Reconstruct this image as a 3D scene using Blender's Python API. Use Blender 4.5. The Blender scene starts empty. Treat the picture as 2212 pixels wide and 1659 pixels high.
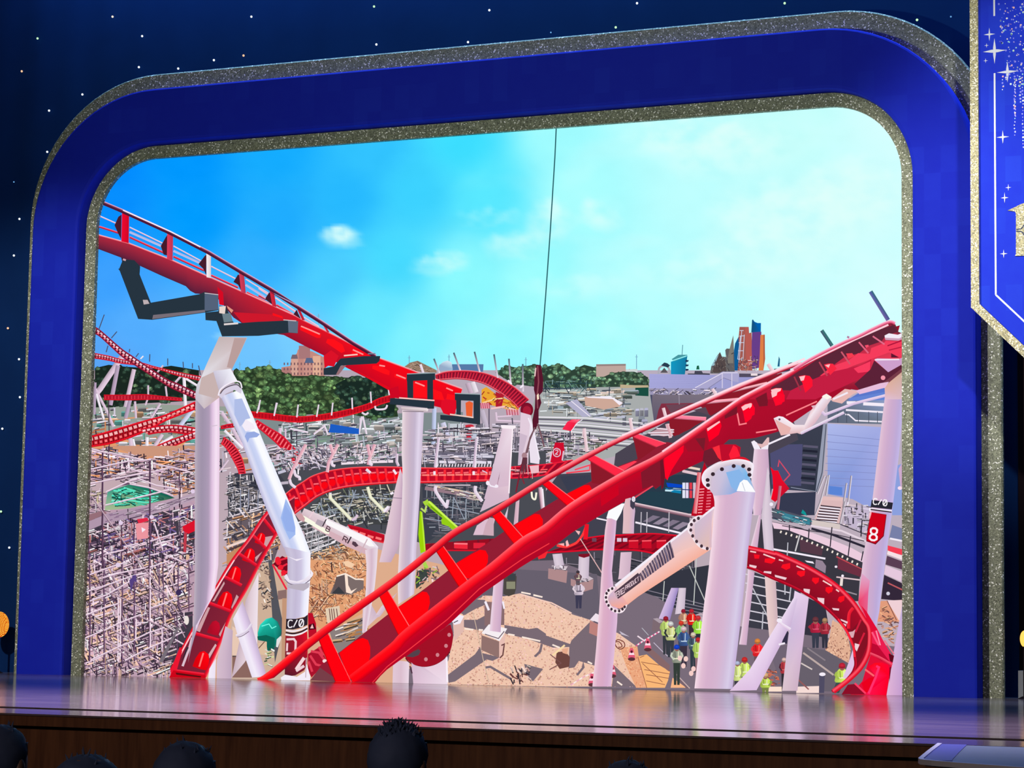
# A theatre stage seen from the stalls: glittering portal, star curtain, hanging banner and a
# huge LED wall that shows a picture of a red roller coaster on its building site.
# World: metres, stage floor z = 0, LED wall in the plane y = 0 facing -y (towards the audience).
import bpy, bmesh, math, random
import numpy as np
from mathutils import Vector, Matrix, noise

random.seed(7)
scene = bpy.context.scene
COL = scene.collection

# ------------------------------------------------------------------ helpers
def lin(c, a=1.0):
    o = []
    for v in c[:3]:
        v = max(0.0, min(255.0, v)) / 255.0
        o.append(v / 12.92 if v <= 0.04045 else ((v + 0.055) / 1.055) ** 2.4)
    return (o[0], o[1], o[2], a)

def tag(o, label=None, cat=None, group=None, kind=None):
    if label: o['label'] = label
    if cat: o['category'] = cat
    if group: o['group'] = group
    if kind: o['kind'] = kind
    return o

def empty(name, loc=(0, 0, 0), parent=None):
    o = bpy.data.objects.new(name, None)
    COL.objects.link(o); o.location = loc
    o.empty_display_size = 0.1
    if parent: o.parent = parent
    return o

def mesh_obj(name, verts, faces, mat, parent=None, smooth=False):
    me = bpy.data.meshes.new(name)
    me.from_pydata(verts, [], faces)
    me.update()
    if mat: me.materials.append(mat)
    if smooth:
        for p in me.polygons: p.use_smooth = True
    o = bpy.data.objects.new(name, me)
    COL.objects.link(o)
    if parent: o.parent = parent
    return o

def bm_obj(name, bm, mat, parent=None, smooth=False, loc=None):
    bmesh.ops.recalc_face_normals(bm, faces=bm.faces)
    me = bpy.data.meshes.new(name)
    bm.to_mesh(me); bm.free()
    if mat: me.materials.append(mat)
    if smooth:
        for p in me.polygons: p.use_smooth = True
    o = bpy.data.objects.new(name, me)
    COL.objects.link(o)
    if parent: o.parent = parent
    if loc: o.location = loc
    return o

def box(bm, x0, x1, y0, y1, z0, z1):
    v = [bm.verts.new(p) for p in ((x0, y0, z0), (x1, y0, z0), (x1, y1, z0), (x0, y1, z0),
                                   (x0, y0, z1), (x1, y0, z1), (x1, y1, z1), (x0, y1, z1))]
    for f in ((0, 1, 5, 4), (1, 2, 6, 5), (2, 3, 7, 6), (3, 0, 4, 7), (4, 5, 6, 7), (3, 2, 1, 0)):
        bm.faces.new([v[i] for i in f])
    return v

def prism_y(bm, pts, y0, y1):
    """polygon given in (x, z), given thickness from y0 (front) to y1 (back)"""
    a = [bm.verts.new((x, y0, z)) for x, z in pts]
    b = [bm.verts.new((x, y1, z)) for x, z in pts]
    bm.faces.new(a); bm.faces.new(b[::-1])
    n = len(pts)
    for i in range(n):
        bm.faces.new((a[i], b[i], b[(i + 1) % n], a[(i + 1) % n]))

def prism_z(bm, pts, z0, z1):
    a = [bm.verts.new((x, y, z1)) for x, y in pts]
    b = [bm.verts.new((x, y, z0)) for x, y in pts]
    bm.faces.new(a); bm.faces.new(b[::-1])
    n = len(pts)
    for i in range(n):
        bm.faces.new((a[i], b[i], b[(i + 1) % n], a[(i + 1) % n]))

# ------------------------------------------------------------------ materials
def new_mat(name):
    m = bpy.data.materials.new(name); m.use_nodes = True
    nt = m.node_tree
    return m, nt, nt.nodes, nt.links, nt.nodes['Principled BSDF']

def plain(name, rgb, rough=0.6, metal=0.0, spec=0.5, noise_amt=0.0, nscale=8.0):
    m, nt, N, L, p = new_mat(name)
    p.inputs['Base Color'].default_value = lin(rgb)
    p.inputs['Roughness'].default_value = rough
    p.inputs['Metallic'].default_value = metal
    p.inputs['Specular IOR Level'].default_value = spec
    if noise_amt:
        tc = N.new('ShaderNodeTexCoord'); nz = N.new('ShaderNodeTexNoise'); mx = N.new('ShaderNodeMix')
        nz.inputs['Scale'].default_value = nscale; nz.inputs['Detail'].default_value = 4
        mx.data_type = 'RGBA'
        c = lin(rgb)
        mx.inputs['A'].default_value = tuple(v * (1 - noise_amt) for v in c[:3]) + (1,)
        mx.inputs['B'].default_value = tuple(v * (1 + noise_amt) for v in c[:3]) + (1,)
        L.new(tc.outputs['Object'], nz.inputs['Vector']); L.new(nz.outputs['Fac'], mx.inputs['Factor'])
        L.new(mx.outputs['Result'], p.inputs['Base Color'])
    return m

def glow(name, rgb, strength=1.0):
    m = bpy.data.materials.new(name); m.use_nodes = True
    nt = m.node_tree; nt.nodes.clear()
    e = nt.nodes.new('ShaderNodeEmission'); o = nt.nodes.new('ShaderNodeOutputMaterial')
    e.inputs['Color'].default_value = lin(rgb); e.inputs['Strength'].default_value = strength
    nt.links.new(e.outputs[0], o.inputs[0])
    return m

def glitter(name, base, flake, cell=75.0, share=0.93, tint=0.35):
    """dull sparkle board: voronoi flakes, each with its own tone and tilt, a few painted white as glints"""
    m, nt, N, L, p = new_mat(name)
    tc = N.new('ShaderNodeTexCoord')
    vo = N.new('ShaderNodeTexVoronoi'); vo.inputs['Scale'].default_value = cell
    L.new(tc.outputs['Object'], vo.inputs['Vector'])
    sep = N.new('ShaderNodeSeparateColor'); L.new(vo.outputs['Color'], sep.inputs[0])
    ramp = N.new('ShaderNodeValToRGB'); cr = ramp.color_ramp
    cr.elements[0].position = 0.0; cr.elements[0].color = lin([v * 0.72 for v in base])
    cr.elements[1].position = share - 0.02; cr.elements[1].color = lin([v * 1.22 for v in base])
    e = cr.elements.new(share); e.color = lin(flake)  # sparkle put into the base colour of these flakes
    e = cr.elements.new(1.0); e.color = lin([min(255, v * 1.3) for v in flake])
    L.new(sep.outputs[0], ramp.inputs[0])
    # larger mottling
    nz = N.new('ShaderNodeTexNoise'); nz.inputs['Scale'].default_value = 14; nz.inputs['Detail'].default_value = 3
    L.new(tc.outputs['Object'], nz.inputs['Vector'])
    mr = N.new('ShaderNodeMapRange'); mr.inputs['To Min'].default_value = 0.75; mr.inputs['To Max'].default_value = 1.25
    L.new(nz.outputs['Fac'], mr.inputs['Value'])
    mul = N.new('ShaderNodeMix'); mul.data_type = 'RGBA'; mul.blend_type = 'MULTIPLY'
    mul.inputs['Factor'].default_value = 1.0
    L.new(ramp.outputs[0], mul.inputs['A']); L.new(mr.outputs[0], mul.inputs['B'])
    L.new(mul.outputs['Result'], p.inputs['Base Color'])
    p.inputs['Roughness'].default_value = 0.55
    p.inputs['Specular IOR Level'].default_value = 0.3
    geo = N.new('ShaderNodeNewGeometry')
    sub = N.new('ShaderNodeVectorMath'); sub.operation = 'SUBTRACT'; sub.inputs[1].default_value = (.5, .5, .5)
    L.new(vo.outputs['Color'], sub.inputs[0])
    sc = N.new('ShaderNodeVectorMath'); sc.operation = 'SCALE'; sc.inputs['Scale'].default_value = tint
    L.new(sub.outputs[0], sc.inputs[0])
    add = N.new('ShaderNodeVectorMath'); add.operation = 'ADD'
    L.new(geo.outputs['Normal'], add.inputs[0]); L.new(sc.outputs[0], add.inputs[1])
    nm = N.new('ShaderNodeVectorMath'); nm.operation = 'NORMALIZE'; L.new(add.outputs[0], nm.inputs[0])
    L.new(nm.outputs[0], p.inputs['Normal'])
    return m

def pixel_blue(name, base, lighter, cell=0.34):
    """royal blue panel printed with faint lighter squares"""
    m, nt, N, L, p = new_mat(name)
    tc = N.new('ShaderNodeTexCoord')
    dv = N.new('ShaderNodeVectorMath'); dv.operation = 'DIVIDE'; dv.inputs[1].default_value = (cell * .62, 10, cell)
    L.new(tc.outputs['Object'], dv.inputs[0])
    fl = N.new('ShaderNodeVectorMath'); fl.operation = 'FLOOR'; L.new(dv.outputs[0], fl.inputs[0])
    wn = N.new('ShaderNodeTexWhiteNoise'); wn.noise_dimensions = '3D'; L.new(fl.outputs[0], wn.inputs['Vector'])
    ramp = N.new('ShaderNodeValToRGB'); cr = ramp.color_ramp
    cr.elements[0].position = 0.55; cr.elements[0].color = (0, 0, 0, 1)
    cr.elements[1].position = 1.0; cr.elements[1].color = (1, 1, 1, 1)
    L.new(wn.outputs['Value'], ramp.inputs[0])
    nz = N.new('ShaderNodeTexNoise'); nz.inputs['Scale'].default_value = 6; nz.inputs['Detail'].default_value = 5
    L.new(tc.outputs['Object'], nz.inputs['Vector'])
    ad = N.new('ShaderNodeMath'); ad.operation = 'MULTIPLY_ADD'; ad.inputs[1].default_value = 0.5
    L.new(nz.outputs['Fac'], ad.inputs[0])
    half = N.new('ShaderNodeMath'); half.operation = 'MULTIPLY'; half.inputs[1].default_value = 0.45
    L.new(ramp.outputs[0], half.inputs[0]); L.new(half.outputs[0], ad.inputs[2])
    mx = N.new('ShaderNodeMix'); mx.data_type = 'RGBA'
    mx.inputs['A'].default_value = lin(base); mx.inputs['B'].default_value = lin(lighter)
    L.new(ad.outputs[0], mx.inputs['Factor'])
    L.new(mx.outputs['Result'], p.inputs['Base Color'])
    p.inputs['Roughness'].default_value = 0.75
    p.inputs['Specular IOR Level'].default_value = 0.15
    return m

def stage_floor_mat():
    m, nt, N, L, p = new_mat('stage_lacquer')
    tc = N.new('ShaderNodeTexCoord')
    mp = N.new('ShaderNodeMapping'); mp.inputs['Scale'].default_value = (0.35, 1.1, 1)
    L.new(tc.outputs['Object'], mp.inputs['Vector'])
    nz = N.new('ShaderNodeTexNoise'); nz.inputs['Scale'].default_value = 2.2; nz.inputs['Detail'].default_value = 6
    L.new(mp.outputs[0], nz.inputs['Vector'])
    mr = N.new('ShaderNodeMapRange'); mr.inputs['To Min'].default_value = 0.07; mr.inputs['To Max'].default_value = 0.16
    L.new(nz.outputs['Fac'], mr.inputs['Value']); L.new(mr.outputs[0], p.inputs['Roughness'])
    ramp = N.new('ShaderNodeValToRGB')
    ramp.color_ramp.elements[0].color = lin((92, 80, 88)); ramp.color_ramp.elements[1].color = lin((128, 114, 122))
    L.new(nz.outputs['Fac'], ramp.inputs[0]); L.new(ramp.outputs[0], p.inputs['Base Color'])
    # worn boards: long shallow ripples across the stage
    mp2 = N.new('ShaderNodeMapping'); mp2.inputs['Scale'].default_value = (0.12, 2.6, 1)
    L.new(tc.outputs['Object'], mp2.inputs['Vector'])
    n2 = N.new('ShaderNodeTexNoise'); n2.inputs['Scale'].default_value = 1.0; n2.inputs['Detail'].default_value = 3
    L.new(mp2.outputs[0], n2.inputs['Vector'])
    bp = N.new('ShaderNodeBump'); bp.inputs['Strength'].default_value = 0.03; bp.inputs['Distance'].default_value = 0.05
    L.new(n2.outputs['Fac'], bp.inputs['Height']); L.new(bp.outputs[0], p.inputs['Normal'])
    p.inputs['IOR'].default_value = 1.5
    p.inputs['Specular IOR Level'].default_value = 0.5
    return m

def wood_mat():
    m, nt, N, L, p = new_mat('fascia_wood')
    tc = N.new('ShaderNodeTexCoord')
    mp = N.new('ShaderNodeMapping'); mp.inputs['Scale'].default_value = (9, 9, 0.8)
    L.new(tc.outputs['Object'], mp.inputs['Vector'])
    nz = N.new('ShaderNodeTexNoise'); nz.inputs['Scale'].default_value = 2.5; nz.inputs['Detail'].default_value = 6
    L.new(mp.outputs[0], nz.inputs['Vector'])
    ramp = N.new('ShaderNodeValToRGB')
    ramp.color_ramp.elements[0].position = .3; ramp.color_ramp.elements[0].color = lin((92, 58, 42))
    ramp.color_ramp.elements[1].position = .7; ramp.color_ramp.elements[1].color = lin((124, 82, 56))
    L.new(nz.outputs['Fac'], ramp.inputs[0]); L.new(ramp.outputs[0], p.inputs['Base Color'])
    p.inputs['Roughness'].default_value = 0.6
    p.inputs['Specular IOR Level'].default_value = 0.2
    return m

def velvet_mat():
    m, nt, N, L, p = new_mat('star_cloth')
    tc = N.new('ShaderNodeTexCoord')
    nz = N.new('ShaderNodeTexNoise'); nz.inputs['Scale'].default_value = 1.2; nz.inputs['Detail'].default_value = 5
    L.new(tc.outputs['Object'], nz.inputs['Vector'])
    ramp = N.new('ShaderNodeValToRGB')
    ramp.color_ramp.elements[0].color = lin((14, 38, 82)); ramp.color_ramp.elements[1].color = lin((17, 46, 96))
    L.new(nz.outputs['Fac'], ramp.inputs[0]); L.new(ramp.outputs[0], p.inputs['Base Color'])
    p.inputs['Roughness'].default_value = 1.0
    p.inputs['Specular IOR Level'].default_value = 0.0
    return m

def lattice_lamp_mat():
    m = bpy.data.materials.new('lattice_lamp_glow'); m.use_nodes = True
    nt = m.node_tree; N = nt.nodes; L = nt.links; N.clear()
    tc = N.new('ShaderNodeTexCoord')
    mp = N.new('ShaderNodeMapping'); mp.inputs['Rotation'].default_value = (0, math.radians(35), 0)
    L.new(tc.outputs['Object'], mp.inputs['Vector'])
    br = N.new('ShaderNodeTexBrick'); br.inputs['Scale'].default_value = 16
    br.inputs['Color1'].default_value = lin((255, 190, 60)); br.inputs['Color2'].default_value = lin((255, 205, 80))
    br.inputs['Mortar'].default_value = lin((200, 70, 10)); br.inputs['Mortar Size'].default_value = 0.06
    sp = N.new('ShaderNodeSeparateXYZ'); cb = N.new('ShaderNodeCombineXYZ')
    L.new(mp.outputs[0], sp.inputs[0]); L.new(sp.outputs['X'], cb.inputs['X']); L.new(sp.outputs['Z'], cb.inputs['Y'])
    L.new(cb.outputs[0], br.inputs['Vector'])
    e = N.new('ShaderNodeEmission'); o = N.new('ShaderNodeOutputMaterial'); e.inputs['Strength'].default_value = 1.1
    L.new(br.outputs['Color'], e.inputs['Color']); L.new(e.outputs[0], o.inputs[0])
    return m

M_FLOOR = stage_floor_mat()
M_WOOD = wood_mat()
M_DARK = plain('dark_gap', (10, 9, 11), .9, spec=.05)
M_GLIT = glitter('portal_glitter', (119, 123, 104), (250, 250, 238), share=.95)
M_GLIT_GOLD = glitter('banner_glitter', (172, 166, 132), (250, 246, 228), cell=85, share=.88)
M_BLUE = pixel_blue('portal_blue', (14, 29, 172), (22, 42, 184))
M_BLUE2 = pixel_blue('banner_blue', (24, 44, 200), (34, 66, 212), cell=.3)
M_CLOTH = velvet_mat()
M_BLACK = plain('wing_black', (26, 20, 24), .95, spec=.05)
M_GREYBLOCK = plain('grey_plinth', (120, 124, 132), .8)
M_SILVER = plain('silver_print', (214, 220, 236), .5)
M_TRIM = plain('brushed_metal_edge', (232, 228, 240), .35, metal=.3)
M_THRUST = plain('thrust_top', (104, 116, 130), .42, spec=.5, noise_amt=.15, nscale=3)
M_STRIP = plain('thrust_blue_border', (80, 78, 170), .4)
M_HAIR = plain('dark_hair', (52, 62, 92), .75, spec=.25)
M_SKIN = plain('skin', (92, 66, 58), .6)
M_SHIRT = plain('dark_shirt', (36, 38, 50), .9)

# ------------------------------------------------------------------ camera
YAW, PITCH, ROLL, FPX = 0.413885395, 0.105199931, 0.015911438, 5135.338
cam_d = bpy.data.cameras.new('camera'); cam = bpy.data.objects.new('camera', cam_d); COL.objects.link(cam)
cy, sy, cp, sp_ = math.cos(YAW), math.sin(YAW), math.cos(PITCH), math.sin(PITCH)
fw = Vector((-sy * cp, cy * cp, sp_)); rt = Vector((cy, sy, 0)); up = rt.cross(fw)
r2 = rt * math.cos(ROLL) + up * math.sin(ROLL); u2 = -rt * math.sin(ROLL) + up * math.cos(ROLL)
mw = Matrix((r2, u2, -fw)).transposed().to_4x4(); mw.translation = (13.3861187, -29.0202354, 0.6693646)
cam.matrix_world = mw
cam_d.sensor_width = 36.0; cam_d.lens = FPX / 2212.0 * 36.0; cam_d.clip_end = 200
scene.camera = cam

# ------------------------------------------------------------------ setting: stage, fascia, curtain
bm = bmesh.new(); prism_z(bm, [(-18, -12.14), (18, -12.14), (18, 3), (-18, 3)], -0.2, 0.0)
tag(bm_obj('floor', bm, M_FLOOR), kind='structure')
bm = bmesh.new(); box(bm, -18, 18, -13.4, -12.5, -0.014, 0.0)
tag(bm_obj('trim_1', bm, M_FLOOR), kind='structure')                       # nosing strip along the stage front
bm = bmesh.new(); box(bm, -18, 18, -12.5, -12.15, -0.2, -0.012)
tag(bm_obj('trim_2', bm, M_DARK), kind='structure')                        # slot between floor and nosing
bm = bmesh.new(); box(bm, -18, 18, -13.36, -13.2, -.95, -0.12)
tag(bm_obj('trim_5', bm, M_WOOD), kind='structure')                    # stage fascia
bm = bmesh.new(); box(bm, -18, 18, -13.38, -13.2, -0.094, -0.012)
tag(bm_obj('trim_3', bm, M_WOOD), kind='structure')                        # upper board of the fascia
bm = bmesh.new(); box(bm, -18, 18, -13.3, -13.2, -0.13, -0.09)
tag(bm_obj('trim_4', bm, M_DARK), kind='structure')                        # shadow groove in the fascia
bm = bmesh.new(); box(bm, -18, 24, -40, -13.3, -1.05, -.95)
tag(bm_obj('ground', bm, plain('hall_carpet', (30, 24, 26), .95)), kind='structure')

# star curtain with its little lamps
curtain = empty('star_curtain', (0, 0.62, 0))
tag(curtain, 'dark blue star curtain dotted with tiny lamps behind the portal', 'curtain')
vs = []; fs = []; nx = 260
for i in range(nx + 1):
    x = -17 + 34 * i / nx
    y = 0.03 + 0.006 * math.sin(i * 0.5) + 0.003 * math.sin(i * 1.3)
    vs += [(x, y, 0), (x, y, 13)]
for i in range(nx):
    fs.append((2 * i, 2 * i + 2, 2 * i + 3, 2 * i + 1))
mesh_obj('cloth', vs, fs, M_CLOTH, curtain, smooth=True)
STARS = ('-6.291,9.834,a -3.887,9.614,b -1.874,9.579,g -0.062,9.357,b -5.756,9.488,b -7.632,9.617,g -1.823,9.020,b -0.382,8.929,b -4.001,9.043,o -4.501,9.016,b '
         '-5.795,9.018,b -5.109,8.940,b -7.899,9.127,o -6.781,8.679,b -7.372,8.475,b -7.378,7.839,b -7.966,7.413,c -7.838,6.835,b -7.914,6.277,b -7.973,5.167,o '
         '-7.749,4.687,b 1.837,8.942,g 2.144,9.250,b 4.234,9.054,g 6.016,8.666,g -8.004,3.641,b -7.707,4.111,b -7.796,1.851,b -7.971,2.392,g 6.458,8.668,c '
         '0.877,8.956,c ')   # x, z on the cloth and tint
SC = {'a': (255, 225, 200), 'b': (235, 245, 255), 'g': (190, 255, 190), 'o': (255, 190, 150), 'c': (120, 190, 255)}
SM = {k: glow('star_glow_' + n, SC[k], s) for (k, n, s) in (('a', 'warm', 1.4), ('b', 'white', 1.4), ('g', 'green', 1.3), ('o', 'amber', 1.3), ('c', 'blue', .8))}
for s in STARS.split():
    a = s.split(',')
    b = bmesh.new(); bmesh.ops.create_uvsphere(b, u_segments=8, v_segments=6, radius=0.0165 if a[2] != 'c' else .011)
    bm_obj('star_lamp', b, SM[a[2]], curtain, smooth=True, loc=(float(a[0]), -0.02, float(a[1])))

# ------------------------------------------------------------------ portal
def arch(xh, top, r, n=18):
    pts = [(-xh, 0.0)]
    for i in range(n + 1):
        a = math.pi - (math.pi / 2) * i / n
        pts.append((-xh + r + r * math.cos(a), top - r + r * math.sin(a)))
    for i in range(n + 1):
        a = math.pi / 2 - (math.pi / 2) * i / n
        pts.append((xh - r + r * math.cos(a), top - r + r * math.sin(a)))
    pts.append((xh, 0.0))
    return pts

def arch_sweep(name, profile, mat, parent):
    """profile: closed list of (half width, top, corner radius, y)"""
    vs = []; fs = []
    rings = [arch(a, b, c) for a, b, c, d in profile]
    n = len(rings[0])
    for ring, pr in zip(rings, profile):
        vs += [(x, pr[3], z) for x, z in ring]
    m = len(profile)
    for k in range(m):
        k2 = (k + 1) % m
        for i in range(n - 1):
            fs.append((k * n + i, k * n + i + 1, k2 * n + i + 1, k2 * n + i))
    o = mesh_obj(name, vs, fs, mat, parent)
    b = bmesh.new(); b.from_mesh(o.data); bmesh.ops.recalc_face_normals(b, faces=b.faces)
    b.to_mesh(o.data); b.free()
    return o

portal = empty('stage_portal', (0, 0, 0))
tag(portal, 'rounded blue stage portal with glitter borders framing the LED wall', 'stage portal')
arch_sweep('outer_glitter_border', [(6.6, 8.1, 1.8, 0.0), (7.2, 8.7, 2.1, 0.0), (7.22, 8.72, 2.12, .02), (7.22, 8.72, 2.12, .07), (6.6, 8.1, 1.8, .07)], M_GLIT, portal)
arch_sweep('blue_band', [(6.17, 7.64, 1.19, -0.02), (6.17, 7.64, 1.19, -.26), (6.18, 7.655, 1.2, -.29), (6.215, 7.69, 1.22, -.30),
                         (6.93, 8.40, 1.96, -.30), (6.955, 8.42, 1.98, -.29), (6.965, 8.43, 1.99, -.26), (6.965, 8.43, 1.99, -.02)], M_BLUE, portal)
tag(arch_sweep('inner_glitter_border', [(5.985, 7.452, .95, -.09), (6.16, 7.63, 1.15, -.09), (6.16, 7.63, 1.15, -.018), (5.985, 7.452, .95, -.018)], M_GLIT, portal))

# ------------------------------------------------------------------ wings: lamps, plinth, black flats
def lamp(name, loc, rx, rz, mat, label):
    t = empty(name, (loc[0], loc[1], 0)); tag(t, label, 'lamp')
    b = bmesh.new(); bmesh.ops.create_uvsphere(b, u_segments=24, v_segments=16, radius=1)
    for v in b.verts: v.co = Vector((v.co.x * rx, v.co.y * rx * .8, v.co.z * rz))
    bm_obj('lamp_shade', b, mat, t, smooth=True, loc=(0, 0, loc[2]))
    b = bmesh.new(); bmesh.ops.create_cone(b, cap_ends=True, segments=16, radius1=.09, radius2=.03, depth=.03)
    for v in b.verts: v.co.z += .015
    bmesh.ops.create_cone(b, cap_ends=True, segments=10, radius1=.018, radius2=.018, depth=loc[2] - rz + .02,
                          matrix=Matrix.Translation((0, 0, (loc[2] - rz + .02) / 2)))
    bm_obj('lamp_stand', b, M_BLACK, t)
lamp('lattice_lamp', (-7.603, .15, 0.704), .155, .19, lattice_lamp_mat(), 'glowing orange lattice lamp in the left wing beside the portal')
lamp('globe_lamp', (7.471, .0, 0.722), .055, .1, glow('amber_bulb', (255, 196, 90), 1.4), 'small amber lamp in the right wing beside the portal')
bm = bmesh.new(); box(bm, 7.34, 9.4, 0.25, .5, 0, .335)
tag(bm_obj('grey_plinth', bm, M_GREYBLOCK), 'low grey plinth standing right of the portal foot', 'plinth')

bm = bmesh.new(); box(bm, 7.3, 9.6, .52, .58, 0, 6.0)
tag(bm_obj('wing_flat', bm, plain('black_serge', (34, 25, 28), .95, spec=.02)), 'black masking flat behind the grey plinth and amber lamp', 'stage flat')

# ------------------------------------------------------------------ thrust step at the lower right
th = empty('thrust_platform', (9.6, -13.4, 0))
tag(th, 'bluish runway platform with metal edge jutting from the stage front', 'platform')
tp = [(9.66, -13.41), (9.86, -14.5), (10.05, -15.5), (10.09, -15.62), (10.17, -15.70), (10.3, -15.80), (10.74, -16.07), (13.5, -17.7), (15.5, -17.7), (15.5, -13.41)]
loc_ = [(x - 9.6, y + 13.4) for x, y in tp]
bm = bmesh.new(); prism_z(bm, loc_, -.03, -.002); bm_obj('deck', bm, M_THRUST, th)
cur = [(x, y) for x, y in loc_[:8]]
def offset_path(path, d):
    out = []
    for i, (x, y) in enumerate(path):
        a = path[max(0, i - 1)]; c = path[min(len(path) - 1, i + 1)]
        dx, dy = c[0] - a[0], c[1] - a[1]; l = math.hypot(dx, dy)
        out.append((x - dy / l * d, y + dx / l * d))
    return out
inn = offset_path(cur, .16)
bm = bmesh.new(); prism_z(bm, cur[:4] + [inn[3]] + inn[:3][::-1], -.003, .002); bm_obj('blue_border_strip', bm, M_STRIP, th)
out_ = offset_path(cur, -.03)
bm = bmesh.new(); prism_z(bm, cur + out_[::-1], -.022, .008); bm_obj('metal_edge', bm, M_TRIM, th)
bm = bmesh.new(); prism_z(bm, [(.4, -.05), (.9, -2.0), (3.6, -3.6), (5.5, -3.9), (5.5, -.05)], -.95, -.05); bm_obj('base', bm, M_BLACK, th)

# ------------------------------------------------------------------ hanging banner on the right
BX, BY = 8.25, -2.0
ban = empty('hanging_banner', (BX, BY, 3.56)); tag(ban, 'blue pointed banner with glitter border, silver stars and a numeral hanging at right', 'banner')
def banner_poly(inset):
    h = .955 - inset; k = inset * .42
    return [(-h, 7.2 - inset), (-h, .95 + k), (0, 0.0 + inset * 1.42), (h, .95 + k), (h, 7.2 - inset)]
bm = bmesh.new(); prism_y(bm, banner_poly(0.02), 0.012, .06); bm_obj('blue_field', bm, M_BLUE2, ban)
def ring_between(bm, A, B, y0, y1):
    a0 = [bm.verts.new((x, y0, z)) for x, z in A]; b0 = [bm.verts.new((x, y0, z)) for x, z in B]
    a1 = [bm.verts.new((x, y1, z)) for x, z in A]; b1 = [bm.verts.new((x, y1, z)) for x, z in B]
    n = len(A)
    for i in range(n):
        j = (i + 1) % n
        for q in ((a0[i], a0[j], b0[j], b0[i]), (a1[i], b1[i], b1[j], a1[j]), (a0[i], a1[i], a1[j], a0[j]), (b0[i], b0[j], b1[j], b1[i])):
            bm.faces.new(q)
bm = bmesh.new(); ring_between(bm, banner_poly(0), banner_poly(.095), -.03, .06); bm_obj('glitter_border', bm, M_GLIT_GOLD, ban)
def bar(bm, pts, w, y0, y1):
    for (x0, z0), (x1, z1) in zip(pts[:-1], pts[1:]):
        dx, dz = x1 - x0, z1 - z0; l = math.hypot(dx, dz); nx_, nz_ = -dz / l * w / 2, dx / l * w / 2
        prism_y(bm, [(x0 + nx_, z0 + nz_), (x1 + nx_, z1 + nz_), (x1 - nx_, z1 - nz_), (x0 - nx_, z0 - nz_)], y0, y1)
bm = bmesh.new()
bar(bm, [(-.675, 6.9), (-.675, 4.37)], .02, .006, .012)
bar(bm, [(-.675, 3.69), (-.675, 1.09), (0, .42), (.675, 1.09), (.675, 3.69)], .02, .006, .012)
bar(bm, [(.675, 6.9), (.675, 4.37)], .02, .006, .012)
bm_obj('thin_silver_line', bm, M_SILVER, ban)
def star4(bm, cx, cz, rx, rz, y0, y1):
    pts = []
    for k in range(4):
        a = math.pi / 2 * k
        for t, rr in ((0, 1.0), (.25, .30), (.5, .17), (.75, .30)):
            b = a + t * math.pi / 2
            pts.append((cx + math.cos(b) * rr * rx, cz + math.sin(b) * rr * rz))
    prism_y(bm, pts, y0, y1)
for sx, sz, rx, rz in ((-0.733, 4.155, 0.067, 0.078), (-0.674, 3.952, 0.134, 0.151), (-0.525, 3.693, 0.123, 0.123), (-0.766, 4.026, 0.028, 0.028), (-0.778, 3.846, 0.028, 0.028), (-0.583, 2.928, 0.073, 0.078), (-0.523, 2.332, 0.034, 0.039), (-0.566, 2.215, 0.045, 0.062), (-0.581, 1.562, 0.045, 0.050)):
    bm = bmesh.new(); star4(bm, sx, sz, rx, rz, .003, .012)
    bm_obj('silver_star', bm, M_SILVER, ban)
# the glitter numeral
bm = bmesh.new()
prism_y(bm, [(-0.530, 2.062), (-0.460, 2.090), (-0.385, 2.123), (-0.268, 2.160), (-0.273, 1.547), (-0.252, 1.525), (-0.448, 1.529), (-0.437, 1.550), (-0.434, 2.018), (-0.444, 2.046)] , -.012, .012)
bm_obj('glitter_numeral', bm, M_GLIT_GOLD, ban)
bm = bmesh.new()
bar(bm, [(-0.430, 1.835), (-0.377, 1.837), (-0.355, 1.858), (-0.345, 1.884)], .012, -.02, -.01)
bar(bm, [(-0.430, 1.813), (-0.377, 1.810), (-0.356, 1.793), (-0.345, 1.766)], .012, -.02, -.01)
bm_obj('numeral_outline', bm, plain('navy_print', (14, 40, 84), .6), ban)
# sprinkled sequins
bm = bmesh.new(); rnd = random.Random(3)
def sequin(bm, x, z, r):
    prism_y(bm, [(x + r * math.cos(k * math.pi / 3), z + r * math.sin(k * math.pi / 3)) for k in range(6)], .002, .012)
for i in range(520):
    x_ = -0.624 + rnd.random() * 0.683; z_ = 5.217 - 1.707 * (rnd.random() ** .8)
    if x_ < -0.545 and z_ < 4.023: continue
    if abs(x_) < .84: sequin(bm, x_, z_, rnd.choice((.005, .007, .009, .013)))
for sx, z0, z1 in ((-0.579, 3.643, 3.424), (-0.440, 3.631, 3.103), (-0.445, 3.604, 2.897), (-0.349, 3.651, 2.727), (-0.376, 3.599, 3.272)):     # dripping strings of sequins
    for k in range(int((z0 - z1) / .039)):
        sequin(bm, sx + rnd.uniform(-.006, .006), z0 - .039 * k, rnd.choice((.007, .009, .012)))
m, nt, N, L, p = new_mat('sequin')
p.inputs['Roughness'].default_value = .35; p.inputs['Metallic'].default_value = .3
tc = N.new('ShaderNodeTexCoord'); vo = N.new('ShaderNodeTexVoronoi'); vo.inputs['Scale'].default_value = 30
L.new(tc.outputs['Object'], vo.inputs['Vector'])
ramp = N.new('ShaderNodeValToRGB'); sep = N.new('ShaderNodeSeparateColor')
for k, (pos, c) in enumerate(((0, (120, 130, 255)), (.45, (150, 150, 255)), (.5, (240, 240, 255)), (.7, (170, 240, 245)), (.85, (255, 190, 190)), (1, (255, 255, 255)))):
    e = ramp.color_ramp.elements[k] if k < 2 else ramp.color_ramp.elements.new(pos)
    e.position = pos; e.color = lin(c)
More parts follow.
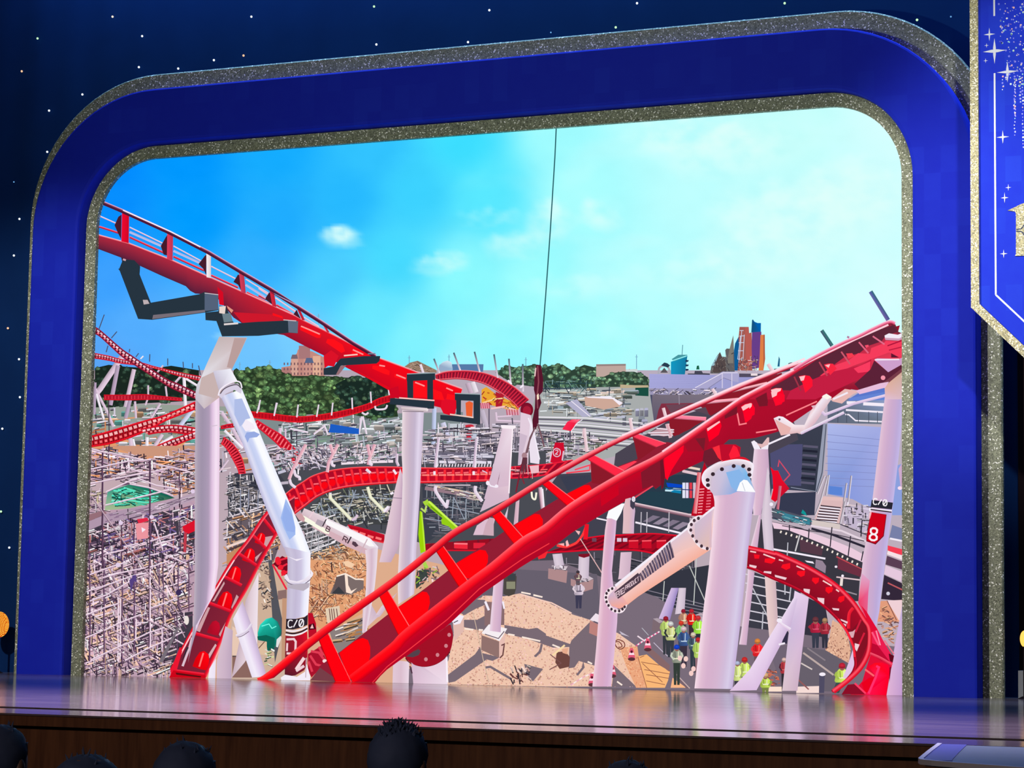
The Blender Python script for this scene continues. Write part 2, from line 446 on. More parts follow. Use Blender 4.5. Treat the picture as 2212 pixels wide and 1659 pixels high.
L.new(vo.outputs['Color'], sep.inputs[0]); L.new(sep.outputs[0], ramp.inputs[0]); L.new(ramp.outputs[0], p.inputs['Base Color'])
tag(bm_obj('sequins', bm, m, ban), kind='stuff')

# ------------------------------------------------------------------ audience (only the crowns of the heads reach the picture)
def ring_body(sections, seg=20):
    """one skin over stacked ellipses: (cx, cy, z, rx, ry)"""
    vs = []; fs = []
    for (cx, cy_, z, rx, ry) in sections:
        for k in range(seg):
            a = 2 * math.pi * k / seg
            vs.append((cx + rx * math.cos(a), cy_ + ry * math.sin(a), z))
    for i in range(len(sections) - 1):
        for k in range(seg):
            fs.append((i * seg + k, i * seg + (k + 1) % seg, (i + 1) * seg + (k + 1) % seg, (i + 1) * seg + k))
    n = len(vs); vs.append((sections[0][0], sections[0][1], sections[0][2])); vs.append((sections[-1][0], sections[-1][1], sections[-1][2] + .004))
    for k in range(seg):
        fs.append((n, (k + 1) % seg, k)); o = (len(sections) - 1) * seg
        fs.append((n + 1, o + k, o + (k + 1) % seg))
    return vs, fs

def spectator(x, y, ztop, s, tuft, label, wide=1.0, flat=1.0):
    """a seated person facing the stage (+y), crown of the hair at ztop"""
    h = .23 * s                                            # chin to crown
    t = empty('person', (x, y, -0.95)); tag(t, label, 'person', 'audience watching from the stalls')
    z = ztop - 0.012 + 0.95
    rx, ry = .076 * s * wide, .097 * s
    S = []
    base = z - h - .62 * s
    S += [(0, .02, base, .17 * s, .12 * s), (0, .01, base + .10 * s, .165 * s, .115 * s), (0, 0, base + .28 * s, .17 * s, .11 * s), (0, -.01, base + .42 * s, .20 * s, .105 * s),
          (0, -.015, base + .49 * s, .205 * s, .09 * s), (0, -.01, base + .535 * s, .15 * s, .075 * s), (0, 0, base + .565 * s, .075 * s, .062 * s), (0, .005, base + .62 * s, .058 * s, .058 * s)]
    for k in range(9):
        a = -.42 * math.pi + k / 8 * .9 * math.pi
        S.append((0, .018, z - h * .5 + math.sin(a) * h * .5, max(.012, rx * math.cos(a) ** .7 * (.86 if a < -.5 else 1)), max(.012, ry * math.cos(a) ** .7 * (.9 if a < -.5 else 1))))
    vs, fs = ring_body(S)
    b = bmesh.new(); vv = [b.verts.new(v) for v in vs]
    for f in fs: b.faces.new([vv[i] for i in f])
    # ears, nose, brow
    for sx in (-1, 1):
        bmesh.ops.create_uvsphere(b, u_segments=10, v_segments=8, radius=1,
                                  matrix=Matrix.Translation((sx * rx * 1.04, .01, z - h * .55)) @ Matrix.Diagonal((.011 * s, .02 * s, .032 * s, 1)))
    bmesh.ops.create_cone(b, segments=8, radius1=.016 * s, radius2=.006 * s, depth=.045 * s,
                          matrix=Matrix.Translation((0, .018 + ry * 1.03, z - h * .58)) @ Matrix.Rotation(.25, 4, 'X'))
    # thighs and shins of the seated pose
    for sx in (-1, 1):
        for (p0, p1, ra, rb) in (((sx * .09, .05, base + .06), (sx * .11, .50, base + .04), .085, .06), ((sx * .11, .50, base + .03), (sx * .11, .50, .06), .055, .042),
                                 ((sx * .19, -.01, base + .48 * s), (sx * .22, .10, base + .22 * s), .05, .04), ((sx * .22, .10, base + .22 * s), (sx * .10, .33, base + .13), .038, .03)):
            a, c = Vector(p0), Vector(p1); d = c - a
            bmesh.ops.create_cone(b, cap_ends=True, segments=12, radius1=ra * s, radius2=rb * s, depth=d.length,
                                  matrix=Matrix.Translation((a + c) / 2) @ d.to_track_quat('Z', 'Y').to_matrix().to_4x4())
        bmesh.ops.create_cube(b, size=1, matrix=Matrix.Translation((sx * .11, .56, .035)) @ Matrix.Diagonal((.09, .24, .07, 1)))
    body = bm_obj('body', b, M_SKIN, t, smooth=True)
    body.data.materials.append(M_SHIRT)
    for p in body.data.polygons:
        if p.center.z < base + .565 * s: p.material_index = 1
    # hair: a shell round skull and nape, ruffled by noise, with short locks on the crown
    b = bmesh.new(); bmesh.ops.create_uvsphere(b, u_segments=40, v_segments=28, radius=1)
    for v in b.verts:
        d = v.co.copy()
        face = d.y > .35 and d.z < .45
        r = 1.0 + .035 * noise.noise(d * 5 + Vector((x * 7, y, 0))) + .02 * noise.noise(d * 14)
        low = -.62 if d.y < .2 else .1
        zz = max(d.z, low if not face else .45)
        q = .955 if face else 1.1
        v.co = Vector((d.x * rx * 1.12 * r * (q if face else 1), .012 + d.y * ry * q * r, z - h * .42 + zz * h * .43 * flat * r))
    rr = random.Random(int(x * 100))
    for k in range(int(150 * tuft)):
        a = rr.uniform(0, 6.28); e = rr.uniform(.05, .75); cx_, cy_ = math.cos(a) * e, math.sin(a) * e
        zc = z - h * .42 + math.sqrt(max(0, 1 - e * e)) * h * .43 * flat
        pos = Vector((cx_ * rx * 1.1, .012 + cy_ * ry * 1.1, zc - .004))
        dirv = Vector((cx_ * .5 + rr.uniform(-.5, .5), cy_ * .5 + rr.uniform(-.4, .4), 1)).normalized()
        ln = rr.uniform(.012, .026)
        bmesh.ops.create_cone(b, segments=5, radius1=.005, radius2=.0008, depth=ln,
                              matrix=Matrix.Translation(pos + dirv * ln / 2) @ dirv.to_track_quat('Z', 'Y').to_matrix().to_4x4())
    bm_obj('hair', b, M_HAIR, t, smooth=True)

def theatre_seat(x, y, label):
    t = empty('theatre_seat', (x, y, -.95)); tag(t, label, 'seat', 'stalls seats under the audience')
    b = bmesh.new(); box(b, -.23, .23, -.1, .36, .34, .42); bm_obj('seat', b, M_SEAT, t)
    b = bmesh.new(); box(b, -.23, .23, -.22, -.13, .30, .86); bm_obj('backrest', b, M_SEAT, t)
    for sx in (-.2, .2):
        b = bmesh.new(); box(b, sx - .02, sx + .02, -.2, .2, 0, .34); bm_obj('leg', b, M_BLACK, t)
M_SEAT = plain('seat_cloth', (50, 22, 26), .95)

def seat_person(x, ztop, y, s, tuft, label, seatof, **k):
    spectator(x, y, ztop, s, tuft, label, **k)
    theatre_seat(x, y, 'dark red stalls seat under the ' + label.split(' with ')[0].split(' whose ')[0] + ' ' + seatof)
seat_person(8.706, 0.361, -22.5, 1.08, .04, 'person with smooth dark hair cut off by the left edge', 'at the left edge')
seat_person(9.777, 0.344, -23.6, 1.2, .06, 'person whose low dark crown shows between two taller heads', 'second from the left')
seat_person(9.351, 0.324, -22.4, 1.16, .08, 'person with rounded dark hair, third audience head from the left', 'third from the left')
seat_person(10.308, 0.419, -22.8, 1.0, 1.0, 'person with short spiky hair overlapping the stage edge', 'with spiky hair', flat=1.0)
seat_person(11.092, 0.351, -23.0, 1.0, .06, 'person whose faint dark crown shows in front of the right fascia', 'farthest right')
# ------------------------------------------------------------------ stage lights and added fills
def area(name, loc, target, size, power, rgb=(255, 255, 255), spread=180, size_y=None):
    d = bpy.data.lights.new(name, 'AREA'); d.energy = power; d.color = lin(rgb)[:3]
    d.shape = 'RECTANGLE'; d.size = size; d.size_y = size_y or size; d.spread = math.radians(spread)
    o = bpy.data.objects.new(name, d); COL.objects.link(o); o.location = loc
    o.rotation_euler = (Vector(target) - Vector(loc)).to_track_quat('-Z', 'Y').to_euler()
    return o
def spot(name, loc, target, power, angle, rgb=(255, 255, 255), blend=.6, radius=.15):
    d = bpy.data.lights.new(name, 'SPOT'); d.energy = power; d.color = lin(rgb)[:3]
    d.spot_size = math.radians(angle); d.spot_blend = blend; d.shadow_soft_size = radius
    o = bpy.data.objects.new(name, d); COL.objects.link(o); o.location = loc
    o.rotation_euler = (Vector(target) - Vector(loc)).to_track_quat('-Z', 'Y').to_euler()
    return o
spot('left_wash_spot', (-3.5, -13, 7.0), (-6.7, 0, 2.6), 5200, 40, (255, 250, 240))
spot('right_wash_spot', (3.2, -13, 7.0), (6.8, 0, 2.8), 5200, 42, (255, 250, 240))
spot('header_wash_spot', (1.5, -13, 5.5), (0.8, 0, 8.2), 2300, 80, (245, 255, 225))
spot('banner_spot', (10.5, -12, 8), (8.2, -2, 6.0), 3000, 30, (255, 252, 245))
area('curtain_batten', (3.5, .2, 12.4), (3.2, .62, 9.6), 22, 1900, (130, 190, 255), 180, .1).rotation_euler = (.12, 0, 0)
area('stage_wash', (1, -10.7, 13), (1, -10.7, 0), 20, 1300, (236, 220, 255), 44, 1.5).rotation_euler = (0, 0, 0)
area('audience_fill', (9, -38, 6), (9, -22, 0), 5, 640, (255, 235, 220))  # unseen fill added to lift the dark heads
spot('fascia_fill', (-1.5, -18, 1.6), (3, -13.4, -.3), 60, 80, (255, 190, 130), 1.0)  # warm spot added to brighten the wood fascia

world = bpy.data.worlds.new('hall_dark'); scene.world = world; world.use_nodes = True
world.node_tree.nodes['Background'].inputs['Color'].default_value = (0.35, 0.5, 1, 1)
world.node_tree.nodes['Background'].inputs['Strength'].default_value = 0.004

vs_ = scene.view_settings
scene.display_settings.display_device = 'sRGB'
vs_.view_transform = 'Standard'; vs_.look = 'None'; vs_.exposure = 0.0; vs_.gamma = 1.0; vs_.use_curve_mapping = False

# ------------------------------------------------------------------ LED wall
# The picture the wall shows is drawn ON the wall: every shape is a glowing patch lying in the wall's own
# plane.  It was traced from the photo; TRACE turns a traced point into metres on the wall (x, z).
TRACE = np.array([[7.702775166805e-03, 1.373799555860e-04, -7.913162748731e+00],
                  [1.753577069236e-04, -6.940688287184e-03, 1.009090801330e+01],
                  [9.658228024219e-05, 2.471919891642e-05, 1.0]])
M_LED = bpy.data.materials.new('led_pixels'); M_LED.use_nodes = True
nt = M_LED.node_tree; nt.nodes.clear()
at = nt.nodes.new('ShaderNodeAttribute'); at.attribute_name = 'pixel'
em = nt.nodes.new('ShaderNodeEmission'); ou = nt.nodes.new('ShaderNodeOutputMaterial')
nt.links.new(at.outputs['Color'], em.inputs['Color']); nt.links.new(em.outputs[0], ou.inputs[0])
M_LED.cycles.emission_sampling = 'NONE'

screen = empty('led_screen', (0, 0, 0))
tag(screen, 'giant LED wall showing a red roller coaster building site inside the blue portal', 'screen')
bm = bmesh.new(); box(bm, -6.16, 6.16, .004, .12, 0, 7.66); bm_obj('cabinet', bm, M_BLACK, screen)

TILES = {'a': (190, 420, 4.909), 'b': (560, 600, 4.909), 'c': (190, 700, 4.909), 'd': (900, 740, 4.909), 'e': (1340, 680, 6.308), 'f': (1620, 600, 6.308),
         'g': (1620, 850, 6.308), 'h': (1300, 900, 6.308), 'i': (180, 960, 6.308), 'j': (170, 1210, 6.308), 'k': (500, 960, 6.308), 'l': (500, 1210, 6.308),
         'm': (830, 980, 6.308), 'n': (830, 1220, 6.308), 'o': (1140, 980, 6.308), 'p': (1140, 1220, 6.308), 'q': (1380, 1100, 6.308), 'r': (1380, 1270, 7.373),
         's': (1620, 1080, 6.308), 't': (1640, 1270, 6.703), 'v': (0, 0, 2), 'w': (1106, 0, 2), 'y': (0, 830, 2), 'z': (1106, 830, 2), '0': (0, 0, 1)}

def P(s):
    """'a 10,20 30,40 | b 5,6' : traced points, letter = which enlargement they were read from"""
    out = []; t = TILES['0']
    for tok in s.split():
        if tok in TILES: t = TILES[tok]
        elif ',' in tok:
            x, y = tok.split(','); out.append((t[0] + float(x) / t[2], t[1] + float(y) / t[2]))
    return out

def wall(pts):
    a = np.array([(x, y, 1.0) for x, y in pts]).T
    q = TRACE @ a
    return np.clip(q[0] / q[2], -6.15, 6.15), np.clip(q[1] / q[2], 0.001, 7.62)

class Painter:
    def __init__(self): self.depth = 0.0; self.v = []; self.f = []; self.c = []; self.name = None; self.split = False
    def flush(self):
        if self.name and self.v:
            me = bpy.data.meshes.new(self.name)
            X, Z = wall([(p[0], p[1]) for p in self.v])
            co = np.stack([X, np.array([-p[2] for p in self.v]), Z], -1)
            me.from_pydata(co.tolist(), [], self.f); me.update()
            at_ = me.attributes.new('pixel', 'FLOAT_COLOR', 'POINT')
            at_.data.foreach_set('color', np.array([lin(c) for c in self.c], dtype=np.float32).ravel())
            me.materials.append(M_LED)
            o = bpy.data.objects.new(self.name, me); COL.objects.link(o); o.parent = self.parent
            if self.label: o['label'] = self.label
            if self.kind: o['kind'] = self.kind
            self.last = o
        self.v = []; self.f = []; self.c = []
    def part(self, name, parent=None, label=None, kind=None, split=False):
        self.flush(); self.split = split
        self.name = name; self.parent = parent or screen; self.label = label; self.kind = kind
    def done(self):
        self.flush(); self.name = None
        return self.last
    def up(self):
        self.depth += 1.2e-5
        if self.split and self.v: self.flush()
    def add(self, pts, cols, face_lists):
        n = len(self.v)
        for p, c in zip(pts, cols):
            self.v.append((p[0], p[1], self.depth)); self.c.append(c)
        for f in face_lists: self.f.append(tuple(n + i for i in f))
B = Painter()

def shade(c, k): return tuple(min(255, max(0, v * k)) for v in c)
def mixc(a, b, t): return tuple(a[i] + (b[i] - a[i]) * t for i in range(3))

def poly(pts, col, up=True):
    """filled outline; col = one colour or one per corner"""
    if isinstance(pts, str): pts = P(pts)
    if up: B.up()
    cols = list(col) if isinstance(col[0], (tuple, list)) else [col] * len(pts)
    B.add(pts, cols, [list(range(len(pts)))])

def resample(pts, n):
    d = [0.0]
    for a, b in zip(pts[:-1], pts[1:]): d.append(d[-1] + math.hypot(b[0] - a[0], b[1] - a[1]))
    out = []; j = 0
    for i in range(n):
        t = d[-1] * i / (n - 1)
        while j < len(d) - 2 and d[j + 1] < t: j += 1
        u = (t - d[j]) / max(1e-9, d[j + 1] - d[j])
        out.append((pts[j][0] + (pts[j + 1][0] - pts[j][0]) * u, pts[j][1] + (pts[j + 1][1] - pts[j][1]) * u))
    return out

def smooth(pts, k=8):
    if isinstance(pts, str): pts = P(pts)
    if len(pts) < 3: return pts
    q = [pts[0]] + list(pts) + [pts[-1]]; out = []
    for i in range(1, len(q) - 2):
        p0, p1, p2, p3 = q[i - 1:i + 3]
        for s in range(k):
            t = s / k
            out.append(tuple(.5 * (2 * p1[m] + (p2[m] - p0[m]) * t + (2 * p0[m] - 5 * p1[m] + 4 * p2[m] - p3[m]) * t * t + (3 * p1[m] - p0[m] - 3 * p2[m] + p3[m]) * t ** 3) for m in (0, 1)))
    out.append(pts[-1])
    return out

def stroke(pts, w, col, up=True, w2=None, col2=None):
    """band along a line; col may be a list = colours across the band (left to right of travel)"""
    if isinstance(pts, str): pts = P(pts)
    if up: B.up()
    n = len(pts)
    if n < 2: return
    cl = list(col) if isinstance(col[0], (tuple, list)) else [col, col]
    cl2 = None
    if col2: cl2 = list(col2) if isinstance(col2[0], (tuple, list)) else [col2] * len(cl)
    m = len(cl); vs = []; cs = []
    for i, (x, y) in enumerate(pts):
        ax, ay = pts[max(0, i - 1)]; bx, by = pts[min(n - 1, i + 1)]
        dx, dy = bx - ax, by - ay; l = math.hypot(dx, dy) or 1e-9
        k = 1.0
        if 0 < i < n - 1:
            e0x, e0y = x - ax, y - ay; e1x, e1y = bx - x, by - y
            l0 = math.hypot(e0x, e0y) or 1e-9; l1 = math.hypot(e1x, e1y) or 1e-9
            tx, ty = e0x / l0 + e1x / l1, e0y / l0 + e1y / l1; l = math.hypot(tx, ty) or 1e-9; dx, dy = tx, ty
            cosh = max(.5, (dx / l) * (e0x / l0) + (dy / l) * (e0y / l0)); k = 1 / cosh
        t = i / (n - 1)
        ww = (w if w2 is None else w + (w2 - w) * t) * k
        nx_, ny_ = dy / l, -dx / l
        for j in range(m):
            s = .5 - j / (m - 1)
            vs.append((x + nx_ * ww * s, y + ny_ * ww * s))
            cs.append(cl[j] if not cl2 else mixc(cl[j], cl2[j], t))
    fs = []
    for i in range(n - 1):
        for j in range(m - 1):
            a = i * m + j
            fs.append((a, a + 1, a + m + 1, a + m))
    B.add(vs, cs, fs)

def band(A, C, col, n=40, up=True, colb=None):
    """fill between two lines; col at A, colb at C"""
    if isinstance(A, str): A = P(A)
    if isinstance(C, str): C = P(C)
    if up: B.up()
    A = resample(A, n); C = resample(C, n); colb = colb or col
    B.add(A + C, [col] * n + [colb] * n, [(i, i + 1, n + i + 1, n + i) for i in range(n - 1)])

def ties(A, C, n, w, col, up=True, t0=0.0, t1=1.0, skew=0.0, jitter=0.0):
    if isinstance(A, str): A = P(A)
    if isinstance(C, str): C = P(C)
    if up: B.up()
    A = resample(A, 201); C = resample(C, 201)
    for i in range(n):
        t = t0 + (t1 - t0) * (i + .5) / n
        ia = int(round(min(1, max(0, t)) * 200)); ic = int(round(min(1, max(0, t + skew)) * 200))
        stroke([A[ia], C[ic]], w, col, up=False)

def blob(cx, cy_, rx, ry, col, up=True, rot=0.0, n=12, edge=None, wob=0.0, rnd=random):
    if up: B.up()
    c, s = math.cos(rot), math.sin(rot); vs = [(cx, cy_)]
    for k in range(n):
        a = 2 * math.pi * k / n; q = 1 + (rnd.uniform(-wob, wob) if wob else 0)
        x, y = rx * math.cos(a) * q, ry * math.sin(a) * q
        vs.append((cx + x * c - y * s, cy_ + x * s + y * c))
    B.add(vs, [col] + [edge or col] * n, [(0, 1 + k, 1 + (k + 1) % n) for k in range(n)])

def inside(p, q):
    x, y = p; r = False; j = len(q) - 1
    for i in range(len(q)):
        if (q[i][1] > y) != (q[j][1] > y) and x < (q[j][0] - q[i][0]) * (y - q[i][1]) / (q[j][1] - q[i][1]) + q[i][0]: r = not r
        j = i
    return r

def rnd_in(q, rnd):
    xs = [p[0] for p in q]; ys = [p[1] for p in q]
    for _ in range(60):
        p = (rnd.uniform(min(xs), max(xs)), rnd.uniform(min(ys), max(ys)))
        if inside(p, q): return p
    return q[0]

def dashes(A, C, n, pos, w, frac, col, t0=0.0):
    B.up(); m = n * 6
    A = resample(A, m + 1); C = resample(C, m + 1)
    for i in range(n):
        j0 = i * 6; j1 = j0 + max(1, int(round(6 * frac)))
        stroke([(A[j][0] + (C[j][0] - A[j][0]) * pos, A[j][1] + (C[j][1] - A[j][1]) * pos) for j in range(j0, j1 + 1)], w, shade(col, random.uniform(.9, 1.06)), up=False)

def clutter(q, n, pal, ln=(6, 22), w=(1.2, 3), ang=(0,), spread=.12, seed=1, up=True):
    """building-site litter: n short bars in area q"""
    if isinstance(q, str): q = P(q)
    r = random.Random(seed)
    if up: B.up()
    for i in range(n):
        if i % 60 == 59: B.up()
        x, y = rnd_in(q, r); a = math.radians(r.choice(ang)) + r.uniform(-spread, spread); l = r.uniform(*ln) / 2
        dx, dy = math.cos(a) * l, math.sin(a) * l; c_ = r.choice(pal); w_ = r.uniform(*w)
        if sum(c_) > 420 and r.random() < .55: stroke([(x - dx + .8, y - dy + w_ * .8), (x + dx + .8, y + dy + w_ * .8)], w_ * .9, shade(c_, .32), up=False)  # darker twin just below: a shadow drawn under pale bars
        stroke([(x - dx, y - dy), (x + dx, y + dy)], w_, shade(c_, r.uniform(.88, 1.1)), up=False)

def speckle(q, n, pal, r0=1.0, r1=2.6, seed=1, flat=.7, up=True):
    if isinstance(q, str): q = P(q)
    r = random.Random(seed)
    if up: B.up()
    for i in range(n):
        if i % 150 == 149: B.up()
        x, y = rnd_in(q, r); a = r.uniform(r0, r1)
        blob(x, y, a, a * flat, shade(r.choice(pal), r.uniform(.93, 1.07)), up=False, n=5, rot=r.uniform(0, 3), wob=.3, rnd=r)

def crates(q, n, pal, w=(8, 30), h=(4, 12), seed=1):
    """sheds, stacks and boxes: lit top, darker front"""
    if isinstance(q, str): q = P(q)
    r = random.Random(seed)
    for x, y in sorted((rnd_in(q, r) for _ in range(n)), key=lambda p: p[1]):
        a, b = r.uniform(*w), r.uniform(*h); c = shade(r.choice(pal), r.uniform(.8, 1.05)); s_ = r.uniform(-.06, .04) * a
        poly([(x, y), (x + a, y + s_), (x + a, y + s_ + b), (x, y + b)], [shade(c, .8), shade(c, .72), shade(c, .62), shade(c, .7)])
        poly([(x, y), (x + a, y + s_), (x + a * .92, y + s_ - b * .35), (x + a * .1, y - b * .35)], shade(c, 1.12), up=False)

def foliage(q, n, base, seed=1, r0=3, r1=9):
    """leafy mass: leaf clumps, lighter towards the top of each clump"""
    if isinstance(q, str): q = P(q)
    r = random.Random(seed)
    poly(q, shade(base, .55))
    pts = sorted((rnd_in(q, r) for _ in range(n)), key=lambda p: p[1])
    for i, (x, y) in enumerate(pts):
        if i % 25 == 0: B.up()
        a = r.uniform(r0, r1); k = r.uniform(.6, 1.25)
        c = shade(mixc(base, (base[0] + 50, base[1] + 50, base[2] + 28), r.random() ** 2), k)
        blob(x, y, a, a * .8, shade(c, 1.15), up=False, n=8, edge=shade(c, .6), wob=.28, rnd=r)
        for _ in range(3):
            blob(x + r.uniform(-a, a) * .6, y + r.uniform(-a, a) * .5, a * .28, a * .22, shade(c, r.uniform(.55, 1.6)), up=False, n=5, wob=.4, rnd=r)

FONT = {'C': [[(1, .12), (.7, 0), (.25, 0), (0, .25), (0, .75), (.25, 1), (.7, 1), (1, .88)]], '/': [[(0, 0), (.8, 1)]],
        '0': [[(.25, 0), (.75, 0), (1, .25), (1, .75), (.75, 1), (.25, 1), (0, .75), (0, .25), (.25, 0)], [(.2, .12), (.8, .88)]],
        '8': [[(.3, .5), (.05, .68), (.05, .88), (.3, 1), (.7, 1), (.95, .88), (.95, .68), (.7, .5), (.3, .5), (0, .32), (0, .12), (.3, 0), (.7, 0), (1, .12), (1, .32), (.7, .5)]],
        'B': [[(0, 0), (0, 1), (.7, 1), (.95, .85), (.95, .65), (.7, .52), (0, .52)], [(.7, .52), (1, .38), (1, .15), (.7, 0), (0, 0)]],
        'R': [[(0, 0), (0, 1), (.7, 1), (1, .85), (1, .62), (.7, .48), (0, .48)], [(.55, .48), (1, 0)]],
        'E': [[(1, 0), (0, 0), (0, 1), (1, 1)], [(0, .5), (.8, .5)]], 'P': [[(0, 0), (0, 1), (.7, 1), (1, .85), (1, .6), (.7, .45), (0, .45)]],
        'O': [[(0, .2), (0, .8), (.25, 1), (.75, 1), (1, .8), (1, .2), (.75, 0), (.25, 0), (0, .2)]], 'D': [[(0, 0), (0, 1), (.65, 1), (1, .75), (1, .25), (.65, 0), (0, 0)]],
        'U': [[(0, 1), (0, .2), (.25, 0), (.75, 0), (1, .2), (1, 1)]], 'T': [[(0, 1), (1, 1)], [(.5, 1), (.5, 0)]], '2': [[(0, .8), (.2, 1), (.8, 1), (1, .8), (1, .6), (0, .1), (0, 0), (1, 0)]],
        'A': [[(0, 0), (0, .75), (.25, 1), (.75, 1), (1, .75), (1, 0)], [(0, .45), (1, .45)]]}
def letters(txt, origin, ex, ey, gap, w, col):
    """txt set along ex (one letter width) and ey (one letter height, upwards)"""
    B.up(); x, y = origin
    for ch in txt:
        for st in FONT.get(ch, []):
            stroke([(x + ex[0] * a + ey[0] * b, y + ex[1] * a + ey[1] * b) for a, b in st], w, col, up=False)
        x += ex[0] * (1 + gap); y += ex[1] * (1 + gap)

# ---- sky
SKY = [(225, 350, 0, 138, 255), (400, 340, 0, 152, 255), (600, 330, 20, 172, 255), (800, 310, 50, 195, 255), (1000, 300, 60, 222, 255), (1200, 285, 160, 252, 255), (1400, 270, 186, 255, 255),
       (1700, 240, 196, 255, 252), (1950, 230, 214, 255, 255), (230, 450, 6, 142, 255), (420, 470, 0, 156, 255), (600, 480, 30, 172, 255), (750, 430, 38, 185, 255), (900, 420, 60, 210, 255),
       (1050, 420, 88, 232, 255), (1250, 420, 172, 255, 255), (1500, 420, 190, 255, 255), (1900, 430, 206, 255, 255), (560, 560, 50, 176, 255), (720, 600, 75, 205, 255), (850, 560, 70, 218, 255), (1000, 600, 138, 250, 255),
       (1150, 620, 160, 255, 255), (1400, 620, 186, 255, 255), (1700, 600, 202, 255, 255), (1900, 650, 212, 255, 255), (240, 600, 60, 160, 255), (300, 700, 84, 174, 255), (420, 720, 92, 184, 255), (560, 760, 112, 196, 255),
       (640, 740, 118, 205, 255), (800, 680, 105, 232, 255), (900, 740, 128, 242, 255), (1050, 740, 148, 250, 255), (1300, 740, 172, 255, 255), (1550, 720, 192, 255, 255), (1750, 760, 200, 255, 255), (230, 790, 90, 165, 245), (1000, 790, 160, 245, 255), (1400, 800, 178, 250, 252)]
CLOUDS = [(735, 512, 42, 26, .75), (720, 500, 25, 14, .5), (945, 572, 75, 22, .6), (985, 560, 40, 20, .4), (1180, 480, 60, 50, .6), (1110, 530, 60, 30, .5), (1290, 470, 50, 34, .55), (1560, 320, 170, 70, .55), (1480, 300, 140, 40, .5),
          (1720, 470, 200, 90, .6), (1650, 560, 220, 60, .4), (1840, 420, 130, 80, .6), (1230, 620, 120, 30, .3), (1050, 470, 60, 20, .3), (1500, 600, 160, 40, .3), (500, 730, 30, 12, .25)]
sp = np.array(SKY, dtype=float)
gx = np.arange(160, 1990, 6.0); gy = np.concatenate([np.arange(205, 842, 6.0), [1200, 1520]])
XX, YY = np.meshgrid(gx, gy)
num = np.zeros(XX.shape + (3,)); den = np.zeros(XX.shape)
for x, y, r_, g_, b_ in sp:
    wgt = 1 / (((XX - x) ** 2 + (YY - y) ** 2) / 2500.0 + .35) ** 1.7
    den += wgt; num += wgt[..., None] * np.array([r_, g_, b_])
sky = num / den[..., None]
nz_ = np.array([[noise.fractal(Vector((x / 150.0, y / 85.0, 3.1)), 1.0, 2.0, 3) for x in gx] for y in gy])
nz2 = np.array([[noise.fractal(Vector((x / 48.0, y / 32.0, 8.4)), 1.0, 2.0, 3) for x in gx] for y in gy])
for cx, cy_, rx, ry, k in CLOUDS:
    q = ((XX + nz_ * 26 - cx) / rx) ** 2 + ((YY + nz2 * 14 - cy_) / ry) ** 2
    a = np.clip(1.25 - q, 0, 1) ** 1.1 * k * np.clip(.75 + nz2 * .8, .1, 1.2)
    sky = sky * (1 - a[..., None]) + np.array([222, 255, 250.0]) * a[..., None]
wisp = np.clip(nz_ * 1.2, 0, 1) * np.clip((XX - 900) / 500, 0, 1) * .3
sky = sky * (1 - wisp[..., None]) + np.array([222, 255, 252.0]) * wisp[..., None]
sky += (nz2 * 2)[..., None]
B.part('sky', label='bright cyan sky with thin clouds')
H_, W_ = XX.shape
B.add(list(zip(XX.ravel(), YY.ravel())), [tuple(c) for c in np.clip(sky, 0, 255).reshape(-1, 3)],
      [(r * W_ + c, r * W_ + c + 1, (r + 1) * W_ + c + 1, (r + 1) * W_ + c) for r in range(H_ - 1) for c in range(W_ - 1)])
B.done()
RD, RB, RM, RK, RH = (222, 20, 42), (255, 2, 16), (150, 26, 46), (92, 18, 38), (255, 108, 122)
W0, W1, W2, W3 = (244, 236, 248), (220, 196, 216), (184, 162, 188), (132, 116, 140)
MAU, DK, TEAL, DIRT = (206, 184, 198), (56, 60, 74), (70, 165, 160), (226, 158, 112)
MESS = [(232, 226, 240), (206, 196, 214), (160, 150, 168), (90, 84, 104), (52, 48, 62), (240, 220, 226)]
PINKY = [(240, 214, 226), (224, 190, 206), (186, 152, 176), (92, 70, 96), (46, 34, 50), (248, 238, 246)]

# ---- ground haze and far hills
B.part('building_site', label='cluttered building site under the tracks')
poly('0 170,800 1960,800 1960,1520 170,1520', [(178, 160, 172), (188, 178, 196), (190, 170, 180), (212, 184, 194)])
poly('0 170,930 430,930 430,1000 170,1010', DIRT)
poly('c 210,1010 640,1010 640,1110 210,1160', (222, 120, 60))
poly('0 196,870 560,880 560,950 196,950', (150, 160, 150))
poly('0 520,900 1000,890 1000,960 540,960', (128, 140, 142))
clutter('0 196,880 470,880 640,1000 640,1050 196,1000', 420, MESS + [(110, 190, 180), (220, 140, 90), (200, 120, 84)], (6, 30), (1.5, 3.6), (-10, -8, 4, 86), .08, 11); crates('0 196,880 470,880 560,960 560,1000 196,960', 46, [(206, 200, 206), (110, 190, 180), (226, 180, 140), (150, 150, 150), (236, 232, 240)], (8, 30), (4, 10), 14)
clutter('0 620,905 900,900 900,1010 560,1010', 460, MESS + [(120, 150, 130), (200, 214, 226), (60, 70, 76), (230, 236, 240)], (7, 34), (1.5, 3.4), (-12, -5, -5, 86), .06, 12); crates('0 640,905 880,905 880,960 600,960', 40, [(190, 200, 206), (226, 232, 236), (120, 130, 136), (206, 196, 190)], (8, 30), (4, 9), 15)
site = B.done()
B.part('pylon', split=True)
for x, y0, y1 in ((518, 782, 802), (583, 778, 800), (884, 768, 800), (970, 766, 790), (1136, 772, 800), (1375, 766, 800), (688, 678, 700)):
    stroke([(x, y0), (x, y1)], 1.6, (120, 170, 200)); stroke([(x - 3, y0 + 5), (x + 3, y0 + 5)], 1.0, (120, 170, 200), up=False)
B.done()
B.part('distant_mansion', label='pale pink mansion block above the trees')
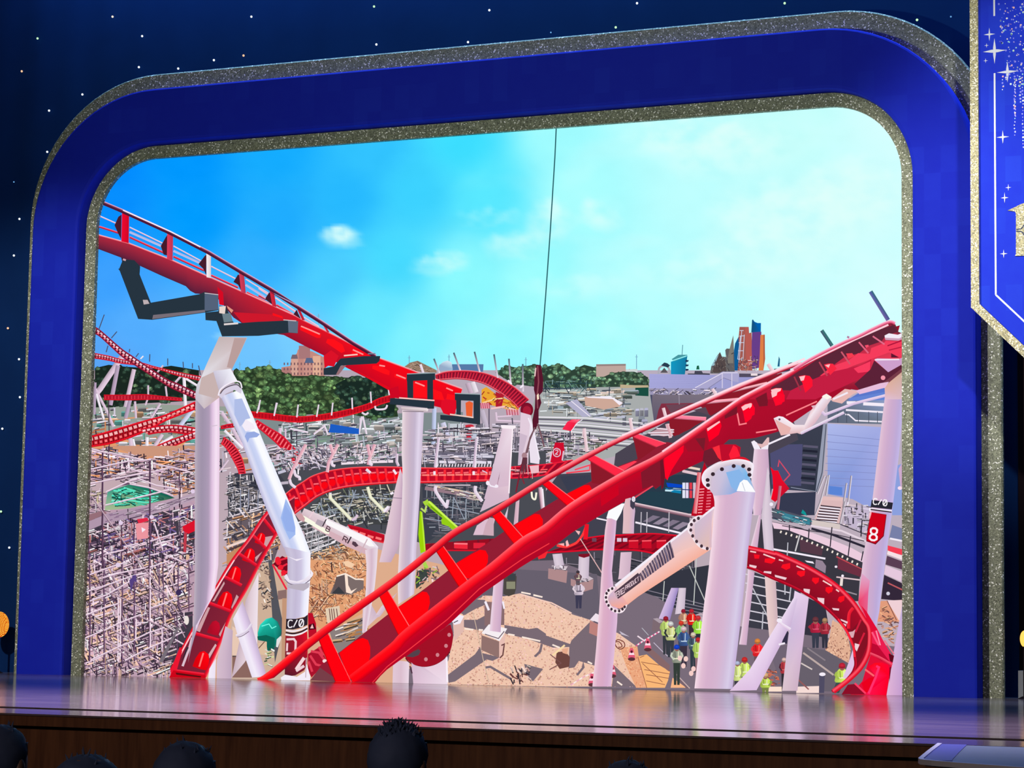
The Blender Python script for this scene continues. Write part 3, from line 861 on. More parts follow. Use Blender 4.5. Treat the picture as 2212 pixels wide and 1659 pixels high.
poly('b 235,950 330,935 340,860 400,800 410,760 560,780 640,820 700,850 705,960 690,1050 240,1045', (196, 138, 128))
for x0, y0, x1, y1, c in ((340, 850, 412, 1030, (214, 164, 148)), (470, 860, 560, 1045, (204, 148, 136)), (570, 830, 650, 1050, (226, 176, 150)), (240, 960, 330, 1040, (176, 124, 120)), (420, 720, 540, 860, (170, 120, 122))):
    poly([(560 + x / 4.909, 600 + y / 4.909) for x, y in ((x0, y0), (x1, y0), (x1, y1), (x0, y1))], c)
poly('b 480,905 500,850 560,850 580,905', (88, 104, 140)); poly('b 335,860 412,860 400,815 350,815', (120, 100, 112))
for x in range(260, 700, 36):
    for y in (900, 955, 1005): poly([(560 + (x + a) / 4.909, 600 + (y + b) / 4.909) for a, b in ((0, 0), (13, 0), (13, 26), (0, 26))], (120, 84, 92), up=False)
B.done()
B.part('grove', label='dark green trees left of the white column', kind='stuff')
foliage('0 205,795 235,788 270,792 330,796 370,790 430,800 430,865 300,872 240,880 205,880', 120, (46, 72, 60), 21, 3, 8)
B.done()
B.part('grove', label='green wooded hill behind the descending track', kind='stuff')
foliage('0 504,803 540,798 570,790 600,798 625,812 700,812 740,815 800,820 850,840 860,900 800,905 740,890 680,895 600,898 545,895 512,870', 460, (74, 108, 70), 22, 3, 9)
foliage('0 725,830 760,812 800,818 840,840 855,870 850,900 790,895 740,880', 90, (46, 76, 66), 23, 3, 8)
B.done()
B.part('grove', label='row of round trees on the skyline at centre', kind='stuff')
foliage('0 1070,805 1095,790 1120,795 1150,788 1165,795 1190,790 1215,787 1235,800 1262,788 1290,795 1305,815 1340,800 1370,802 1400,815 1402,835 1330,845 1240,845 1110,830', 260, (84, 122, 100), 24, 2.5, 7)
B.done()
B.part('far_hall', label='beige flat hall on the skyline')
poly('0 1288,788 1352,787 1352,812 1288,814', (190, 166, 158)); poly('0 1288,787 1352,786 1352,790 1288,791', (150, 130, 128)); poly('0 1352,798 1377,797 1377,808 1352,808', (206, 214, 214)); foliage('0 1300,816 1322,806 1345,803 1370,803 1395,812 1402,832 1340,834 1305,828', 60, (84, 122, 100), 25, 2.5, 6)
B.done()
B.part('far_hall', label='blue roofed hall with pale dome on the skyline')
poly('d 375,230 710,230 705,310 380,310', (86, 122, 168))
poly('d 235,300 240,240 280,205 330,190 370,210 385,290', [(150, 172, 200)] * 2 + [(214, 232, 244)] * 3 + [(150, 176, 206)])
poly('b 1530,950 1600,900 1680,880 1760,920 1880,980 1880,1010 1640,990', (150, 124, 106)); clutter('b 1560,945 1680,890 1860,980 1640,985', 24, [(120, 98, 84), (182, 156, 134)], (4, 12), (1, 2), (-20, 30), .3, 5)
B.done()
# ---- resort buildings on the right skyline
B.part('tower', label='orange, purple and blue tower on the right skyline')
poly('e 1625,165 1750,165 1755,250 1790,240 1800,760 1595,760 1610,330', (164, 92, 84)); poly('e 1700,170 1750,165 1756,260 1790,250 1796,700 1720,700', (184, 92, 84))
poly('e 1545,760 1550,480 1565,390 1612,300 1622,480 1600,760', (16, 92, 150))
poly('e 1785,240 1795,75 1806,62 1830,95 1870,112 1917,112 1915,240', [(20, 80, 120)] * 3 + [(0, 98, 178)] * 4); poly('e 1795,240 1922,230 1925,560 1905,720 1800,740 1790,450', (104, 62, 138))
poly('e 1910,275 1970,270 1968,420 1975,600 1950,760 1885,760 1900,560', (222, 128, 70)); poly('e 1950,272 1970,270 1972,600 1950,755', (178, 96, 70))
for s in ('e 1655,215 1620,620', 'e 1690,270 1672,620', 'e 1625,290 1695,285', 'e 1615,380 1690,378', 'e 1605,490 1680,490', 'e 1600,605 1672,605', 'e 1630,215 1680,215', 'e 1640,290 1600,605'): stroke(s, 1.3, (206, 216, 238))
clutter('e 1600,610 1870,560 1870,760 1600,760', 60, [(220, 210, 216), (70, 60, 80), (200, 150, 130)], (3, 9), (.8, 1.6), (90, 0, 60), .3, 31)
B.done()
B.part('rockwork', label='grey rocky peak beside the tower')
poly('e 1225,800 1240,700 1290,640 1310,570 1360,508 1385,570 1440,575 1430,480 1450,460 1490,462 1525,330 1540,280 1548,480 1560,800', (98, 96, 98))
poly('e 1360,510 1385,570 1440,640 1440,780 1250,790 1300,660', (84, 72, 72)); poly('e 1450,660 1490,462 1538,285 1540,660', (128, 124, 116)); poly('e 1238,700 1310,570 1340,545 1280,690', (150, 190, 204))
clutter('e 1260,640 1540,520 1545,790 1250,790', 40, [(130, 122, 116), (66, 60, 64)], (3, 9), (.8, 1.8), (70, -40), .3, 32)
B.done()
B.part('pavilion', label='turquoise slanted pavilion on the right skyline')
poly('e 690,640 720,630 880,560 915,560 880,815 690,815', [(18, 150, 190)] * 3 + [(20, 120, 160)] * 2 + [(22, 150, 196)]); poly('e 700,605 790,545 915,545 900,575 730,635', (70, 150, 160)); stroke('e 715,625 905,560', 2, (150, 244, 250))
for y in (615, 675, 735): poly([(1340 + a / 6.308, 680 + b / 6.308) for a, b in ((890, y), (935, y + 5), (925, y + 25), (890, y + 30))], (30, 52, 84), up=False)
stroke('e 850,410 842,545', 1.4, (70, 130, 150))
stroke(smooth('e 520,812 530,730 580,695 630,700 665,740 672,812'), 4.2, (172, 172, 184)); poly('e 545,790 600,720 650,790', (90, 86, 92)); poly('e 556,690 600,650 640,660 680,690 650,720', (40, 60, 80)); poly('e 1035,745 1045,695 1070,690 1080,745', (24, 96, 70))
poly('e 920,800 1010,800 1015,765 1110,765 1125,795 1220,800 1220,825 920,825', (70, 70, 86)); poly('f 330,1240 540,1230 560,1270 330,1300', (64, 60, 84)); stroke('f 525,1220 530,1170 560,1160 760,1160', 2, (60, 72, 96)); poly('f 375,1210 395,1070 410,1110 405,1210', (30, 100, 140))
B.done()
B.part('grey_hall', label='lavender grey hall roof right of centre')
poly('e 395,805 2208,835 2208,1010 395,1000', [(168, 168, 220), (150, 150, 206), (150, 150, 200), (170, 170, 222)])
for k in range(7): stroke('e 400,%d 1300,%d' % (835 + 24 * k, 842 + 24 * k), .8, (142, 142, 192), up=False)
poly('e 1620,800 2208,810 2208,850 1620,850', (82, 76, 96)); poly('e 1780,800 1870,800 1870,830 1780,830', (238, 222, 226))
poly('e 1010,1000 1390,775 1590,775 1615,810 1610,920 1520,900 1400,860 1190,1000', (172, 168, 208)); stroke('e 1020,995 1400,790 1600,790', 1.2, W0); stroke('e 1200,1000 1410,860 1530,905', 1.2, (130, 126, 160))
for x in (1390, 1520): stroke('e %d,800 %d,1000' % (x, x), 2, (214, 206, 230))
poly('e 400,1000 1540,1005 1480,1100 400,1090', (156, 150, 184)); clutter('e 420,1010 1300,1010 1300,1095 420,1085', 60, MESS, (4, 14), (1, 2.4), (0, 5, 40, -35), .1, 33)
poly('e 400,1090 1380,1085 1300,1190 690,1390 380,1480', [(116, 106, 120), (126, 116, 130), (110, 92, 112), (104, 96, 116), (88, 84, 108)]); poly('e 560,1210 1120,1200 690,1380 480,1470 520,1300', (132, 46, 66)); poly('e 620,1225 940,1215 690,1340', (108, 70, 86)); stroke('e 800,1090 805,1220', 2, (150, 140, 156))
poly('e 390,1090 435,1090 430,1420 385,1480', (74, 76, 104))
B.done()
# ---- flat roofs, yard and pipes between centre and the grey hall
B.part('site_yard', label='yard of sheds, pipes and stairs at centre')
poly('0 1165,838 1402,835 1420,960 1240,1010 1130,1010 1140,900', (168, 172, 172)); crates('0 1340,880 1402,880 1402,950 1340,950', 14, [(176, 176, 204), (206, 206, 220), (150, 156, 170)], (8, 20), (8, 20), 37); poly('e 205,985 385,985 385,1110 205,1100', (26, 78, 66)); poly('e 0,950 200,960 380,960 380,990 0,1000', (190, 172, 140))
for s, w, c in (('d 1370,520 1640,515', 4, (190, 206, 196)), ('d 1330,580 1780,560', 5, (226, 236, 232)), ('d 1350,635 1600,635', 4, (236, 240, 244)), ('d 1400,700 1560,690', 8, (150, 168, 178)), ('d 1780,540 2209,520', 5, (230, 206, 196)), ('d 1340,490 1900,480', 3, (60, 80, 92))):
    stroke(s, w, c)
poly('d 1780,580 1830,570 2080,590 2190,640 2150,680 1990,710 1790,670', (226, 190, 172)); poly('d 2080,590 2190,640 2150,665 2100,660 2050,610', W0)
poly('d 1580,640 1700,600 1860,780 1760,790', (178, 176, 204)); stroke('d 1640,620 1840,785', 1.6, W0); poly('d 1850,780 2209,660 2209,800 1900,810', (188, 190, 208)); stroke('d 2020,810 2209,690', 1.6, W0)
crates('d 1340,500 2209,480 2209,760 1340,740', 70, [(222, 226, 226), (190, 196, 196), (206, 190, 170), (150, 164, 176), (236, 236, 236), (120, 136, 130)], (8, 34), (3, 8), 34); clutter('d 1340,500 2209,500 2209,800 1340,760', 130, [(226, 232, 236), (120, 130, 136), (60, 66, 80), (200, 190, 176)], (5, 26), (1.2, 2.4), (-3, -2, 3, 90), .06, 34)
poly('d 1780,580 1830,570 2080,590 2190,640 2150,680 1990,710 1790,670', (206, 168, 152)); poly('d 1790,572 2060,572 2190,640 2150,665 2080,600 1820,585', W0); poly('d 1580,640 1700,600 1860,780 1760,790', (178, 176, 204)); stroke('d 1640,620 1840,785', 1.6, W0)
stroke('d 1360,440 1880,430', 2.2, (40, 66, 72)); clutter('d 1350,380 1890,380 1890,520 1350,520', 60, [(30, 48, 60), (60, 90, 90), (120, 150, 150)], (6, 20), (1, 2), (0, 55, -55, 90), .1, 35)
for k in range(11): stroke('d 1290,%d 1800,%d 2400,%d' % (790 + 22 * k, 800 + 26 * k, 855 + 26 * k), 2.6, ((236, 232, 240), (86, 80, 100), (204, 198, 212))[k % 3])
clutter('d 1290,960 1900,1000 2100,1080 1500,1260 1290,1280', 260, MESS + [(120, 130, 110)], (6, 30), (1.4, 3.2), (-2, 2, 4, 88), .06, 36)
B.done()
B.part('red_banner', label='small curled red sheet on the pipes'); poly('d 1545,920 1600,840 1650,815 1740,815 1690,860 1640,940', [(250, 40, 80)] * 3 + [(255, 120, 150)] + [(240, 30, 66)] * 2); stroke('d 1640,940 1700,860 1760,815', 1.6, W0); B.done()
B.part('red_tower', label='red machine tower with round emblem')
poly('d 1410,1270 1470,1060 1560,1060 1570,1160 1545,1290', (206, 14, 46)); stroke('d 1410,1270 1435,1150', 3, W1); stroke('d 1560,1150 1545,1250', 3, W1); stroke('d 1480,1050 1560,1045', 4, (70, 50, 66)); stroke('d 1540,990 1570,1040', 3, (90, 110, 110))
stroke(smooth('d 1485,1120 1520,1140 1522,1190 1490,1210 1455,1190 1455,1140 1485,1120'), 2, W1); letters('2', P('d 1475,1185')[0], (5, 0), (0, -9), .1, 1.8, W1)
B.done()
# ---- far coaster loops at left
def coaster(name, top, bot, n, wr=3, wt=2, label=None, spine=RM, tie=(228, 60, 78), rail=RD, hi=None, spine2=None, dash=0):
    B.part(name, label=label); A, C = smooth(top), smooth(bot); band(A, C, spine, 60, colb=spine2 or spine); o = B.done()
    B.part('crosstie', o, kind='stuff')
    if dash:
        ties(A, C, n * 2, wt * .5, shade(spine, .62)); dashes(A, C, n, .26, dash, .62, tie); dashes(A, C, n, .7, dash * .8, .5, mixc(tie, (255, 40, 50), .45))
    else: ties(A, C, n, wt, tie)
    B.done()
    for q in (A, C):
        B.part('rail', o); stroke(q, wr, [hi or rail, rail, shade(rail, .7)]); B.done()
    return o
B.part('far_support', label='white struts of the far loops at left', split=True)
for s, w, c in (('c 360,350 130,690 70,760', 12, W1), ('c 320,440 240,860', 9, W2), ('c 490,480 400,880', 9, W1), ('c 460,760 400,1000', 8, W2), ('c 80,690 220,960 270,1090', 6, W1), ('c 90,740 170,1010', 5, W0), ('c 80,620 70,960', 5, W2), ('c 220,800 230,1340', 2, (70, 50, 70)),
                ('c 500,820 510,1000', 5, W1), ('c 1020,560 1035,880', 7, W0), ('c 1040,580 1170,660', 5, W0), ('c 930,620 1000,540', 5, W1), ('c 450,1210 470,1400 450,1560', 9, W1), ('c 480,1220 520,1400', 5, W0), ('c 630,1200 620,1440', 7, W0), ('c 770,840 670,1000', 5, W1),
                ('c 790,1170 640,1400', 8, W1), ('c 900,1190 770,1270', 6, W0), ('c 820,1340 690,1540', 10, W1), ('c 980,1290 940,1440', 5, W0), ('c 1140,870 970,1090', 9, (206, 210, 236)), ('c 560,370 590,340', 3, W0), ('c 640,650 640,780 610,860', 4, W1), ('c 825,660 840,780', 4, W1), ('c 740,510 800,440', 4, W1),
                ('c 1420,940 1530,1100 1640,1310', 8, W1), ('c 1450,1130 1640,1320', 6, W0), ('c 2040,1100 2010,1440', 7, W1), ('c 2095,1110 2100,1500', 4, W1), ('c 1490,1440 1400,1560', 4, W1)):
    stroke(s, w, [shade(c, 1.06), c, shade(c, .78)])
B.done()
T = coaster('far_coaster_track', 'c 170,755 400,755 600,750 800,770 1000,790', 'c 170,800 400,805 600,800 800,800 1000,812', 24, 2.5, 1.6, 'far flat red track at left', spine=(180, 24, 46))
T = coaster('far_coaster_track', 'c 60,310 220,340 350,375 560,410 700,450 950,510 1200,560', 'c 60,360 220,385 350,415 560,440 750,480 950,545 1200,600', 40, 2.2, 1.8, 'far red track crossing low over the left trees', dash=3.2, spine=(140, 22, 48), tie=(244, 190, 204))
T = coaster('far_coaster_track', 'c 60,30 130,70 350,260 480,350 700,500 860,600 960,640 1170,740', 'c 60,100 130,130 350,330 480,420 700,560 860,660 960,710 1170,800', 30, 3, 2.6, 'steep far red track at the left edge', dash=5, spine=(106, 18, 46), tie=(246, 206, 220), rail=(150, 24, 56))
T = coaster('far_coaster_track', 'c 20,1200 200,1150 400,1090 640,1020 820,970 1140,830', 'c 20,1300 240,1265 450,1200 660,1110 850,1010 1140,900', 22, 4, 3, 'broad far red track rising behind the white column', dash=6.5, spine=(176, 14, 30), tie=(255, 186, 186), rail=(236, 20, 40))
T = coaster('far_coaster_track', 'c 560,1120 720,1090 900,1075 1050,1090 1160,1110', 'c 640,1170 760,1150 900,1145 1050,1170 1160,1190', 12, 3, 3, 'short far red arch beside the white column', dash=4.5, spine=(170, 20, 40), tie=(250, 200, 206))
T = coaster('far_coaster_track', 'c 520,1400 680,1320 860,1240 1000,1190 1160,1130', 'c 640,1420 760,1370 900,1300 1040,1240 1160,1200', 14, 3, 3, 'far red track sweeping up behind the scaffold', dash=5, spine=(140, 20, 40), tie=(250, 206, 212))
T = coaster('far_coaster_track', 'c 1410,1090 1470,1070 1540,1060', 'c 1410,1110 1470,1100 1550,1090', 3, 3, 2, 'bit of red track between the two white columns')
T = coaster('far_coaster_track', 'c 1415,1260 1480,1330 1560,1470 1600,1560 1610,1659 i 2120,500', 'c 1440,1200 1550,1290 1630,1420 1665,1560 1670,1659 i 2190,440', 18, 3, 3, 'red track curling down behind the slanted white tube', spine=(160, 8, 30), tie=(240, 60, 80), rail=(240, 40, 60), spine2=(120, 6, 24))
T = coaster('far_coaster_track', 'c 1760,1060 1850,1130 1990,1250 2100,1360 2209,1470 k 830,230 930,310', 'c 1790,1020 1900,1090 2050,1180 2150,1280 2240,1380 k 900,180 1000,290', 18, 3.5, 3, 'red track dropping right of the slanted white tube', spine=(190, 12, 34), tie=(250, 110, 120), rail=(232, 30, 54))
T = coaster('far_coaster_track', 'b -120,1420 0,1430 180,1450 300,1465 450,1475 600,1462 800,1430 980,1390 1150,1340 1280,1280 1395,1250', 'b -120,1470 0,1490 180,1510 300,1525 450,1530 600,1515 800,1490 980,1450 1150,1400 1280,1345 1395,1310', 44, 2.6, 2, 'wavy red track in front of the wooded hill', spine=(200, 16, 34), tie=(160, 10, 26), rail=(240, 30, 44))
B.part('far_support', label='white poles above the wavy red track', split=True)
for s in ('b 10,1300 -5,1400', 'b 185,1325 160,1455', 'b 415,1345 400,1480', 'b 632,1345 610,1475', 'b 782,1325 768,1460', 'b 985,1272 990,1395', 'b 1182,1208 1190,1330', 'b 1370,1160 1380,1245', 'c 1830,805 1793,945', 'c 2008,835 1975,975'): stroke(s, 3.2, [W0, W1])
for s in ('b 1230,1360 1245,1395 1335,1390 1360,1350', 'b 1090,1430 1130,1450 1160,1430', 'b 700,1570 580,1659', 'b 690,1560 730,1659', 'b 900,1610 890,1659', 'b 1090,1470 1060,1659', 'b 1100,1470 1140,1659', 'b 330,1600 520,1640'): stroke(smooth(s), 4, [W0, W1])
for x, y, a, b in ((115, 65, 175, -100), (250, 150, 310, 80), (195, 300, 215, 230), (440, 300, 445, 265), (655, 400, 658, 320), (848, 440, 848, 365), (1015, 470, 1010, 400), (1110, 470, 1110, 415), (1195, 540, 1175, 440), (510, 350, 540, 310)):
    stroke('c %d,%d %d,%d' % (x, y, a, b), 2.2, (76, 84, 112))
B.done()
B.part('blue_container', label='blue container below the wavy track'); poly('b 760,1550 1060,1600 1060,1659 740,1640', (28, 92, 196)); B.done()
# ---- curved track with spokes at centre
B.part('orange_shell', label='orange shell inside the curved far track'); poly('d 690,500 740,470 860,560 1000,620 1090,700 1060,740 900,690 690,640', (236, 168, 52)); poly('d 840,520 930,560 900,700 840,680', (178, 30, 50)); stroke('d 700,640 830,600 930,590', 3, (250, 206, 150)); stroke('d 790,700 930,680 1060,720', 4, (244, 196, 196)); clutter('d 700,500 1060,600 1060,720 700,640', 24, [(250, 210, 120), (200, 100, 40), (170, 30, 40)], (5, 12), (1.5, 3), (30, -40), .3, 41)
for x0, y0, x1, y1, n in ((680, 665, 780, 690, 9), (955, 735, 1095, 760, 10)):
    for k in range(n): stroke('d %d,%d %d,%d' % (x0 + (x1 - x0) * k / n, y0 - 25, x0 + (x1 - x0) * k / n + 8, y0 + 35), 2.2, (236, 160, 176) if k % 2 else (196, 80, 104))
poly('d 520,640 560,620 600,640 590,800 530,800', (236, 96, 50)); stroke(smooth('d 520,900 590,900 550,990 590,1060 540,1110'), 10, (206, 40, 60))
B.done()
B.part('far_support', label='white frames under the curved far track', split=True)
for s, w, c in (('d 690,720 770,1010 820,1170', 12, (190, 178, 196)), ('d 680,860 700,1000 800,1190', 16, (120, 116, 130)), ('d 190,690 180,1080', 9, (190, 200, 232)), ('d 280,850 350,1060', 11, (206, 206, 232)), ('d 840,740 850,830 1100,840', 5, W1), ('d 860,790 1010,780', 4, W1), ('d 590,420 630,530', 12, (226, 216, 226)), ('d 540,430 580,540', 10, (200, 176, 196)), ('d 770,700 770,960', 3, (110, 100, 120))): stroke(s, w, [shade(c, 1.08), c, shade(c, .8)])
poly('d 340,860 500,860 500,1060 360,1050', (196, 204, 212)); poly('d 590,900 650,900 650,1010 590,1020', (190, 196, 214))
poly('d 820,1000 1310,1000 1310,1300 60,1300 60,1180', (110, 104, 118)); clutter('d 820,860 1300,880 1300,1290 820,1290', 170, MESS, (8, 30), (1.4, 3), (88, -3, -3, 2), .06, 47); clutter('d 60,900 800,900 820,1190 60,1200', 240, MESS, (8, 30), (1.4, 3), (89, -3, -4, 2), .05, 42)
B.done()
B.part('far_coaster_track', label='hooped red track curving down at centre'); A, C = smooth('d 200,350 300,318 420,305 560,306 700,325 820,362 930,412 1050,488 1190,610'), smooth('d 205,400 320,388 430,382 560,395 690,425 800,475 930,560 1030,640 1080,700'); band(A, C, (120, 14, 40), 60, colb=(150, 22, 50)); T = B.done()
B.part('crosstie', T, kind='stuff'); ties(A, C, 32, 2.6, (214, 40, 66)); B.done()
for q, w in ((A, 4.5), (C, 3)): B.part('rail', T); stroke(q, w, [(255, 150, 160), (216, 36, 60), (150, 16, 40)]); B.done()
B.part('end_plate', T); blob(*P('d 1170,715')[0], 14, 16, (146, 22, 48), n=20, edge=(120, 14, 40)); blob(*P('d 1172,722')[0], 9, 10, (170, 30, 56), n=16); B.done()
B.part('far_support', label='white poles above the hooped track', split=True)
for a, b, c, d in ((185, 172, 245, 325), (395, 108, 465, 295), (615, 98, 672, 315), (822, 125, 862, 375), (980, 172, 1000, 435), (1127, 228, 1130, 520)): stroke('d %d,%d %d,%d' % (a, b, c, d), 3.6, [(50, 84, 100), (70, 104, 120)], col2=[W0, W1])
stroke('d 45,230 75,320', 4, W0); stroke('d 970,400 1010,440', 4, W0); stroke('d 1100,480 1135,450', 4, W0)
B.done()
# ---- right: station shed, walls, steps
B.part('dark_shed', label='dark shed with louvres right of the big column')
poly('g -60,560 560,540 1020,400 900,1340 300,1300 250,1640 -60,1640', [(62, 66, 84), (58, 62, 78), (60, 64, 80), (50, 56, 72), (66, 68, 92), (56, 60, 78), (60, 62, 80)]); poly('g 270,700 720,690 700,1260 300,1240', (78, 78, 116))
for k in range(9): poly('g %d,%d %d,%d %d,%d %d,%d' % (730 - k * 4, 700 + k * 62, 930 - k * 6, 716 + k * 62, 928 - k * 6, 748 + k * 62, 722 - k * 4, 730 + k * 62), (34, 36, 52) if k % 2 else (92, 88, 112))
poly('g 1000,420 1060,400 1000,1100 920,1350 895,1340', (150, 156, 176)); stroke('g 1040,420 985,1080 905,1340', 1.6, (60, 62, 80)); stroke('g 560,1280 900,1335', 1.4, (150, 156, 176))
poly('g 420,1360 900,1340 880,1659 300,1659', (54, 58, 80))
B.done()
B.part('lavender_wall', label='lavender panelled wall beside the numbered column')
poly('g 1060,410 1800,460 1800,1659 1400,1440 1060,1370', [(176, 186, 236), (164, 172, 228), (150, 164, 222), (140, 156, 222), (120, 146, 214)])
for k in range(8): stroke('g %d,%d %d,%d' % (1055 - k * 6, 560 + k * 98, 1790, 630 + k * 92), 1.1, (132, 140, 196))
poly('g 1080,1260 1260,1280 1260,1390 1080,1370', (90, 132, 214)); poly('g 1950,1000 2100,950 2110,1659 1940,1659', (140, 160, 222))
poly('g 1060,100 1900,0 1850,420 1060,400', [(96, 106, 128), (150, 168, 214), (110, 122, 140), (92, 100, 120)]); poly('f 1340,1659 1500,1560 1850,1500 1850,1659', (90, 120, 204)); poly('g 1340,100 1380,60 1850,-20 1850,90', (100, 132, 212))
stroke('g 1320,125 1440,125', 6, W0); stroke('g 1545,140 1830,155', 7, W0); stroke('g 1310,225 1815,255', 4, W0); stroke('g 1300,285 1350,290 1440,370 1800,385', 3, W0)
for x in (1200, 1320, 1480, 1620, 1740): stroke('g %d,250 %d,400' % (x, x), 1.4, (70, 76, 94))
B.done()
B.part('red_crane_arm', label='red machinery hanging in the dark shed'); poly('g 280,1000 330,1050 385,1050 445,1180 540,1295 430,1400 345,1480 290,1440 320,1300 310,1120', [(236, 10, 40)] * 4 + [(200, 16, 46)] * 3 + [(250, 0, 30)] * 3); stroke('g 385,1000 400,915 545,1110 465,1195', 2.6, (216, 74, 100)); stroke('g 415,1260 370,1659', 6, [(220, 120, 140), (150, 90, 110)]); B.done()
B.part('steps', label='pale steps with hand rails before the lavender wall')
poly('g 1000,1400 1270,1420 1240,1659 890,1659', (226, 190, 190)); poly('s 1000,0 1280,20 1220,320 880,260', (220, 184, 186))
for k in range(7): stroke('s %d,%d %d,%d' % (965 - k * 12, 85 + k * 38 - 8, 1240 - k * 10, 108 + k * 36), 3, (74, 56, 66)); stroke('s %d,%d %d,%d' % (960 - k * 12, 100 + k * 38 - 6, 1236 - k * 10, 124 + k * 36), 2.6, W0)
for s in ('g 1020,1120 920,1370', 'g 1060,1120 960,1480 890,1659', 'g 1080,1110 1040,1390', 'g 1320,1220 1270,1560', 'g 1385,1120 1330,1560', 's 1300,20 1230,330'): stroke(s, 3.6, [W0, (90, 74, 88)])
poly('s 1310,50 1660,100 1640,470 1280,330', (196, 182, 206)); clutter('s 1300,40 1650,80 1620,470 1290,340', 60, MESS, (6, 20), (1.4, 3.2), (4, 85), .12, 43)
B.done()
# ---- station bay under the near track
B.part('station_bay', label='dark station bay with blue machine behind the near track')
poly('0 960,1180 1500,1150 1500,1300 1290,1255 1160,1240 1000,1270', (72, 70, 80)); clutter('0 1000,1180 1480,1160 1480,1240 1020,1240', 50, [(150, 140, 156), (110, 104, 118), (50, 52, 62)], (10, 40), (1.2, 2.4), (3, 88), .05, 48)
poly('0 1330,980 1450,905 1560,870 1700,850 1725,950 1600,1010 1420,1100 1320,1060', (74, 68, 82))
poly('o 420,280 2208,180 2208,1100 0,1240 0,850', (66, 66, 80)); poly('h 470,1080 930,800 1350,770 1250,1330 460,1180', (40, 58, 74)); poly('h 600,1020 1260,1030 1240,1300 480,1170', (36, 62, 76)); poly('o 440,310 850,290 870,370 550,510', (58, 62, 80))
poly('h 880,900 1110,930 1100,970 900,960', (8, 70, 200)); poly('h 860,970 1080,985 1080,1050 950,1030', (16, 130, 176)); stroke('h 865,1005 940,1010 985,985 1085,995', 4, (190, 226, 240))
for x, c in ((1120, (226, 230, 246)), (1165, (226, 214, 240)), (1215, (222, 60, 76)), (1265, (206, 190, 206))): stroke('h %d,900 %d,1110' % (x, x), 6, c)
stroke('h 900,985 1250,1000', 2, (30, 50, 110)); stroke('h 1100,740 1330,790', 6, (226, 196, 206)); stroke('h 1180,690 1340,720', 5, (236, 214, 200))
stroke('h 450,1195 1240,1360', 8, [(250, 226, 232), (170, 130, 146), (96, 60, 74)]); stroke('o 940,880 1080,910', 3, W0); stroke('h 460,1440 1090,1590', 4, W0)
for k in range(6): poly('h %d,%d %d,%d %d,%d %d,%d' % (700 + k * 135, 1345 + k * 30, 800 + k * 135, 1365 + k * 30, 650 + k * 130, 1440 + k * 34, 560 + k * 135, 1430 + k * 30), (150, 136, 156) if k % 2 else (128, 116, 136))
for x in (540, 620, 920): stroke('h %d,1300 %d,1580' % (x, x - 6), 2, (196, 190, 200))
clutter('q -60,600 960,600 880,1400 -60,1350', 60, [(150, 140, 156), (110, 104, 118), (44, 46, 58)], (20, 70), (1.2, 2.4), (14, 14, 88), .05, 44)
poly('q 0,940 960,760 880,1400 420,1560 0,1330', (52, 54, 66)); 
for k in range(5): stroke('q %d,%d 900,%d' % (-60, 1060 + k * 66, 1300 + k * 40), 1.6, (140, 132, 148))
for s in ('q 690,770 900,1240', 'q 350,980 320,1380', 'q 790,640 750,1300'): stroke(s, 2, (196, 200, 196))
B.done()
B.part('red_ladder_mast', label='red mast with rungs beside the big column'); poly('h 1300,980 1400,620 1520,900 1540,1240 1370,1370 1220,1350', (186, 10, 34)); stroke('h 1330,760 1270,1320', 8, [(248, 170, 176), (214, 60, 80)])
for k in range(9):
    stroke('h %d,%d %d,%d' % (1335 - k * 3, 990 + k * 40, 1400 - k * 4, 985 + k * 40), 2.4, (250, 150, 160)); stroke('h %d,%d %d,%d' % (1440 - k * 3, 990 + k * 40, 1500 - k * 3, 985 + k * 40), 2.4, (240, 120, 140))
B.done()
# ---- walkway curve at the right
B.part('walkway', label='pale curved walkway with rail at right')
poly('s 140,260 700,380 1200,600 1560,860 1500,1060 1480,1380 1060,1380 700,880 60,640', (58, 56, 66)); poly('s 680,520 1000,650 980,760 690,700', (86, 58, 72))
poly('s 300,110 480,150 840,250 840,350 310,260', (80, 84, 100)); poly('s 450,170 820,270 820,340 440,250', (60, 130, 150)); clutter('s 300,120 830,260 830,350 300,280', 36, [(226, 232, 240), (40, 120, 130), (60, 50, 70), (130, 190, 200)], (6, 18), (1.2, 2.4), (16,), .1, 45); poly('s 700,180 720,130 760,170 780,220', (20, 150, 150))
band('s 300,300 530,350 830,440 1110,540 1380,650 1560,750', 's 330,390 520,410 800,520 1090,640 1330,760 1540,850', (236, 204, 222), 30); stroke('s 840,390 1120,470 1570,640', 5, (44, 40, 56)); stroke('s 850,270 1230,330 1600,480', 2, (60, 56, 74)); stroke('s 830,350 1250,420 1600,570', 4, (230, 214, 226)); poly('s 850,270 1230,330 1230,400 850,340', (214, 200, 196))
for k in range(16):
    x, y = resample(P('s 430,420 690,500 1000,630 1240,740 1470,860'), 16)[k]; stroke([(x, y), (x - 2, y + 5)], 3.4, (244, 232, 220))
for a, b, c, d in ((540, 340, 540, 420), (810, 390, 800, 520), (1120, 370, 1095, 640), (1375, 490, 1340, 770), (1545, 700, 1520, 830), (1530, 280, 1515, 500)): stroke('s %d,%d %d,%d' % (a, b, c, d), 2.4, (44, 40, 54))
stroke('s 440,350 820,420 1120,460 1560,560', 1.8, (58, 52, 66)); stroke('s 1180,775 1530,950', 3.4, [(226, 90, 96), (120, 40, 60)]); poly('s 1200,800 1530,950 1510,1050 1200,940', (110, 48, 66))
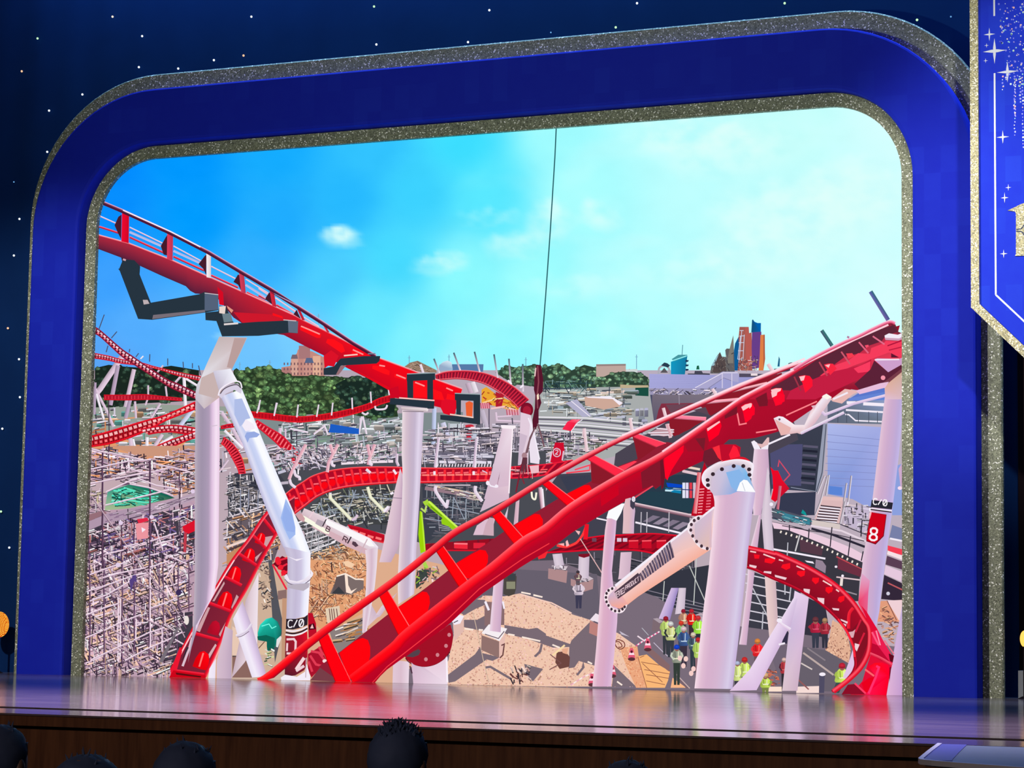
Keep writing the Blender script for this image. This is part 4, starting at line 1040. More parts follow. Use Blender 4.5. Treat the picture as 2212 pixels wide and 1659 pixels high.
stroke('s 320,670 1030,800', 4, W0); stroke('s 680,480 620,700', 3, (206, 204, 206)); stroke('s 520,580 510,760', 2.2, (190, 190, 200)); poly('s 900,810 990,830 1040,900 1030,1000 890,920', (150, 132, 150)); poly('s 750,825 860,840 880,870 780,850', W0); blob(*P('s 1265,1035')[0], 3, 3, W0); stroke('s 1255,1060 1245,1170', 6, (236, 222, 216)); stroke('s 1180,1050 1500,1090', 3, (226, 200, 206)); stroke('s 1260,1230 1460,1290', 3, (150, 140, 150)); blob(*P('s 1175,910')[0], 3, 2.6, W0)
poly('s 1880,620 2110,680 2110,760 1880,700', (244, 62, 84)); poly('s 1880,690 2110,770 2110,830 1870,740', (246, 226, 232)); poly('s 1870,760 2110,850 2110,960 1850,880', (90, 62, 84)); poly('s 1850,890 2080,980 2060,1110 1830,1010', (230, 200, 222)); poly('s 1830,1020 2110,1150 2090,1380 1790,1350', (52, 40, 58)); stroke('s 1880,1130 2090,1230', 3, (190, 90, 96)); blob(*P('s 1885,1275')[0], 4, 4, (210, 206, 224)); poly('s 1940,340 2110,400 2110,560 1900,520', (120, 128, 168)); stroke('s 1910,525 2110,565', 4, W0)
poly('s 1760,1380 2090,1360 2090,1659 1700,1659', (226, 156, 124)); poly('s 1870,1370 2090,1362 2090,1659 2030,1640', (240, 208, 214)); stroke('s 1870,1370 2000,1640', 1.6, (120, 70, 70)); clutter('t 1760,200 2000,500 1950,950 1740,560', 60, [(240, 180, 140), (190, 120, 96), (120, 80, 80)], (4, 14), (1.4, 3), (-20, 30), .3, 46)
B.done()
B.part('scaffold_bay', label='dark scaffolded basement wall at lower right')
poly('q 1500,830 2208,1090 2208,1400 1880,1659 1480,1659', (60, 60, 72)); poly('t 0,0 520,0 300,420 280,800 0,800', (58, 58, 70)); poly('t 700,140 960,260 1000,500 960,900 640,900', (52, 50, 64))
for k in range(6): stroke('s -60,%d 560,%d' % (1010 + k * 122, 1150 + k * 118), 2.6, (216, 210, 222))
for s in ('s 40,1200 250,1600', 's 560,1190 540,1370', 's 480,1150 480,1290', 't 60,340 40,700'): stroke(s, 2.6, (190, 190, 200))
B.done()
# ---- concrete yard and gravel at the bottom
B.part('gravel_ground', label='pale gravel floor with dark shadows')
poly('0 640,1180 760,1170 830,1190 1000,1230 1000,1520 170,1520 170,1440 400,1420', (222, 172, 140)); poly('0 520,1225 640,1200 640,1520 480,1520', (206, 178, 160))
poly('0 950,1250 1030,1215 1200,1210 1420,1290 1500,1340 1960,1400 1960,1520 850,1520 890,1440 960,1330', (122, 108, 122)); poly('0 1040,1225 1290,1240 1300,1350 1180,1300 1040,1285', (104, 96, 110))
G = P('n 700,1659 880,1300 980,820 1040,640 1250,480 1380,420 1640,430 1850,390 2208,500 p 330,540 620,680 850,750 1000,850 1230,930 1470,1100 1640,1659 n 2208,1659')
poly(G, (240, 198, 174)); speckle(G, 2600, [(250, 206, 180), (224, 168, 148), (206, 152, 136), (244, 196, 190), (190, 140, 124)], 1.0, 2.5, 51)
SH = (122, 106, 116)
for q in ('n 1040,650 1250,470 1380,480 1370,550 1250,600 1090,690', 'n 1090,750 1270,750 1380,690 1440,870 1350,905 1090,850', 'n 1640,820 1990,880 2090,860 2208,940 2208,1060 1960,1010 1650,940', 'n 870,1500 1240,1220 1310,1120 1330,1200 1580,1260 1480,1310 1400,1290 970,1590 880,1610', 'n 1910,1350 2170,1420 2030,1590 1940,1490',
          'p 0,880 120,860 240,960 580,1080 600,1030 850,780 980,830 970,1100 930,1380 700,1310 640,1400 560,1410 570,1120 350,1130 0,1010', 'p 1180,1370 1480,1659 1150,1659', 'p 190,1080 200,1110 170,1190 100,1260 90,1240 150,1180', 'p 760,1310 780,1400 690,1510 660,1500 740,1400'): poly(q, SH)
stroke('n 1385,1400 1450,1390 1740,1560', 5, SH); stroke('n 2150,1080 2130,1180 2060,1250', 5, SH)
for a in ('n 1870,375 2000,400', 'n 2040,415 2160,440', 'p 80,410 200,440', 'n 1100,870 1220,885', 'n 1290,885 1350,890', 'n 1690,945 1780,960', 'n 1880,985 2130,1040', 'p 340,1090 440,1130', 'p 820,1320 880,1350', 'p 1220,1590 1290,1640'): stroke(a, 3.4, (250, 232, 220))
stroke('n 1860,400 2208,500 p 330,520 600,660', 3, (246, 206, 190)); stroke('n 1210,640 1270,900 1350,1280 1430,1600', 1.6, (206, 180, 160))
poly('p 1250,900 1390,980 1280,950', (200, 190, 206)); poly('r -20,1090 130,1060 330,1230 500,1330 470,1470 420,1590 120,1590 20,1200', (250, 184, 120)); poly('r -300,950 -20,930 20,1200 120,1590 -40,1590 -200,1240', (236, 168, 128)); speckle('r -300,950 -20,930 20,1200 100,1590 -40,1590 -200,1240', 120, [(220, 140, 104), (250, 190, 150)], 1, 2, 52)
poly('r 540,1430 760,1590 510,1590', (250, 184, 136))
for s in ('r 40,1180 330,1230', 'r 60,1200 380,1500', 'r 90,1300 490,1370', 'r 120,1380 480,1440', 'r 120,1480 420,1540', 'r 330,1210 500,1330', 'r -10,1100 130,1590', 'r 20,1110 90,1080'): stroke(smooth(s), 1.4, (150, 90, 70))
poly('r 590,1370 790,1560 815,1600 760,1600 590,1420', (120, 98, 108)); stroke('r 595,1370 815,1600', 2, (206, 180, 180)); poly('r 110,990 220,980 500,1230 480,1330 330,1210', (136, 104, 106))
poly('t 960,900 1020,720 1060,470 1180,520 1290,720 1330,900 1300,1090', (226, 176, 148)); speckle('t 960,900 1020,720 1060,470 1180,520 1290,720 1330,900 1300,1090', 130, [(180, 124, 104), (246, 200, 170), (150, 100, 90)], 1, 2.4, 53)
poly('t 620,850 960,900 1300,1100 1290,1300 1050,1500 560,1480', (104, 96, 108)); stroke('t 640,940 1080,1260', 4, (190, 170, 166)); stroke('t 700,870 960,1050', 3, (140, 128, 136)); stroke('t 610,1090 770,1180', 3, (214, 200, 196)); poly('t 540,1430 870,1420 880,1520 540,1520', (246, 220, 214)); poly('t 80,1430 330,1430 330,1500 80,1500', (250, 224, 206)); stroke('t 570,1330 720,1470', 3, (150, 90, 90)); clutter('t 120,1180 300,1180 300,1420 100,1420', 46, [(230, 130, 90), (196, 100, 80), (120, 70, 70)], (4, 10), (1.6, 3), (0, 20), .2, 54)
poly('t 270,850 430,820 420,1430 330,1430 200,1050', (112, 100, 116))
B.done()
# ---- pedestals and small posts standing on the gravel
def column(name, q, cols, label=None, parent=None):
    """white steel tube: q = left edge line | right edge line, shaded across"""
    B.part(name, parent=parent, label=label); L_, R_ = q
    A = resample(P(L_), 14); C = resample(P(R_), 14); n = len(cols); B.up()
    rows = [[(a[0] + (c[0] - a[0]) * j / (n - 1), a[1] + (c[1] - a[1]) * j / (n - 1)) for j in range(n)] for a, c in zip(A, C)]
    B.add([p for r in rows for p in r], [c for r in rows for c in cols], [(i * n + j, i * n + j + 1, (i + 1) * n + j + 1, (i + 1) * n + j) for i in range(13) for j in range(n - 1)])
    return B.done()
PK = [(236, 214, 230), (222, 186, 208), (214, 178, 204), (200, 166, 196)]
WH = [(206, 190, 206), (222, 206, 220), (214, 198, 214), (198, 180, 200)]
BR = (150, 118, 118)
B.part('pedestal', label='brown concrete footing of the post on the gravel'); poly('n 1330,960 1570,1045 1570,1270 1325,1160', (146, 114, 110)); poly('n 1570,1045 1660,930 1640,1100 1590,1270 1570,1270', (232, 190, 180)); poly('n 1370,500 1640,520 1640,820 1370,830', (138, 108, 110)); poly('n 1330,930 1430,810 1680,870 1575,1040', (246, 238, 242)); stroke('n 1375,945 1560,1005 1640,905', 2, (110, 90, 100)); stroke('n 1380,500 1430,620', 5, W0); stroke('n 1620,500 1640,600', 4, W0); stroke('n 1600,1100 1640,1080 1620,1230 1580,1270', 3, (110, 70, 70)); B.done()
column('support_column', ('n 1500,200 1490,300 1440,900', 'n 1630,180 1620,300 1590,920'), PK, 'slim white post on a brown footing in the gravel')
B.part('pedestal', label='white topped footing beside the red flange'); poly('n 1090,720 1090,900 960,1050 940,800', (226, 186, 176)); poly('n 920,760 1000,670 1090,700 1040,800 960,820', W0); stroke('n 950,790 1010,760', 2, (90, 80, 90)); B.done()
for nm, q1, q2, lab in (('p', 'p 285,50 545,80 530,250 280,190', 'p 330,10 550,20 520,75 340,40', 'footing left of the grey worker'), ('p', 'p 590,190 750,240 900,200 890,330 760,370 590,280', 'p 640,170 800,235 900,190 830,150', 'footing behind the grey worker')):
    B.part('pedestal', label=lab); poly(q1, (176, 138, 140)); poly(q2, (206, 190, 200)); clutter(q2, 7, [W0, (80, 70, 84)], (4, 8), (1.5, 2.5), (90, 20), .2, 6); B.done()
column('support_column', ('o 340,1370 370,1530', 'o 470,1360 500,1520'), WH); column('support_column', ('o 700,1400 690,1659 p 690,180', 'o 845,1400 835,1659 p 835,190'), WH)
B.part('pedestal', label='footing behind the bent white post'); poly('p 850,760 980,820 960,980 840,930', (190, 130, 124)); poly('p 850,750 930,660 990,690 985,810', (240, 226, 236)); stroke('p 900,770 980,800', 2, (90, 80, 96)); B.done()
B.part('pedestal', label='footing behind the group of workers'); poly('r 230,500 340,560 340,700 210,690', (126, 106, 114)); poly('r 230,490 300,480 400,540 330,560', (176, 160, 170)); B.done()
column('support_column', ('r 520,0 320,490', 'r 640,0 500,510'), [(214, 190, 226), (190, 168, 216), (150, 130, 190)]); column('support_column', ('r 640,0 580,420', 'r 755,0 730,400'), WH)
column('support_column', ('q 1660,0 1520,530', 'q 1680,0 1620,540'), PK); column('support_column', ('q 1490,820 1480,1000 1400,1659 r 1600,900', 'q 1580,860 1490,1659 r 1720,910'), PK)
column('support_column', ('g 60,760 20,1150 50,1659', 'g 250,740 270,1100 150,1659'), PK, 'white post with forked top behind the big column'); column('support_column', ('g 240,1000 160,1659 s 200,720', 'g 265,1080 300,1659 s 330,730'), WH)
column('support_column', ('s 205,1040 240,1659 t 120,420 150,720', 's 355,1090 385,1659 t 280,430 250,640'), [(232, 206, 206), (226, 196, 196), (206, 176, 186)])
B.part('fork_head', label='forked bracket head'); poly('g 20,660 60,640 110,680 150,760 60,760', W0); poly('g 150,760 165,730 260,690 250,760', W0); poly('g 95,680 170,690 240,600 265,600 265,690 155,745', (226, 184, 186)); stroke('g 255,690 550,560', 4, W0); blob(*P('g 295,1510')[0], 4, 4, W0); B.done()
# ---- lower red ring track
T = coaster('coaster_track', 'm 560,1235 800,1180 1080,1105 1300,1110 1530,1110', 'm 560,1330 900,1320 1300,1320 1530,1300', 6, 3, 5, 'red track of the lower ring half hidden by the near track', spine=(150, 14, 34), tie=(120, 20, 40), rail=(226, 20, 44))
B.part('fin', T, split=True); poly('m 955,1215 1140,1215 1140,1300 955,1290', (240, 40, 60)); poly('m 1220,1215 1380,1215 1380,1290 1220,1290', (226, 36, 60)); stroke('m 955,1225 1140,1230', 3, (255, 130, 140)); B.done()
T = coaster('coaster_track', 'o 820,1150 1050,1120 1300,1110 1550,1095 1760,1095 2060,1120', 'o 240,1350 620,1330 900,1310 1200,1310 1500,1320 1760,1370', 10, 3.5, 4, 'red track of the lower ring behind the bent white post', spine=(160, 10, 34), tie=(120, 10, 30), rail=(232, 14, 44))
B.part('fin', T, split=True)
for x in (1380, 1560, 1760): stroke('o %d,1190 %d,1185' % (x, x + 130), 3, (255, 90, 104)); poly('o %d,1200 %d,1200 %d,1290 %d,1290' % (x, x + 130, x + 130, x), (206, 14, 40), up=False)
for x in (880, 1220, 1300): poly('o %d,1150 %d,1150 %d,1200 %d,1200' % (x, x + 60, x + 60, x), (110, 70, 90) if x == 880 else W1, up=False)
B.done()
B.part('red_hose', T, label='red hose loop'); stroke(smooth('o 800,980 760,1090 700,1180 640,1230 520,1270 400,1250'), 5, (255, 60, 60)); stroke('o 810,960 790,1170', 9, (240, 20, 40)); poly('o 650,1045 720,1060 700,1110', (246, 190, 190)); poly('o 520,1200 545,1175 570,1250 530,1270', (250, 190, 190)); poly('o 410,1230 500,1220 500,1260', (250, 180, 180)); stroke('o 720,1160 1010,1620 p 1120,290', 2, (226, 180, 180)); poly('o 130,1360 280,1330 240,1420 150,1440', (246, 40, 50)); poly('o 690,1370 850,1360 840,1400 770,1420 700,1400', (130, 20, 40)); B.done()
# ---- walkway ring and loop track in the middle
B.part('ring_walkway', label='grey maintenance walkway behind the loop track')
poly('k -40,420 380,380 850,330 850,900 200,1080 -40,1200', (62, 64, 76)); poly('k 640,380 1330,200 1800,160 2208,160 m 1500,0 2208,-40 m 2208,1100 560,1230 k 1600,1100 1300,1300 1000,1050 880,700', (74, 76, 84))
for q, c in (('k 640,390 860,320 1300,210', (196, 194, 214)), ('k 1380,215 1900,165 2208,180', (190, 192, 214)), ('k 680,530 780,520', (190, 180, 196)), ('k 1330,270 1840,210 2208,200', (60, 60, 74)), ('k 1500,260 1840,240 2208,230', (236, 220, 232)), ('m 520,35 1500,40', (200, 196, 214)), ('m 520,110 1480,120', (226, 220, 236)), ('m 520,70 1480,80', (70, 70, 84)), ('m 520,5 1480,0', (110, 106, 124))): stroke(q, 6, c)
for k in range(20): poly('m %d,140 %d,140 %d,180 %d,180' % (730 + k * 40, 745 + k * 40, 738 + k * 40, 722 + k * 40), (236, 226, 236))
for k in range(14): poly('k %d,%d %d,%d %d,%d' % (1060 + k * 14, 350 - k * 4, 1070 + k * 14, 330 - k * 4, 1074 + k * 14, 350 - k * 4), W1)
clutter('k 640,60 1330,60 1330,300 700,360', 200, MESS, (6, 24), (1.4, 3), (12, -14, 85, 60), .15, 61); clutter('k 1380,20 2208,20 2208,210 1380,240', 200, MESS + [(110, 130, 120)], (6, 22), (1.4, 3), (88, -6, -14), .12, 62); clutter('m 520,0 1500,0 1480,130 520,130', 60, MESS, (8, 26), (1.2, 2.6), (0, 3, 85), .08, 63)
clutter('k -40,430 400,430 480,880 -40,1150', 260, [(206, 200, 210), (120, 116, 126), (44, 46, 58), (240, 232, 240), (150, 140, 140)], (5, 20), (1.3, 3), (88, -14, 12), .12, 64)
for k in range(5): stroke('k %d,%d %d,%d' % (-40, 1000 + 60 * k, 470, 830 + 62 * k), 3.2, (226, 214, 224) if k % 2 == 0 else (150, 130, 140))
for x in (130, 240, 370): stroke('k %d,%d %d,%d' % (x, 620, x - 6, 1000), 2, (150, 154, 176))
B.done()
B.part('scaffold_bay', label='dark scaffolding between the left column and the slanted tube')
poly('k -60,1000 500,860 700,1250 560,1659 -60,1659', (104, 92, 100)); clutter('k -60,960 500,860 700,1250 560,1659 -60,1659', 260, [(232, 222, 230), (60, 56, 68), (206, 150, 110), (236, 200, 170), (150, 140, 150)], (6, 30), (1.4, 3.4), (-18, -20, 88, 50), .08, 72); poly('k -60,1500 200,1340 320,1300 100,1560 -60,1640', (196, 140, 100)); stroke('k -60,1400 300,1270', 5, (240, 214, 206)); stroke('k -60,1450 260,1330', 4, (80, 60, 60))
poly('k 860,960 1010,1000 1420,1300 1660,1450 1080,1560 1000,1200', (76, 76, 80)); clutter('k 880,990 1420,1300 1500,1450 1080,1540 1000,1200', 110, [(226, 220, 226), (50, 52, 60), (150, 150, 156)], (8, 34), (1.4, 3), (-20, -22, 80), .06, 73)
B.done()
B.part('scaffold_bay', label='dark scaffolding under the loop track')
poly('k 930,1000 1330,640 1700,560 2208,530 2208,1100 1640,1080 1300,1120', (66, 68, 70)); poly('m 520,400 1450,380 1300,800 1000,900 560,1240', (60, 64, 76)); clutter('k 960,1000 1340,660 2208,560 2208,1100 1640,1080', 380, [(110, 116, 96), (190, 190, 186), (60, 62, 70), (150, 160, 176), (210, 200, 180), (46, 48, 56)], (5, 26), (1.2, 2.8), (86, -14, 0, 62), .14, 65)
clutter('m 520,430 1440,400 1320,780 640,1180', 160, [(150, 156, 166), (90, 92, 104), (46, 50, 62), (120, 110, 120)], (10, 36), (1, 2.2), (88, 12, 0), .06, 66)
stroke('m 560,470 1000,540 1320,620', 8, (150, 122, 134)); stroke('m 720,450 1000,500 1300,560', 4, (226, 196, 170)); stroke('m 600,430 1180,430', 3, (196, 180, 190)); clutter('m 760,440 1340,520 1300,660 900,540', 30, [(240, 226, 210), (190, 190, 206), (150, 130, 140)], (6, 20), (1.4, 3), (12,), .1, 67)
for s in ('m 950,590 930,880', 'm 950,590 1100,900', 'm 1120,620 1110,880', 'm 780,700 1300,820', 'm 560,880 1050,960', 'k 1210,800 1290,990', 'k 1210,790 1130,960', 'k 1700,620 1600,900', 'k 1790,620 1900,850', 'k 1480,700 2200,740', 'k 1260,920 1560,840'): stroke(s, 2, (150, 160, 176))
for k in range(7): stroke('k %d,%d %d,%d' % (990 + 10 * k, 1100 + 60 * k, 1420, 960 + 62 * k), 2.6, (236, 230, 236) if k % 2 == 0 else (160, 150, 156))
for s in ('k 1130,1040 1080,1500', 'k 1330,1220 1320,1500', 'k 1190,1230 1190,1560'): stroke(s, 1.8, (170, 170, 180))
clutter('k 1080,1500 1560,1340 1800,1500 1800,1659 1080,1659', 240, [(222, 160, 110), (190, 130, 90), (120, 80, 66), (244, 206, 170)], (4, 16), (1.4, 3), (-24, 10, 60), .2, 68)
B.done()
B.part('coaster_track', label='red track dipping below the walkway'); A, C = smooth('k 1590,1100 1760,1140 1900,1180 2090,1240'), smooth('k 1640,1190 1800,1260 1950,1310 2090,1340'); band(A, C, (190, 12, 34), 20); stroke(A, 3, (200, 20, 44)); stroke(C, 3, (236, 50, 60))
for x, y in ((1690, 1180), (1790, 1215), (1900, 1255), (2010, 1280)): stroke('k %d,%d %d,%d' % (x - 40, y - 10, x + 40, y + 14), 5, (255, 120, 120))
B.done()
T = coaster('coaster_track', 'd 960,1325 1180,1310 1400,1290 1660,1248', 'd 960,1440 1180,1430 1330,1410 1500,1380', 6, 3, 4, 'red loop track running behind the crane hook', spine=(150, 10, 40), tie=(240, 40, 60), rail=(246, 30, 60))
B.part('fin', T, split=True); clutter('d 1010,1330 1400,1300 1340,1400 1010,1430', 20, [(226, 160, 170), (255, 90, 100), (90, 20, 40)], (6, 18), (1.6, 3), (0, 88), .1, 69); stroke('d 1010,1395 1380,1370', 3, (255, 120, 130)); stroke('d 1590,1385 1840,1355', 3, (250, 60, 80)); stroke('d 1680,1350 1840,1300 1840,1350', 3, (250, 70, 90)); poly('d 1200,1310 1300,1300 1300,1380 1220,1390', (240, 190, 200)); B.done()
LT, LB = 'k 740,690 840,610 980,520 1120,435 1330,370 1600,330 1900,315 2208,315 m 300,196 900,205 1470,196', 'k 850,950 930,890 1010,830 1100,760 1200,695 1400,615 1700,560 2208,520 m 300,395 700,388 1000,378 1440,366'
T = coaster('coaster_track', LT, LB, 25, 4.5, 5, 'red loop track with box spine sweeping across the middle', spine=(168, 10, 40), tie=(250, 44, 56), rail=(240, 30, 46), hi=(255, 120, 130), spine2=(206, 12, 40))
B.part('fin', T, split=True)
A, C = resample(smooth(LT), 201), resample(smooth(LB), 201)
for k in range(25):
    i = int((k + .5) / 25 * 200); a, c = A[i], C[i]; i2 = min(200, i + 5); m_ = ((a[0] * .45 + c[0] * .55), (a[1] * .45 + c[1] * .55))
    if k < 14: blob(m_[0] + 8, m_[1] + 1, 7.5, 8, (250, 6, 20), n=9)
    else: stroke([(m_[0] + 5, m_[1] - 2), (m_[0] + 21, m_[1] - 2)], 3.4, (255, 130, 120), up=False)
    stroke([(a[0] * .7 + c[0] * .3 + 4, a[1] * .7 + c[1] * .3 + 1), (a[0] * .7 + c[0] * .3 + 15, a[1] * .7 + c[1] * .3)], 3, (255, 110, 120), up=False)
B.done()
B.part('handrail_post', label='bent white posts along the loop track', split=True)
for s in ('k 1020,0 900,230 830,370 790,480', 'k 1460,0 1390,130 1330,250 1310,380', 'k 1960,0 1890,180 1870,280', 'k 1350,0 1390,120', 'k 1860,0 1890,150'): stroke(s, 7, [(246, 206, 214), (232, 176, 190), (206, 150, 170)])
for s in ('k 860,350 880,420 930,450 935,490', 'k 800,480 820,540 880,590', 'k 1370,220 1380,280 1420,295', 'k 1890,210 1895,265 1930,280', 'k 1350,660 1360,730', 'k 1840,340 1900,390'): stroke(smooth(s), 6, [W0, W1])
for s in ('k 1350,680 1350,730 1640,1030', 'k 1860,580 1900,720 2100,925'): stroke(s, 7, [(226, 226, 190), (246, 246, 220), (200, 196, 170)])
for s in ('k 1640,1030 1690,1010 1725,960', 'k 2100,920 2140,880 2150,840'): stroke(smooth(s), 5.5, W1)
for s in ('m 720,0 705,190', 'm 1245,0 1240,190', 'm 180,0 175,110 200,170', 'd 240,1010 200,1320', 'd 640,1020 615,1320'): stroke(s, 6, [W0, W1, W2])
for s in ('m 710,440 710,520 840,710 860,700 875,630', 'm 1250,440 1250,520 1340,650'): stroke(smooth(s, 4), 7, [W0, W1])
for s in ('m 130,220 170,280', 'm 690,240 690,290', 'm 1225,240 1225,290', 'm 0,790 60,720', 'm 90,550 130,530'): stroke(s, 5, W0)
stroke('m 1340,230 1410,265', 2.4, W1)
for s in ('h 390,20 420,200', 'h 890,100 940,290', 'e 590,1270 620,1380', 'e 650,1490 700,1659', 'e 1260,1010 1310,1090', 'e 2020,670 2100,800', 'f 250,1180 330,1310', 'd 1780,910 1810,1160'): stroke(s, 7, [(246, 226, 232), (220, 180, 190)])
B.done()
# ---- lime crane boom
B.part('crane_boom', label='lime green folding crane boom'); poly('m 590,650 640,650 1020,1010 950,1050 880,990 790,960 780,900 800,880 650,760 590,700', (150, 206, 24)); stroke('m 610,650 1010,1010', 4, (206, 244, 90)); stroke('m 640,720 790,850', 3, (110, 160, 20)); poly('m 490,780 520,790 550,1060 570,1330 500,1360 470,1100', (158, 212, 8)); stroke('m 515,800 560,1320', 3, (190, 236, 60)); poly('m 530,660 600,620 610,690 560,710', (170, 216, 60)); stroke('m 505,745 560,790 580,710', 4, (190, 220, 110)); poly('m 530,1500 570,1470 610,1550 560,1580', (170, 214, 80)); B.done()
B.part('tarp_pile', label='dark plants and sacks beside the lime boom'); poly('n 450,90 640,40 640,130 560,230 440,330 430,240', (60, 70, 66)); clutter('n 440,60 780,20 780,160 470,340', 40, [(120, 100, 110), (226, 200, 206), (50, 60, 58), (150, 190, 60), (190, 120, 110)], (4, 12), (1.6, 3.4), (20, 80, -40), .4, 70); B.done()
B.part('dark_cart', label='dark cart at the edge of the gravel'); poly('n 1640,160 1760,110 1810,160 1800,330 1780,400 1700,430 1630,400', (76, 70, 66)); poly('n 1670,230 1790,230 1790,330 1670,330', (140, 140, 116)); poly('n 1680,140 1800,120 1790,210 1690,210', (60, 66, 72)); B.done()
B.part('rubble_heap', label='heap of timber on the gravel'); clutter('n 1740,1420 1980,1380 2000,1620 1730,1600', 30, [(230, 180, 170), (110, 60, 60), (60, 50, 60), (250, 220, 210)], (6, 16), (2, 4), (60, 30, 80), .3, 71); B.done(); B.part('crate_stack', label='brown crates on the gravel'); poly('p 400,1190 520,1180 580,1260 570,1390 440,1420 380,1330', (110, 70, 64)); stroke('p 340,1240 510,1095', 4, (250, 220, 170)); poly('p 470,1150 560,1130 540,1220 480,1200', (230, 170, 140)); stroke('p 310,1220 460,1340 300,1430', 2, (120, 80, 80)); B.done()
B.part('cable_coil', label='brown cable coil by the bent post'); stroke(smooth('p 1200,1040 1240,1020 1310,1050 1325,1110 1270,1150 1215,1120 1195,1060 1250,1050 1290,1110 1240,1130'), 2.2, (130, 70, 60)); B.done()
B.part('barrier_tape', label='red and white tape barrier'); pts_ = resample(P('p 1480,1105 1560,1050 1680,980 1800,910'), 15)
for k in range(14): stroke([pts_[k], pts_[k + 1]], 3, (250, 230, 240) if k % 2 else (220, 90, 140), up=(k == 0))
stroke('p 1500,970 1600,1040', 3, (240, 220, 230)); stroke('p 1560,860 1650,960', 1.4, (190, 190, 200)); stroke('p 1720,1060 1860,1200 1930,1260', 1.6, (200, 190, 210))
pts_ = resample(P('p 590,1640 760,1530 920,1460'), 9)
for k in range(8): stroke([pts_[k], pts_[k + 1]], 2.6, (250, 236, 236) if k % 2 else (236, 170, 190), up=False)
B.done()
for q in ('p 1640,1080 ', 'p 1420,1210 ', 'p 880,1560 ', 'p 1160,1440 '):
    x, y = P(q)[0]; B.part('traffic_cone', label='red and white cone on the gravel'); poly([(x - 8, y + 10), (x - 3, y - 12), (x + 3, y - 12), (x + 8, y + 10)], (226, 90, 120)); poly([(x - 6, y + 3), (x - 5, y - 2), (x + 5, y - 2), (x + 6, y + 3)], (250, 220, 230)); blob(x, y + 12, 8, 4, (90, 50, 56)); blob(x, y - 4, 2.6, 3, (90, 20, 40)); B.done()
# ---- people on the site
def worker(t, hx, hy, helm, vest, legs, s=1.0, bh=230, lh=300, lean=0, label=None, arms=None, stripe=(238, 240, 200)):
    x, y = P(t + ' %d,%d' % (hx, hy))[0]; k = 1 / TILES[t][2]; bh *= k; lh *= k
    B.part('worker', label=label); w = 8.6 * s
    poly([(x - w * .75 + lean * .3, y + bh), (x + w * .75 + lean * .3, y + bh), (x + w * .62 + lean, y + bh + lh), (x + w * .1 + lean, y + bh + lh), (x + lean * .4, y + bh + lh * .3), (x - w * .1 + lean, y + bh + lh), (x - w * .62 + lean, y + bh + lh)], legs)
    poly([(x - w * .55, y + 5 * s), (x + w * .55, y + 5 * s), (x + w, y + 9 * s), (x + w * 1.05 + lean * .3, y + bh * .9), (x + w * .8 + lean * .3, y + bh), (x - w * .8 + lean * .3, y + bh), (x - w * 1.05 + lean * .3, y + bh * .9), (x - w, y + 9 * s)], [shade(vest, 1.1)] * 4 + [shade(vest, .85)] * 4)
    stroke([(x - w * .9, y + bh * .72), (x + w * .9, y + bh * .72)], 2.2 * s, stripe); stroke([(x - w * .4, y + 8 * s), (x - w * .3, y + bh * .7)], 1.6 * s, shade(vest, .7)); stroke([(x + w * .35, y + 8 * s), (x + w * .3, y + bh * .7)], 1.6 * s, stripe)
    stroke([(x - w, y + 10 * s), (x - w * 1.25, y + bh * .55), (x - w * .6, y + bh * .8)], 3.4 * s, arms or shade(vest, .8)); stroke([(x + w, y + 10 * s), (x + w * 1.25, y + bh * .55), (x + w * .7, y + bh * .85)], 3.4 * s, arms or shade(vest, .75))
    blob(x, y + 3 * s, 4.2 * s, 4.6 * s, (150, 96, 84), n=10); o = B.done()
    B.part('helmet', o); blob(x, y - .5 * s, 5.4 * s, 4.8 * s, helm, n=12, edge=shade(helm, .78)); stroke([(x - 5.6 * s, y + 2 * s), (x + 5.6 * s, y + 2 * s)], 1.6 * s, shade(helm, .7)); B.done()
LIME = (206, 236, 100)
worker('r', 715, 370, (170, 36, 60), (206, 150, 124), (70, 60, 70), .9, 210, 260, label='worker in pale orange vest at the back of the group')
worker('r', 845, 370, (206, 40, 60), (236, 34, 30), (60, 44, 56), .95, 220, 260, label='worker all in red at the back of the group')
worker('r', 950, 480, (226, 60, 64), (166, 240, 70), (46, 50, 60), 1.05, 250, 260, label='worker in bright lime jacket left of the big column')
worker('r', 435, 490, (170, 36, 56), (200, 226, 120), (54, 58, 66), 1.05, 270, 300, label='worker in lime vest and dark red helmet at the left of the group')
worker('r', 512, 575, (236, 236, 236), (206, 212, 140), (56, 60, 70), 1.15, 260, 270, arms=(50, 54, 60), label='worker with white helmet, second from left of the group')
worker('r', 680, 560, (240, 70, 50), (150, 216, 130), (50, 60, 76), 1.0, 230, 260, label='worker in green vest and orange helmet amid the group')
worker('r', 720, 655, (244, 214, 220), (58, 86, 140), (60, 50, 66), 1.15, 270, 330, arms=(70, 96, 140), label='worker in blue jacket amid the group', stripe=(190, 210, 230))
worker('r', 872, 745, (240, 226, 200), (70, 90, 110), (50, 60, 70), 1.05, 240, 360, arms=(80, 110, 110), label='worker with cream helmet beside the big column', stripe=(200, 220, 210))
worker('r', 950, 825, (214, 46, 50), (196, 230, 110), (150, 110, 120), 1.0, 290, 290, label='worker in lime vest half hidden by the big column')
worker('r', 610, 945, (26, 76, 226), (150, 156, 140), (52, 62, 56), 1.15, 250, 350, label='worker with blue helmet at the front of the group', arms=(200, 206, 190))
for q in ('r 660,1120', 'r 755,1130', 'r 715,1240', 'r 840,1360', 'r 875,1290'): B.part('boot', label='pale boot'); blob(*P(q)[0], 5, 6, (246, 206, 200), n=9); B.done()
